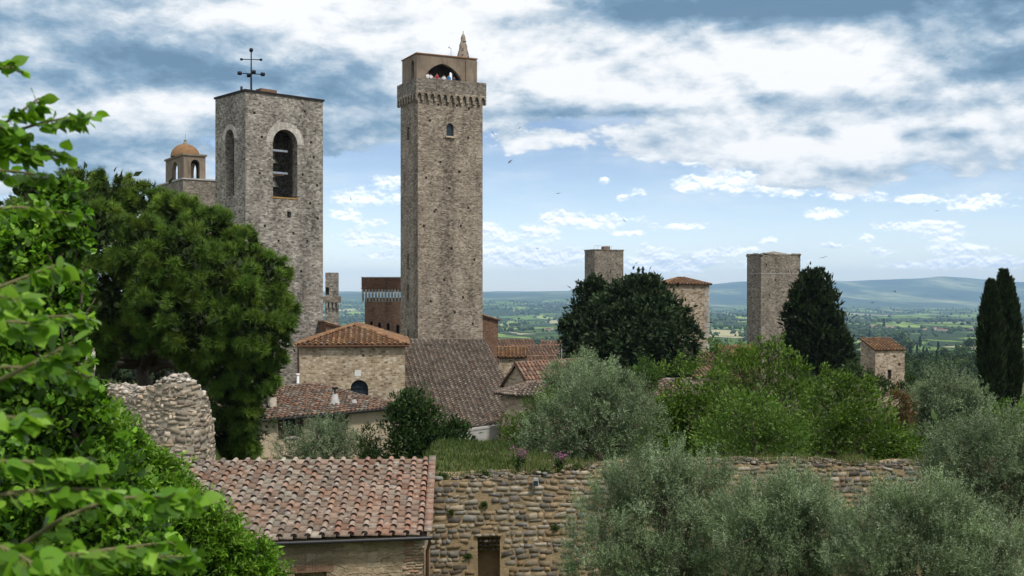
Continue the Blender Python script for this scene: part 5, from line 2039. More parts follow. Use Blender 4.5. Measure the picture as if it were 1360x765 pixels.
# ================================================================== foliage
BLADE = np.array([(0, 0, 0), (.42, .5, .07), (1, 0, -.06), (.42, -.5, .07)])
BLADE_F = [(0, 1, 2, 3)]
HEART = np.array([(0, 0, 0), (.10, .30, .05), (.38, .46, .09), (.70, .30, .05), (1.0, 0, -.10), (.10, -.30, .05), (.38, -.46, .09), (.70, -.30, .05), (.5, 0, 0)])
HEART_F = [(0, 8, 2, 1), (8, 4, 3, 2), (0, 5, 6, 8), (8, 6, 7, 4)]


def ccol(base, n, v=.16, pal=None):
    base = np.asarray(base, float)
    if base.ndim == 2:
        c = base[RNG.integers(0, len(base), n)]
    else:
        c = np.tile(base, (n, 1))
    return c * np.clip(RNG.normal(1, v, (n, 1)), .5, 1.6)


def clumps_px(lst, Y):
    """(px, py, r[, dY, ry]) in photo pixels -> ellipsoids in metres"""
    out = []
    for t in lst:
        px, py, r = t[:3]
        dY = t[3] if len(t) > 3 else 0
        ry = t[4] if len(t) > 4 else r
        y = Y + dY
        p = at(px, py, y)
        k = y / F
        out.append((p.x, p.y, p.z, r * k, r * k, ry * k))
    return np.array(out)


def scatter(cl, n, sub=16, spread=.30, lo=.55, hi=1.0, cap=None):
    """points gathered in sub-clusters on the shells of the clumps; returns position, outward direction, cluster id"""
    wgt = cl[:, 3] * cl[:, 5]
    ci = RNG.choice(len(cl), n, p=wgt / wgt.sum())
    sd = runit(len(cl) * sub).reshape(len(cl), sub, 3)
    sr = RNG.uniform(lo, hi, (len(cl), sub, 1))
    si = RNG.integers(0, sub, n)
    off = (sd * sr)[ci, si]
    p = off + RNG.normal(0, spread * .55, (n, 3)) * RNG.uniform(.6, 1.3, (len(cl), sub, 1))[ci, si]
    rad = cl[ci][:, 3:6]
    return cl[ci][:, :3] + p * rad, nrm(off + (p - off) * .8), ci * sub + si


def leaves(acc, pos, out, size, aspect, col, up=.3, rnd=.9, T=BLADE, FC=BLADE_F, flat=.6):
    n = len(pos)
    d = out * .8 + runit(n) * rnd + np.array([0, 0, up])
    hint = runit(n) * .7 + np.array([0, 0, flat]) + out * .4
    s = RNG.uniform(size * .65, size * 1.3, n)
    sc = np.stack([s, s * aspect, s], 1)
    acc.inst(T, FC, pos, frames(d, hint), sc, col)


def clcol(pal, ids, v=.13, cv=.22):
    """leaf colour varies by leaf and by spray"""
    m = int(ids.max()) + 1
    pal = np.atleast_2d(np.asarray(pal, float))
    a = RNG.integers(0, len(pal), m)
    k = np.clip(RNG.normal(1, cv, m), .55, 1.7)
    mixr = RNG.random((len(ids), 1)) < .35
    c = np.where(mixr, pal[RNG.integers(0, len(pal), len(ids))], pal[a[ids]])
    return c * k[ids][:, None] * np.clip(RNG.normal(1, v, (len(ids), 1)), .5, 1.6)


def twigs(acc, pos, out, L, m, size, aspect, pal, ids, up=.5, rnd=.6):
    """sprays: m narrow leaves in pairs along each twig"""
    n = len(pos)
    d = nrm(out * .7 + runit(n) * rnd + np.array([0, 0, up]))
    Ls = RNG.uniform(L * .6, L * 1.3, n)
    side = nrm(np.cross(d, runit(n)))
    t = (np.arange(m) + .5) / m
    P = pos[:, None] + d[:, None] * (Ls[:, None] * t[None])[..., None]
    sg = np.where(np.arange(m) % 2 == 0, 1, -1)
    third = np.cross(d, side)
    rot = np.where((np.arange(m) // 2) % 2 == 0, 1.0, 0.0)
    S = side[:, None] * (sg * rot)[None, :, None] + third[:, None] * (sg * (1 - rot))[None, :, None]
    dd = d[:, None] * .75 + S * .75 + RNG.normal(0, .2, (n, m, 3))
    leaves_pos = P.reshape(-1, 3)
    dirs = dd.reshape(-1, 3)
    k = len(dirs)
    hint = runit(k) * .8 + np.array([0, 0, .7])
    s = RNG.uniform(size * .7, size * 1.25, k)
    acc.inst(BLADE, BLADE_F, leaves_pos, frames(dirs, hint), np.stack([s, s * aspect, s], 1), clcol(pal, np.repeat(ids, m)))


def tufts(acc, pos, out, L, m, wdt, pal, ids, up=.35):
    """pine tufts: m needles fanning out of each twig end"""
    n = len(pos)
    ax = nrm(out * .9 + runit(n) * .45 + np.array([0, 0, up]))
    d = nrm(np.repeat(ax, m, 0) * .75 + runit(n * m) * .95)
    P = np.repeat(pos, m, 0)
    s = RNG.uniform(L * .6, L * 1.15, n * m)
    T = np.array([(0, -.5, 0), (0, .5, 0), (1, 0, 0)])
    acc.inst(T, [(0, 1, 2)], P, frames(d, runit(n * m)), np.stack([s, np.full(n * m, wdt), s], 1), clcol(pal, np.repeat(ids, m), .12, .2))


BARKC = (.10, .078, .058)


def limb(acc, a, b, r0, r1, col=BARKC, n=6, bend=.12, seg=6):
    a, b = np.asarray(a, float), np.asarray(b, float)
    t = np.linspace(0, 1, n)
    L = np.linalg.norm(b - a)
    w = RNG.normal(0, bend * L * .35, 3)
    pts = a + (b - a) * t[:, None] + w * np.sin(t * np.pi)[:, None] + RNG.normal(0, .02 * L, (n, 3)) * np.sin(t * np.pi)[:, None]
    tube(acc, pts, r0 + (r1 - r0) * t, np.asarray(col), seg)
    return pts


def make_tree(name, label, cat, base, fill, mat, trunk, group=None, crown='crown', bark=BARKC):
    """Empty at the foot, crown mesh and trunk-with-limbs mesh as its two parts; fill(acc) in world space; trunk: (r0, [limb targets])"""
    e = thing(name, label, cat, base, 0, group)
    acc = Acc()
    fill(acc)
    link(crown, acc.mesh(crown, origin=base), mat, e)
    if trunk:
        r0, fork, targets = trunk
        ta = Acc()
        f = np.asarray(fork, float)
        limb(ta, np.array(base) - [0, 0, .3], f, r0, r0 * .7, bark, 7, .10, 9)
        for t in targets:
            pts = limb(ta, f, t, r0 * .5, r0 * .12, bark, 7, .12, 6)
            for k in range(3):
                q = pts[RNG.integers(2, 6)]
                limb(ta, q, q + (np.asarray(t) - q) * RNG.uniform(.3, .6) + RNG.normal(0, .09, 3) * np.linalg.norm(np.asarray(t) - f), r0 * .16, r0 * .04, bark, 4, .15, 5)
        link('trunk', ta.mesh('trunk', True, base), M_BARK, e)
    return e


def gbase(px, Y):
    x = (px - CX) / F * Y
    return (x, Y, float(ground_z(np.array([x]), np.array([Y]))[0]))


def targets_of(cl, k):
    i = RNG.choice(len(cl), min(k, len(cl)), replace=False)
    return [tuple(cl[j, :3]) for j in i]


# ---- the great pine
def pine():
    lst = [(52, 278, 44, 2), (110, 262, 38, 3), (150, 268, 38, 2), (190, 280, 36, 2), (232, 294, 36, 1), (275, 312, 36, 0), (315, 338, 36, 0), (348, 372, 36, -1), (360, 415, 32, -1), (352, 455, 34, 0),
           (335, 500, 34, 0), (316, 540, 32, 0), (304, 578, 30, 1), (318, 592, 26, 1),
           (70, 330, 50, -2), (130, 320, 48, -3), (185, 335, 46, -3), (240, 350, 48, -3), (295, 380, 46, -3), (325, 430, 42, -3), (270, 430, 46, -3), (215, 400, 46, -3), (150, 385, 46, -3), (95, 395, 46, -3), (50, 385, 40, -2),
           (100, 445, 36, -2), (140, 425, 36, -2), (300, 480, 40, -1), (265, 470, 30, -1), (230, 440, 30, -2), (180, 440, 28, -2),
           (30, 330, 46, 0), (130, 470, 22, 0)]
    cl = clumps_px(lst, 50)
    backs = clumps_px([(180, 460, 60, 4), (240, 500, 60, 4), (300, 540, 50, 4), (140, 520, 60, 4), (210, 560, 60, 5), (270, 590, 50, 4), (90, 480, 60, 4), (330, 560, 36, 3)], 52)
    pal = [(.085, .155, .022), (.11, .185, .025), (.065, .125, .02), (.15, .22, .03), (.085, .15, .026)]
    base = gbase(190, 54)

    def fill(acc):
        p, o, i = scatter(cl, 12500, 46, .13, .80, 1.04)
        tufts(acc, p, o, .37, 42, .034, pal, i, .6)
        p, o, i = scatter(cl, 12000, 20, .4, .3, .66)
        leaves(acc, p, o, .40, .5, clcol([(.035, .055, .014), (.028, .045, .012)], i), .4, .8)  # inner leaves coloured darker to paint shade inside the crown
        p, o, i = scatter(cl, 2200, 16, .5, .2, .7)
        tufts(acc, p, o, .32, 14, .035, [(.022, .036, .012), (.028, .042, .014)], i)  # inner tufts carry the same painted crown shade
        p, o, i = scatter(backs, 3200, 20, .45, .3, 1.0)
        tufts(acc, p, o, .36, 15, .045, [(.022, .034, .013), (.030, .046, .015)], i)  # back tufts coloured near black, painting the shaded hollow under the crown
    fork = (base[0], base[1], base[2] + 3.2)
    tg = targets_of(cl, 16) + [tuple(at(120, 475, 52)), tuple(at(300, 470, 51)), tuple(at(160, 450, 52)), tuple(at(230, 470, 52))]
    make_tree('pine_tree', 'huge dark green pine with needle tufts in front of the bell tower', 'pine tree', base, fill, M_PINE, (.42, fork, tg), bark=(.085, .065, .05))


pine()


def leafy(name, label, cat, Y, lst, basepx, n, size, aspect, pal, mat, trunk_r, nl=8, sub=18, spread=.34, lo=.45, hi=1.05, up=.3, rnd=.9, T=BLADE, FC=BLADE_F, core=.0, group=None, twig=None, fork_f=.45, baseY=None, ghost=None):
    cl = clumps_px(lst, Y)
    base = gbase(basepx, baseY or Y)

    def fill(acc):
        p, o, i = scatter(cl, n, sub, spread, lo, hi)
        if twig:
            twigs(acc, p, o, twig[0], twig[1], size, aspect, pal, i, up, rnd)
        else:
            leaves(acc, p, o, size, aspect, clcol(pal, i), up, rnd, T, FC)
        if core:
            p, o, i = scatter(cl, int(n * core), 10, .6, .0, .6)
            dark = np.atleast_2d(np.asarray(pal)) * .8  # core leaves toned down, crown shade painted into their colour
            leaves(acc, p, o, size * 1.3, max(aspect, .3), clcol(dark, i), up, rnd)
    c = cl[:, :3].mean(0)
    fork = (base[0] * .6 + c[0] * .4, base[1], base[2] + (c[2] - base[2]) * fork_f)
    tg = targets_of(cl, nl)
    return make_tree(name, label, cat, base, fill, mat, (trunk_r, fork, tg), group)


# ---- the two big dark crowns beside the flat topped tower
DK = [(.026, .045, .017), (.034, .055, .02), (.02, .034, .014), (.042, .064, .023)]
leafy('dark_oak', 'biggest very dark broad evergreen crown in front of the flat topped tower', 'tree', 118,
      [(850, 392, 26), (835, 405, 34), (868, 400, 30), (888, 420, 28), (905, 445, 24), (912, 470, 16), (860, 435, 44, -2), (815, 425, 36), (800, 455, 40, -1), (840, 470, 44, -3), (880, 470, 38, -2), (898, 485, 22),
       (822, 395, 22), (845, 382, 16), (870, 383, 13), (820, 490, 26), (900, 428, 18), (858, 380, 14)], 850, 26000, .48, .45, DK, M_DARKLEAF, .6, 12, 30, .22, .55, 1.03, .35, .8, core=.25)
leafy('conical_dark_oak', 'very dark pointed evergreen crown joined to the left of the biggest dark crown', 'tree', 122,
      [(790, 377, 12), (783, 392, 17), (797, 396, 17), (775, 412, 18), (790, 418, 24), (766, 432, 18), (782, 442, 26), (756, 437, 10), (748, 433, 6), (770, 462, 26), (800, 440, 26), (757, 478, 12), (785, 480, 24), (760, 455, 14)], 785, 14000, .48, .42, DK, M_DARKLEAF, .45, 9, 24, .24, .5, 1.08, .45, .8, core=.25)


# ---- cypresses: one spire each
def cypress(name, label, tipx, tipy, botx, boty, w, Y, n, pal, group=None, wob=.10, lean=0, prof=None, spires=None):
    base = gbase(botx, Y)
    k = Y / F
    zt, zb = -(tipy - HY) * k, -(boty - HY) * k
    tx, bx = (tipx - CX) * k, (botx - CX) * k

    def fill(acc):
        for (sx, stz, sw, frac) in (spires or [(0, 0, 1, 1)]):
            m = int(n * frac)
            t = RNG.random(m) ** .85
            hh = (prof or (lambda t: np.minimum(1, 2.2 * (1 - t) ** .75) * np.minimum(1, .55 + 1.4 * t)))(t)
            r = w * k / 2 * hh * sw
            an = RNG.uniform(0, 2 * np.pi, m)
            zz = zb + (zt - stz * k - zb) * t
            lump = np.array([mn.noise(Vector((math.cos(a) * 1.6 + sx, math.sin(a) * 1.6, z * .55))) for a, z in zip(an, zz)])
            lump2 = np.array([mn.noise(Vector((math.cos(a) * 3.5, math.sin(a) * 3.5 + 5, z * 1.6))) for a, z in zip(an, zz)])
            rr = r * (1 + wob * 2.2 * lump + wob * 1.6 * lump2) * RNG.uniform(.72, 1.03, m)
            cx = bx + sx * k + (tx - bx) * t
            P = np.stack([cx + rr * np.cos(an), Y + rr * np.sin(an), zz], 1)
            out = np.stack([np.cos(an), np.sin(an), np.zeros(m)], 1)
            ids = ((lump + 1) * 12).astype(int) * 40 + ((zz - zz.min()) * 1.1).astype(int) % 40
            leaves(acc, P, out, 16 * k * .5, .34, clcol(pal, ids, .15, .2), 1.5, .45)
    e = make_tree(name, label, 'cypress', base, fill, M_DARKLEAF, None, group)
    ta = Acc()
    limb(ta, (base[0], base[1], base[2] - .3), (tx, Y, zb + (zt - zb) * .7), .25, .06, BARKC, 6, .02)
    link('trunk', ta.mesh('trunk', True, base), M_BARK, e)
    return e


CY = [(.022, .036, .013), (.028, .045, .015), (.017, .027, .011), (.034, .052, .018)]
cypress('cypress_tree', 'left and shorter spire of the tall slender dark cypress pair at the far right', 1316, 377, 1318, 556, 28, 88, 11000, CY, wob=.14)
cypress('cypress_tree', 'right and taller forked spire of the tall slender dark cypress pair at the far right', 1333, 363, 1338, 556, 31, 90, 15000, CY, wob=.14, spires=[(0, 0, 1, .62), (7, 10, .72, .38)])
broad = lambda t: np.clip(1.25 * (1 - t) ** .62, 0, 1) * np.minimum(1, .6 + 1.2 * t)
leafy('broad_cypress', 'broad dark conical cypress standing against the right side of the tall square tower', 'cypress', 120,
      [(1077, 368, 10), (1086, 366, 8), (1070, 382, 17), (1090, 384, 17), (1062, 400, 19), (1085, 404, 24), (1102, 404, 15), (1058, 425, 20), (1085, 430, 30), (1108, 428, 17), (1058, 452, 18), (1085, 460, 32), (1113, 455, 17), (1118, 472, 16), (1065, 478, 22), (1100, 482, 26), (1126, 482, 10)],
      1086, 17000, .50, .36, CY, M_DARKLEAF, .5, 5, 26, .22, .5, 1.06, .9, .6, core=.3)

# ---- olives behind the wall and around the houses
OL = [(.185, .255, .125), (.225, .30, .16), (.14, .20, .09), (.28, .345, .215)]
OLD = [(.14, .195, .098), (.175, .23, .125), (.105, .15, .072), (.215, .265, .16)]
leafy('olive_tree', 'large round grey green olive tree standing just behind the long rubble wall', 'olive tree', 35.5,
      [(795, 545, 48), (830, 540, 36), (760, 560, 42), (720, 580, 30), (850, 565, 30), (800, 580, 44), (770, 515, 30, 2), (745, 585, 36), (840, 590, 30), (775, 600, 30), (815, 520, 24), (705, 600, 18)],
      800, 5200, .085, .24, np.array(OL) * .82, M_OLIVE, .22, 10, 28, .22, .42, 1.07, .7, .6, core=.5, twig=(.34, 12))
leafy('olive_tree', 'smaller olive crown rising behind the large round olive below the dark oaks', 'olive tree', 48,
      [(775, 488, 20), (800, 492, 16), (750, 500, 18), (780, 505, 24), (735, 505, 14), (808, 505, 14), (760, 518, 26)], 775, 1900, .095, .26, OL, M_OLIVE, .2, 7, 26, .28, .45, 1.05, .6, .6, core=.6, twig=(.36, 11))
leafy('olive_tree', 'low dark olive bush in front of the plastered house wall', 'olive tree', 45,
      [(425, 585, 32), (455, 590, 26), (395, 595, 24), (430, 605, 36), (470, 600, 18), (375, 605, 12), (440, 572, 18)], 430, 2000, .09, .24, OLD, M_OLIVE, .18, 7, 26, .3, .5, 1.05, .55, .6, core=.7, twig=(.34, 12))
leafy('evergreen_bush', 'thin dark green shoots between the olive bush and the dark laurel', 'bush', 44,
      [(488, 585, 14), (492, 600, 20), (487, 570, 8), (500, 608, 16)], 492, 1500, .11, .30, [(.035, .065, .018), (.05, .085, .022)], M_LEAF, .06, 5, 12, .35, .3, 1.1, .9, .6, core=.4)
leafy('laurel_bush', 'dense dark green laurel bush at the foot of the wide grey roof', 'bush', 43,
      [(545, 552, 28), (528, 565, 24), (560, 575, 30), (552, 536, 22), (532, 540, 16), (566, 552, 20), (590, 575, 26), (605, 590, 26), (575, 600, 34), (530, 600, 30), (555, 590, 34), (622, 597, 14), (610, 570, 14), (540, 525, 8)],
      565, 7500, .16, .36, [(.03, .062, .016), (.042, .08, .02), (.024, .048, .014), (.055, .098, .026)], M_LEAF, .15, 9, 26, .28, .5, 1.06, .5, .8, core=.5)
leafy('yellow_green_shrub', 'yellow green shrub on the left edge of the large round olive', 'shrub', 42,
      [(695, 560, 22), (710, 545, 18), (680, 580, 20), (700, 585, 24), (725, 530, 16), (690, 600, 14), (730, 548, 14)], 697, 4200, .10, .40, [(.085, .15, .02), (.11, .18, .025), (.06, .11, .018)], M_LEAF, .08, 7, 20, .32, .4, 1.05, .5, .8, core=.4)
leafy('light_green_shrub', 'small light green shrub below the big dark oak', 'shrub', 58,
      [(858, 494, 18), (845, 500, 12), (870, 500, 13), (858, 508, 18)], 858, 2000, .13, .42, [(.065, .125, .025), (.085, .15, .03)], M_LEAF, .08, 5, 18, .32, .4, 1.05, .5, .8, core=.4)

# ---- bright green broadleaf trees in the middle
GR = [(.075, .14, .016), (.10, .175, .022), (.055, .108, .014), (.135, .215, .032)]
GRY = [(.085, .165, .026), (.115, .20, .036), (.065, .125, .02), (.145, .225, .05)]
leafy('green_tree', 'tallest bright green tree with upright leafy shoots below the tall square tower', 'tree', 52,
      [(1010, 500, 36), (985, 485, 18), (1030, 470, 18), (1025, 455, 8), (1000, 470, 14), (960, 520, 30), (1050, 500, 28), (1040, 540, 46), (990, 550, 46), (1070, 520, 24), (945, 550, 30), (1015, 462, 8), (955, 490, 12), (1062, 485, 10), (1035, 448, 6), (1008, 452, 6), (985, 468, 8), (1050, 470, 8), (1072, 492, 8)],
      1010, 8500, .15, .45, GR, M_LEAF, .22, 12, 30, .30, .4, 1.12, .75, .7, core=.35)
leafy('green_tree', 'pale green rounded tree crown at the front middle just behind the wall', 'tree', 36,
      [(1000, 560, 44), (960, 580, 36), (1030, 585, 40), (1000, 600, 44), (975, 545, 26), (1040, 555, 26), (940, 600, 22), (1055, 600, 26), (970, 615, 16), (1020, 616, 20), (1055, 616, 14), (1000, 620, 14)], 1000, 8500, .105, .36, GRY, M_LEAF, .2, 9, 30, .28, .5, 1.08, .6, .7, core=.4)
leafy('green_tree', 'bright green tree to the right of the pale one with branches showing', 'tree', 38,
      [(1110, 540, 40), (1150, 550, 34), (1090, 570, 40), (1130, 585, 44), (1175, 580, 34), (1200, 590, 26), (1070, 600, 34), (1160, 605, 36), (1115, 510, 20), (1140, 515, 16), (1195, 612, 20), (1085, 525, 20), (1100, 500, 10), (1095, 490, 7), (1128, 500, 8), (1155, 508, 8), (1185, 548, 10), (1215, 600, 10), (1160, 525, 12), (1090, 612, 18), (1130, 612, 16), (1165, 614, 14), (1215, 612, 12)],
      1125, 9500, .13, .42, GR, M_LEAF, .2, 12, 30, .30, .4, 1.10, .5, .8, core=.3)
leafy('green_tree', 'loose green shrubby tree in front of the half hidden tile roofs', 'tree', 46,
      [(900, 540, 34), (925, 555, 34), (885, 565, 34), (930, 520, 14), (905, 515, 12), (950, 505, 14), (895, 590, 34), (925, 590, 30), (940, 535, 20), (870, 590, 26), (880, 612, 14), (910, 612, 16), (940, 614, 14)],
      905, 6500, .16, .42, GR, M_LEAF, .18, 10, 24, .32, .35, 1.12, .6, .8, core=.35)
leafy('climbing_shrub', 'sparse bright shoots growing over the red tile roof below the orange roofed tower', 'shrub', 95,
      [(947, 455, 7), (950, 468, 12), (935, 478, 12), (968, 478, 14), (985, 468, 10), (900, 478, 9), (905, 490, 12), (958, 492, 14), (920, 490, 10), (985, 488, 12), (1000, 478, 10), (885, 492, 10)],
      945, 3600, .22, .45, GR, M_LEAF, .1, 9, 12, .45, .3, 1.2, .6, .9, core=.1)
leafy('reddish_bush', 'reddish brown leaved bush between bright green tree and dark olive', 'bush', 62,
      [(1195, 530, 14), (1205, 545, 14), (1190, 552, 12), (1200, 565, 14)], 1198, 1500, .14, .45, [(.15, .065, .022), (.11, .06, .022), (.10, .085, .025)], M_LEAF, .08, 5, 14, .4, .3, 1.1, .4, .9, core=.3)
leafy('olive_tree', 'dark shadowy olive tree in the dip left of the slender cypress pair', 'olive tree', 75,
      [(1255, 520, 30), (1222, 540, 22), (1287, 528, 24), (1250, 545, 40), (1225, 565, 34), (1285, 555, 32), (1245, 585, 36), (1298, 545, 14)], 1255, 4200, .15, .26, OLD, M_OLIVE, .3, 9, 32, .28, .5, 1.03, .5, .6, core=.8, twig=(.5, 11))
leafy('dark_evergreen', 'dark green shrubs hugging the foot of the small tower house', 'shrub', 110,
      [(1150, 505, 14), (1165, 512, 14), (1140, 498, 10), (1182, 516, 12), (1130, 492, 12), (1198, 520, 12), (1120, 505, 14), (1210, 505, 9)], 1160, 3600, .26, .4, [(.04, .07, .02), (.055, .09, .025), (.03, .05, .016)], M_LEAF, .12, 6, 18, .35, .3, 1.1, .4, .9, core=.3)
leafy('light_green_shrub', 'bright leafy shoots in front of the foot of the slender cypress pair', 'shrub', 34,
      [(1322, 548, 14), (1340, 555, 16), (1305, 560, 14), (1355, 552, 14), (1330, 570, 22), (1335, 535, 7)], 1332, 1500, .09, .45, GRY, M_LEAF, .06, 6, 14, .4, .3, 1.15, .7, .8, core=.2)

# ---- olives in front of the wall
leafy('olive_tree', 'wide silvery olive tree in front of the wall at the middle bottom', 'olive tree', 21.5,
      [(850, 660, 50), (815, 690, 48), (890, 650, 44), (930, 670, 50), (860, 720, 60), (800, 735, 44), (920, 730, 60), (960, 700, 46), (840, 640, 26), (900, 780, 60), (830, 790, 60), (970, 760, 50), (895, 628, 22), (940, 630, 20)],
      880, 9500, .055, .20, OL, M_OLIVE, .16, 12, 34, .20, .42, 1.08, 1.0, .55, core=.5, twig=(.34, 16), fork_f=.3)
leafy('olive_tree', 'silvery olive tree in front of the wall between two other olives', 'olive tree', 20,
      [(1040, 680, 46), (1000, 700, 44), (1080, 700, 46), (1030, 730, 56), (1090, 750, 54), (1050, 655, 26), (1070, 665, 26), (990, 745, 44), (1045, 790, 60), (1110, 720, 34), (1000, 662, 20)],
      1045, 7500, .053, .20, OL, M_OLIVE, .16, 11, 32, .20, .42, 1.1, 1.05, .55, core=.5, twig=(.33, 16), fork_f=.3)
leafy('olive_tree', 'olive tree with pale upright shoots at the lower right in front of the wall', 'olive tree', 18.5,
      [(1200, 700, 50), (1160, 715, 44), (1250, 700, 48), (1220, 740, 60), (1290, 730, 50), (1150, 760, 46), (1215, 670, 26), (1255, 665, 24), (1180, 675, 20), (1330, 750, 50), (1270, 780, 60), (1180, 795, 56), (1365, 790, 50)],
      1230, 9000, .05, .20, OL, M_OLIVE, .16, 12, 34, .20, .42, 1.1, 1.05, .55, core=.5, twig=(.32, 16), fork_f=.3)
leafy('olive_tree', 'grey green olive tree overhanging the right end of the wall at the picture edge', 'olive tree', 26,
      [(1300, 590, 44), (1260, 610, 34), (1340, 600, 50), (1290, 640, 44), (1250, 640, 26), (1350, 650, 56), (1275, 585, 18), (1330, 690, 44), (1380, 620, 50), (1390, 690, 60)],
      1310, 7500, .062, .21, OLD, M_OLIVE, .2, 11, 32, .21, .42, 1.08, .75, .55, core=.5, twig=(.3, 13), fork_f=.35)


# ---- foliage close to the camera on the left
def near_left():
    NG = [(.085, .20, .014), (.115, .25, .018), (.065, .155, .012), (.16, .31, .028), (.20, .35, .04)]
    # bright fine-leaved climber tumbling down on the house roof
    lst = [(140, 585, 30), (172, 612, 28), (205, 645, 30), (235, 672, 30), (265, 695, 30), (305, 722, 24), (340, 746, 18), (290, 745, 36), (240, 718, 36), (200, 670, 40), (160, 640, 40), (130, 610, 36), (270, 770, 44), (335, 770, 30), (220, 770, 46), (180, 720, 46), (120, 570, 26), (365, 772, 14), (205, 615, 9), (295, 690, 10)]
    cl = clumps_px(lst, 17)
    base = gbase(230, 17)

    def fill(acc):
        p, o, i = scatter(cl, 6000, 34, .28, .5, 1.08)
        twigs(acc, p, o, .22, 9, .10, .30, [(.105, .225, .014), (.14, .28, .02), (.075, .165, .012), (.18, .32, .035)], i, .75, .6)
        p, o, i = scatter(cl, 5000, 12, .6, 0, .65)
        leaves(acc, p, o, .12, .4, clcol([(.04, .09, .012)], i), .3, .9)  # deeper leaves painted darker for the shade within the climber
    c = cl[:, :3].mean(0)
    make_tree('wisteria_shrub', 'bright yellow green fine leaved shrub tumbling over the left end of the near tile roof', 'shrub', base, fill, M_LEAF, (.10, (c[0], 17, c[2] - .4), targets_of(cl, 9)))
    # middle shrub, rounder leaves
    lst = [(60, 300, 36), (95, 285, 18), (105, 320, 16), (60, 350, 44), (30, 400, 50), (75, 420, 36), (95, 460, 22), (40, 470, 50), (80, 510, 36), (120, 540, 26), (60, 560, 60), (110, 590, 46), (150, 640, 40), (60, 640, 60), (120, 690, 56), (180, 715, 40), (60, 740, 70), (150, 770, 60), (20, 330, 40), (110, 375, 12), (92, 250, 14), (75, 270, 20), (200, 760, 36), (0, 560, 60), (0, 680, 70), (112, 480, 12), (0, 440, 50), (90, 395, 20)]
    cl2 = clumps_px(lst, 8.2)
    base = gbase(60, 8.2)

    def fill2(acc):
        p, o, i = scatter(cl2, 21000, 44, .27, .5, 1.12)
        leaves(acc, p, o, .058, .75, clcol(NG, i, .14, .25), .35, .9, HEART, HEART_F)
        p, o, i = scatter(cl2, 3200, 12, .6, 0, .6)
        leaves(acc, p, o, .095, .8, clcol([(.03, .07, .012)], i), .3, .9, HEART, HEART_F)  # inner leaf colour dimmed to paint shade behind the outer leaves
    c = cl2[:, :3].mean(0)
    make_tree('leafy_shrub', 'thick mid green shrub filling the left edge between the big leaves and the pine', 'shrub', base, fill2, M_LEAF_NEAR, (.06, (c[0], 8.2, c[2] - .3), targets_of(cl2, 14)))
    # nearest branches with big heart-shaped leaves
    e = thing('lime_tree', 'nearest branches with big blurred heart shaped leaves at the left edge', 'tree', (-2.3, 3.6, -2.6))
    o = np.array(e.location)
    la, ta = Acc(), Acc()
    stem = [np.array((-2.3, 3.6, -2.8)), np.array(at(-190, 700, 3.7)), np.array(at(-160, 420, 3.8)), np.array(at(-130, 150, 4.0)), np.array(at(-120, 20, 4.1))]
    tube(ta, stem, [.06, .055, .045, .03, .02], (.12, .095, .07), 8)
    br = [  # start px,py,Y -> end px,py,Y, leaves, leaf length
        ((-120, 260, 4.2), (52, 130, 4.2), 22, .085), ((-110, 250, 4.2), (118, 152, 4.3), 26, .085), ((-60, 215, 4.2), (92, 205, 4.3), 22, .08), ((-100, 240, 4.3), (40, 205, 4.2), 34, .085), ((-110, 190, 4.1), (22, 90, 4.1), 20, .08),
        ((-100, 180, 4.0), (10, 170, 4.0), 30, .085), ((-80, 230, 4.4), (60, 235, 4.4), 22, .075),
        ((-100, 420, 3.6), (80, 350, 3.7), 20, .085), ((-120, 440, 3.5), (60, 430, 3.6), 22, .09), ((-120, 520, 3.4), (120, 500, 3.6), 26, .085), ((-120, 560, 3.3), (95, 455, 3.5), 22, .085),
        ((-140, 640, 3.2), (125, 620, 3.4), 30, .09), ((-100, 680, 3.2), (145, 650, 3.4), 24, .085), ((-100, 760, 3.2), (110, 735, 3.2), 30, .095), ((-90, 780, 3.3), (225, 720, 3.5), 34, .085), ((-60, 800, 3.4), (262, 665, 3.7), 30, .080),
        ((0, 820, 3.5), (255, 740, 3.7), 26, .085), ((-120, 380, 3.4), (25, 400, 3.3), 14, .10), ((-120, 600, 3.0), (35, 555, 3.0), 14, .10), ((-100, 720, 2.9), (60, 760, 2.9), 16, .11), ((-100, 330, 3.9), (95, 285, 4.2), 20, .08), ((-90, 480, 3.9), (115, 420, 4.1), 22, .08)]
    for a, b, m, s in br:
        m, s = int(m * 2.7), s * .66
        pa, pb = np.array(at(*a)), np.array(at(*b))
        t = np.linspace(0, 1, 8)
        L = np.linalg.norm(pb - pa)
        sagv = np.array([0, 0, .10 * L])
        w = RNG.normal(0, .05 * L, 3)
        pts = pa + (pb - pa) * t[:, None] + (sagv + w) * np.sin(t * np.pi)[:, None]
        tube(ta, pts, np.linspace(.011, .003, 8), (.14, .13, .06), 5)
        tt = np.clip(RNG.beta(1.7, 1.0, m), .05, 1)
        P = np.stack([np.interp(tt, t, pts[:, k]) for k in range(3)], 1)
        d0 = nrm(pb - pa)
        side = np.cross(d0, [0, 0, 1.])
        sg = np.where(RNG.random(m) < .5, 1, -1)
        ld = d0 * .55 + side * sg[:, None] * .8 + np.array([0, 0, -.45]) + RNG.normal(0, .3, (m, 3))
        pet = nrm(ld) * .03
        for q, pp in zip(P, pet):
            tube(ta, [q, q + pp], .0016, (.16, .2, .05), 3, caps=False)
        hint = np.tile([0, -.15, .8], (m, 1)) + RNG.normal(0, .60, (m, 3))
        sc = RNG.uniform(.6, 1.15, m) * s
        pal = np.array([(.09, .21, .014), (.12, .26, .018), (.16, .31, .025), (.21, .37, .04), (.065, .15, .012)])
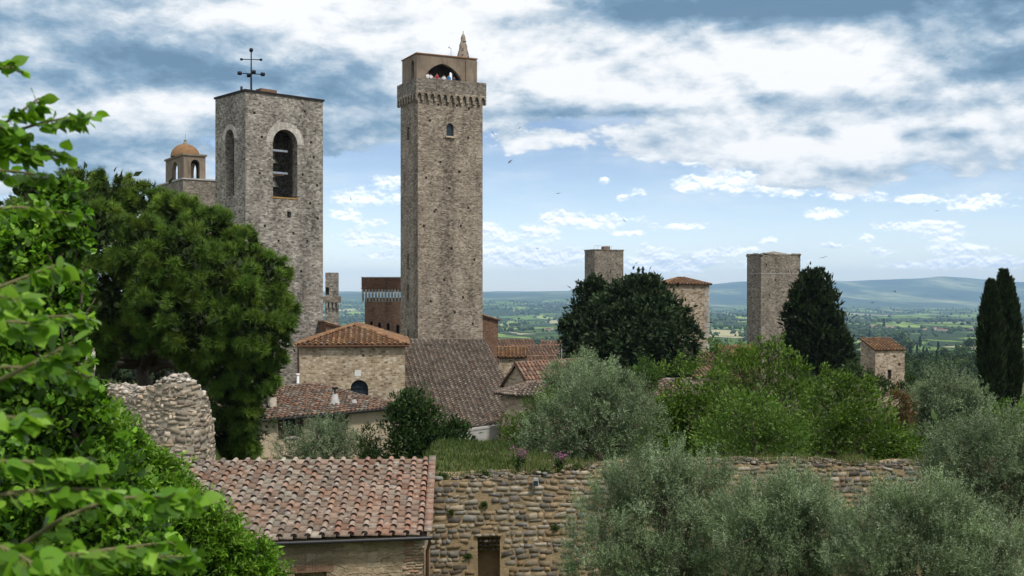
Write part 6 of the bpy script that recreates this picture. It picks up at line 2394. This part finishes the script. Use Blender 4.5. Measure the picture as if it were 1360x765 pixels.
        # a fuller leaf with toothed margin and a pointed tip
        half = [(0, 0), (-.06, .16), (-.02, .33), (.12, .45), (.20, .44), (.28, .50), (.36, .47), (.46, .47), (.54, .42), (.64, .38), (.72, .30), (.80, .24), (.88, .13), (1.05, .0)]
        T = [(x, 0, -.10 * x * x) for x in (0, .25, .5, .75, 1.05)]
        T = np.array(T + [(x, y, .16 * y - .10 * x * x - .12 * y * y) for x, y in half[1:-1]] + [(x, -y, .16 * y - .10 * x * x - .12 * y * y) for x, y in half[1:-1]])
        up_ = lambda o_: [(0, 1, o_ + 3, o_ + 2, o_ + 1, o_), (1, 2, o_ + 7, o_ + 6, o_ + 5, o_ + 4, o_ + 3), (2, 3, o_ + 9, o_ + 8, o_ + 7), (3, 4, o_ + 11, o_ + 10, o_ + 9)]
        fcs = up_(5) + [tuple(reversed(f)) for f in up_(17)]
        la.inst(T, fcs, P + pet, frames(ld, hint), np.stack([sc, sc * .95, sc], 1), pal[RNG.integers(0, 5, m)] * RNG.uniform(.75, 1.3, (m, 1)))
    link('leaves', la.mesh('leaves', True, o), M_LEAF_NEAR, e)
    link('branches', ta.mesh('branches', True, o), M_BARK, e)


near_left()


# ================================================================== grass, weeds and flowers on the wall head
def wall_plants():
    n = 16000
    x = RNG.uniform(WX0, WX1, n)
    cl = np.array([mn.noise(Vector((a * .9, 4, 4))) for a in x])
    keep = RNG.random(n) < np.clip(.5 + cl * 1.2, .08, 1)
    x = x[keep]
    n = len(x)
    d = RNG.gamma(1.5, .9, n) - .02
    y = wall_face_y(x) + d
    z = np.where(d < .9, [wall_top(a) for a in x], ground_z(x, y)) - .03
    h = RNG.uniform(.12, .38, n) * np.clip(.7 + cl[keep], .5, 1.4)
    dirs = np.stack([RNG.normal(0, .35, n), RNG.normal(-.05, .3, n), np.ones(n)], 1)
    pal = np.array([(.10, .13, .035), (.14, .15, .05), (.075, .11, .03), (.20, .18, .09), (.06, .10, .025)])
    acc = Acc()
    T = np.array([(0, -.5, 0), (0, .5, 0), (.6, .35, .04), (.6, -.35, .04), (1, 0, .14)])
    acc.inst(T, [(0, 1, 2, 3), (3, 2, 4)], np.stack([x, y, z], 1), frames(dirs, runit(n)), np.stack([h, np.full(n, .014), h], 1), pal[RNG.integers(0, 5, n)] * RNG.uniform(.7, 1.3, (n, 1)))
    # rough grass on the bank behind
    n = 14000
    x = RNG.uniform(-3.0, 2.4, n)
    y = RNG.uniform(30.2, 46, n)
    z = ground_z(x, y) - .02
    h = RNG.uniform(.06, .20, n) * (1 + .8 * np.array([mn.noise(Vector((a, b, 1))) for a, b in zip(x, y)]))
    dirs = np.stack([RNG.normal(0, .35, n), RNG.normal(-.05, .3, n), np.ones(n)], 1)
    acc.inst(T, [(0, 1, 2, 3), (3, 2, 4)], np.stack([x, y, z], 1), frames(dirs, runit(n)), np.stack([h, np.full(n, .03), h], 1), pal[[0, 2, 4]][RNG.integers(0, 3, n)] * RNG.uniform(.45, 1.15, (n, 1)))
    tag(link('grass', acc.mesh('grass'), M_LEAF), kind='stuff')
    # purple valerian
    for (px, py, r, hh, lab) in ((690, 612, 13, 20, 'fuller clump of purple flowers on the wall top at the left'), (741, 602, 8, 12, 'thin purple flower spikes further right on the wall top')):
        Y = 29.9
        p = at(px, py + 12, Y)
        base = (p.x, Y, wall_top(p.x) - .03)
        e = thing('valerian_plant', lab, 'flowers', base)
        fa, ga, sa = Acc(), Acc(), Acc()
        k = Y / F
        m = int(r * 2.2)
        for i in range(m):
            tp = np.array([RNG.normal(0, r * k * .6), RNG.normal(0, r * k * .5), RNG.uniform(.6, 1.0) * (hh + 14) * k])
            bs = np.array([RNG.normal(0, r * k * .25), RNG.normal(0, .05), 0])
            tube(sa, [bs, (bs + tp) / 2 + RNG.normal(0, .02, 3), tp], .005, (.09, .13, .04), 4)
            q = 5
            pp = tp + np.stack([RNG.normal(0, .025, q), RNG.normal(0, .025, q), RNG.normal(-.05, .055, q)], 1)
            leaves(fa, pp, runit(q), .045, .8, np.array([(.34, .10, .25), (.42, .16, .33), (.28, .08, .22)])[RNG.integers(0, 3, q)], .3, 1)
            q = 26
            t = RNG.uniform(.0, .7, (q, 1))
            leaves(ga, bs + (tp - bs) * t, runit(q), .10, .35, ccol([(.05, .095, .022), (.07, .12, .03)], q), .4, 1)
        link('blossom', fa.mesh('blossom'), M_FLOWER, e)
        link('foliage', ga.mesh('foliage'), M_LEAF, e)
        link('stems', sa.mesh('stems'), M_LEAF, e)
    # little weeds rooted in the joints and along the wall head
    labs = [(588, 622, 7, 'small weed tuft on the wall top next to the tile roof edge'), (768, 627, 7, 'weed cushion on the wall top left of the silvery olive'), (642, 622, 9, 'weed tuft on the wall top above the square niche'),
            (622, 738, 4, 'tiny weed in the wall joint left of the niche'), (760, 755, 7, 'weed clump low on the wall beside the silvery olive'), (738, 704, 4, 'tiny weed in the wall joints right of the niche'), (643, 670, 4, 'tiny weed in the wall joints above the niche'), (600, 679, 3, 'tiny weed in the wall joint near the downpipe'), (722, 618, 9, 'low weed cushion on the wall top above the grey floodlight')]
    for px, py, r, lab in labs:
        Y = 29.25
        p = at(px, py, Y)
        y = float(wall_face_y(p.x)) + (.15 if py < 640 else -.03)
        z = p.z if py > 640 else wall_top(p.x)
        e = thing('wall_weed', lab, 'weed', (p.x, y, z))
        a = Acc()
        m = int(50 * r)
        k = Y / F
        pos = RNG.normal(0, r * k * .42, (m, 3)) * np.array([1, .5, .8])
        leaves(a, pos, nrm(pos + np.array([0, -.03, .03])), .07, .4, ccol([(.06, .10, .025), (.08, .125, .03), (.10, .13, .05)], m), .4, .8)
        link('foliage', a.mesh('foliage'), M_LEAF, e)
        a = Acc()
        tube(a, [(0, .06, -.03), (0, 0, .05)], .012, (.1, .09, .05), 4)
        link('stem', a.mesh('stem'), M_BARK, e)


wall_plants()


# ================================================================== the valley: woods, rows of cypress, farmhouses
_HY = np.geomspace(330, 15000, 220)
_HP = np.linspace(-200, 1560, 89)
_YY, _PP = np.meshgrid(_HY, _HP, indexing='ij')
_ROW = HY - F * ground_z((_PP - CX) / F * _YY, _YY) / _YY


def hit(px, py):
    """distance at which the open country is met at photo pixel (px, py)"""
    px, py = np.atleast_1d(np.asarray(px, float)), np.atleast_1d(np.asarray(py, float))
    out = np.zeros(len(px))
    col = np.clip(np.rint((px + 200) / 20).astype(int), 0, 88)
    for c in np.unique(col):
        m = col == c
        run = np.minimum.accumulate(_ROW[:, c])
        out[m] = np.interp(-py[m], -run, _HY)
    return out


def far_woods():
    acc = Acc()
    n = 30000
    px = RNG.uniform(-150, 1520, n)
    py = 401 + 105 * RNG.random(n) ** 1.15
    Y = hit(px, py) * RNG.uniform(.96, 1.05, n)
    x = (px - CX) / F * Y
    m = np.array([mn.fractal(Vector((a * .0016, b * .00075, 3)), 1.0, 2.0, 4) for a, b in zip(x, Y)])
    hedge = np.array([abs(mn.noise(Vector((a * .0034, b * .0017, 13)))) for a, b in zip(x, Y)])
    keep = (m > np.where(px > 900, .0, .05)) | (hedge < .055) | (RNG.random(n) < .05)
    keep &= Y < 13000
    for (fx, fy, rx, ry) in ((700, 446, 44, 7), (965, 441, 26, 4), (968, 450, 22, 4), (1215, 420, 60, 3), (1290, 422, 20, 3), (1100, 422, 40, 3)):
        keep &= ((px - fx) / rx) ** 2 + ((py - fy) / ry) ** 2 > 1
    x, Y, m = x[keep], Y[keep], m[keep]
    z = ground_z(x, Y)
    n = len(x)
    ico = bmesh.new()
    bmesh.ops.create_icosphere(ico, subdivisions=1, radius=1)
    T1 = np.array([v.co[:] for v in ico.verts])
    F1 = [tuple(v.index for v in f.verts) for f in ico.faces]
    ico.free()
    pal = np.array([(.030, .055, .018), (.042, .072, .022), (.024, .042, .016), (.060, .092, .028), (.05, .07, .032), (.075, .105, .035)])
    gi = np.array([int((mn.noise(Vector((a * .004, b * .004, 8))) + .6) * 5) for a, b in zip(x, Y)]).clip(0, 5)
    mix_ = RNG.random(n) < .45
    gi = np.where(mix_, RNG.integers(0, 6, n), gi)
    col = pal[gi] * RNG.uniform(.75, 1.25, (n, 1))
    h = RNG.uniform(4, 10, n) * np.clip(Y / 2500, .6, 1.9)
    w = h * RNG.uniform(.38, .75, n)
    fars = Y > 1900
    idx = np.where(fars)[0]
    TT = T1[None] * RNG.uniform(.7, 1.2, (len(idx), len(T1), 1))
    an = np.eye(3)[None].repeat(len(idx), 0)
    acc.inst(TT, F1, np.stack([x, Y, z + h * .42], 1)[idx], an, np.stack([w, w, h * .55], 1)[idx], col[idx])
    # nearer ones are made of leaf clusters
    idx = np.where(~fars)[0]
    q = 110
    for i in idx:
        d = runit(q)
        r = RNG.uniform(.6, 1.05, (q, 1))
        P = np.array([x[i], Y[i], z[i] + h[i] * .5]) + d * r * np.array([w[i], w[i], h[i] * .5]) * (1 + .25 * np.sin(d[:, :1] * 5 + i))
        leaves(acc, P, d, h[i] * .17, .6, np.tile(col[i], (q, 1)) * RNG.uniform(.7, 1.3, (q, 1)), .3, .8)
    tag(link('far_woods', acc.mesh('far_woods'), M_FARWOOD), kind='stuff')


far_woods()


def undergrowth():
    acc = Acc()
    n = 420
    Y = RNG.uniform(62, 330, n)
    px = RNG.uniform(760, 1560, n)
    x = (px - CX) / F * Y
    z = ground_z(x, Y)
    pal = np.array([(.05, .08, .02), (.07, .105, .03), (.04, .06, .02), (.09, .115, .045), (.06, .10, .025)])
    for i in range(n):
        if any(abs(x[i] - a) < r and abs(Y[i] - b) < r for a, b, r in ((16, 92, 8), (18, 122, 9), (32, 210, 10), (44, 194, 9), (56, 174, 8), (22, 154, 7), (15, 233, 7))):
            continue
        w, h = RNG.uniform(1.2, 3.2), RNG.uniform(1.0, 3.0)
        q = 130
        d = runit(q)
        P = np.array([x[i], Y[i], z[i] + h * .4]) + d * RNG.uniform(.5, 1.05, (q, 1)) * np.array([w, w, h * .6]) * (1 + .3 * np.sin(d[:, :1] * 5 + i))
        leaves(acc, P, d, .55, .5, clcol(pal[[RNG.integers(0, 5)]], (np.abs(d[:, 0]) * 6).astype(int)), .4, .8)
    tag(link('undergrowth', acc.mesh('undergrowth'), M_LEAF), kind='stuff')


undergrowth()


def valley_trees():
    # rows of little cypresses beyond the small tower house, each a tree of its own
    acc = Acc()
    n = 640
    t = RNG.random(n) ** .9
    an = RNG.uniform(0, 2 * np.pi, n)
    r = 1.25 * np.minimum(1, 2 * (1 - t) ** .8) * np.minimum(1, .5 + 2 * t) * RNG.uniform(.75, 1.05, n)
    P = np.stack([r * np.cos(an), r * np.sin(an), .6 + 13 * t], 1)
    leaves(acc, P, np.stack([np.cos(an), np.sin(an), 0 * an], 1), 1.3, .42, ccol([(.020, .036, .014), (.026, .045, .016)], n), 1.4, .4)
    cm = acc.mesh('crown')
    cm.materials.append(M_FARWOOD)
    ta = Acc()
    tube(ta, [(0, 0, -.5), (0, 0, 6)], [.22, .1], BARKC, 5)
    tm = ta.mesh('trunk')
    tm.materials.append(M_BARK)
    spots = [(1166, 470, 900), (1218, 466, 950), (1226, 470, 940), (1231, 471, 930), (1238, 476, 860), (1244, 474, 880), (1250, 478, 820), (1259, 481, 780), (1267, 480, 790), (1273, 480, 800), (1280, 478, 830), (1286, 479, 820),
             (1292, 481, 780), (1297, 482, 780), (1254, 482, 760), (1209, 470, 900), (1276, 484, 740), (1290, 486, 720), (1205, 476, 850), (1264, 486, 720), (1155, 446, 1300), (1174, 433, 2300), (1222, 458, 1200), (1246, 462, 1100)]
    lab = 'small dark cypress in the rows on the far slope behind the small tower house'
    proto = None
    for px, py, Y in spots:
        Y = float(hit(px, py + 4)[0])
        b = gbase(px, Y)
        e = thing('far_cypress', lab, 'cypress', b, RNG.uniform(0, 6), 'small cypresses on the far slope')
        s = RNG.uniform(.8, 1.2) * 13 / F * Y / 14
        e.scale = (s, s, s)
        link('crown', cm, None, e)
        link('trunk', tm, None, e)
    # round trees on the near slopes
    kinds = []
    for k, pal in enumerate(([(.045, .075, .022), (.06, .095, .03)], [(.075, .115, .035), (.09, .135, .045)], [(.028, .046, .018), (.036, .058, .022)])):
        acc = Acc()
        cl = np.array([(RNG.normal(0, 1.6), RNG.normal(0, 1.6), 5 + RNG.normal(0, 1.3), 2.2, 2.2, 1.9) for _ in range(8)])
        p, o, i = scatter(cl, 1500, 14, .3, .5, 1.05)
        leaves(acc, p, o, .85, .6, clcol(pal, i), .3, .8)
        m = acc.mesh('crown')
        m.materials.append(M_FARWOOD)
        ta = Acc()
        tube(ta, [(0, 0, -.5), (0, 0, 4.5)], [.3, .15], BARKC, 6)
        m2 = ta.mesh('trunk')
        m2.materials.append(M_BARK)
        kinds.append((m, m2))
    labs = ['mid green round tree on the slope beyond the small tower house', 'light green round tree on the slope beyond the small tower house', 'dark round tree on the slope beyond the small tower house']
    spots = [(1215, 492, 330, 0), (1225, 483, 420, 2), (1240, 490, 360, 1), (1213, 478, 500, 2), (1250, 497, 300, 2), (1268, 495, 320, 2), (1285, 498, 300, 0), (1296, 495, 330, 1), (1232, 500, 280, 0), (1140, 478, 500, 2), (1148, 460, 800, 2), (1195, 452, 1000, 1),
             (1135, 465, 700, 0), (1215, 500, 280, 1), (1300, 488, 420, 2), (1352, 470, 700, 0), (1357, 490, 400, 2), (1275, 470, 800, 1), (1255, 470, 850, 0), (1210, 462, 1000, 1), (1285, 465, 900, 0), (1205, 486, 420, 0), (1275, 488, 480, 1)]
    for px, py, Y, k in spots:
        Y = float(hit(px, py + 6)[0])
        b = gbase(px, Y)
        e = thing('round_tree', labs[k], 'tree', b, RNG.uniform(0, 6), 'round trees on the slope (%s)' % ('mid green', 'light green', 'dark')[k])
        s = RNG.uniform(.75, 1.3) * 15 / F * Y / 8
        e.scale = (s * 1.1, s * 1.1, s)
        link('crown', kinds[k][0], None, e)
        link('trunk', kinds[k][1], None, e)
    # farmhouses
    hp = [(1158, 433, 2300, 12, 5), (1164, 434.5, 2250, 9, 4), (1170, 436, 2200, 12, 5), (1178, 433.5, 2350, 10, 4), (1184, 434, 2350, 12, 5), (1242, 437, 2100, 5, 8), (1249, 438, 2100, 12, 5), (1256, 438, 2080, 9, 4), (1290, 437.5, 2100, 9, 5), (1228, 436.5, 2200, 8, 4),
          (1142, 416, 6500, 14, 6), (1180, 417, 6500, 16, 6), (1250, 415.5, 6800, 18, 6), (1262, 416, 6700, 14, 6), (690, 404, 8500, 18, 7), (722, 405, 8500, 18, 7), (736, 405, 8500, 20, 7), (722, 437, 2700, 9, 5), (728, 438, 2600, 10, 5), (733, 436.5, 2700, 9, 5)]
    mw = mat_plain('pale_farm_wall', (.50, .42, .34), .9, .1, .1)
    mr = mat_plain('red_farm_roof', (.30, .14, .09), .9, .15, .1)
    for px, py, Y, w, h in hp:
        k = Y
        Y = float(hit(px, py + 1.5)[0])
        w, h = w * Y / k * .9, h * Y / k * .55
        b = gbase(px, Y)
        zz = b[2]
        rot = RNG.uniform(-.5, .5)
        far_ = 'left valley behind the wide roof' if px < 800 else ('distant plain at the right' if Y > 4000 else 'hamlet beyond the small tower house')
        e = thing('farmhouse', 'tiny pale red roofed farmhouse in the ' + far_, 'house', (b[0], Y, zz), rot, 'farmhouses in the ' + far_)
        bm = bmesh.new()
        dd = w * .6
        prism(bm, [(-dd / 2, -3), (dd / 2, -3), (dd / 2, h), (0, h * 1.3), (-dd / 2, h)], lambda u, z, d: Vector((d, u, z)), -w / 2, w / 2)
        bm_obj('wall', bm, mw, e)
        bm = bmesh.new()
        o = .6
        for sg in (1, -1):
            prism(bm, [(sg * (dd / 2 + o), h - .2), (sg * (dd / 2 + o), h + .15), (0, h * 1.3 + .6), (0, h * 1.3 + .05)], lambda u, z, d: Vector((d, u, z)), -w / 2 - o, w / 2 + o)
        bm_obj('roof', bm, mr, e)


valley_trees()


# ================================================================== swifts wheeling about the towers
def birds():
    T = []
    bm = bmesh.new()
    # slender body, two sickle wings, forked tail
    prof = [(-.09, .003), (-.05, .014), (0, .02), (.05, .016), (.085, .004)]
    rings = [[bm.verts.new((x, r * math.cos(a), r * math.sin(a))) for a in np.arange(6) * math.pi / 3] for x, r in prof]
    for a, b in zip(rings, rings[1:]):
        for j in range(6):
            bm.faces.new((a[j], a[(j + 1) % 6], b[(j + 1) % 6], b[j]))
    bm.faces.new(rings[0][::-1])
    bm.faces.new(rings[-1])
    for s in (1, -1):
        w = [(.035, s * .012, .006), (.045, s * .09, .03), (-.02, s * .20, .035), (-.065, s * .25, .03), (-.02, s * .12, .025), (-.02, s * .012, .004)]
        a = [bm.verts.new(p) for p in w]
        b = [bm.verts.new((x, y, z - .006)) for x, y, z in w]
        bm.faces.new(a)
        bm.faces.new(b[::-1])
        for i in range(6):
            bm.faces.new((a[i], b[i], b[(i + 1) % 6], a[(i + 1) % 6]))
        t = [(-.085, s * .002, 0), (-.15, s * .03, 0), (-.08, s * .012, 0)]
        a = [bm.verts.new(p) for p in t]
        b = [bm.verts.new((x, y, z - .004)) for x, y, z in t]
        bm.faces.new(a)
        bm.faces.new(b[::-1])
        for i in range(3):
            bm.faces.new((a[i], b[i], b[(i + 1) % 3], a[(i + 1) % 3]))
    m = mat_plain('swift_plumage', (.02, .018, .016), .7, .1)
    first = bm_obj('swift', bm, m, None, uv=False)
    spots = [(677, 215, 70), (741, 257, 85), (829, 293, 75), (714, 330, 110), (655, 177, 110), (1094, 342, 70), (1188, 387, 75), (1159, 402, 80), (848, 357, 120), (690, 170, 120), (1245, 280, 120), (466, 395 - 130, 110)]
    for i, (px, py, Y) in enumerate(spots):
        o = first if i == 0 else first.copy()
        if i:
            COL.objects.link(o)
        o.location = at(px, py, Y)
        o.rotation_euler = (RNG.uniform(-.9, .9), RNG.uniform(-.5, .5), RNG.uniform(0, 6.3))
        tag(o, 'tiny dark swift flying in the sky among the towers', 'bird', 'swifts in the sky')


birds()
bpy.context.view_layer.update()
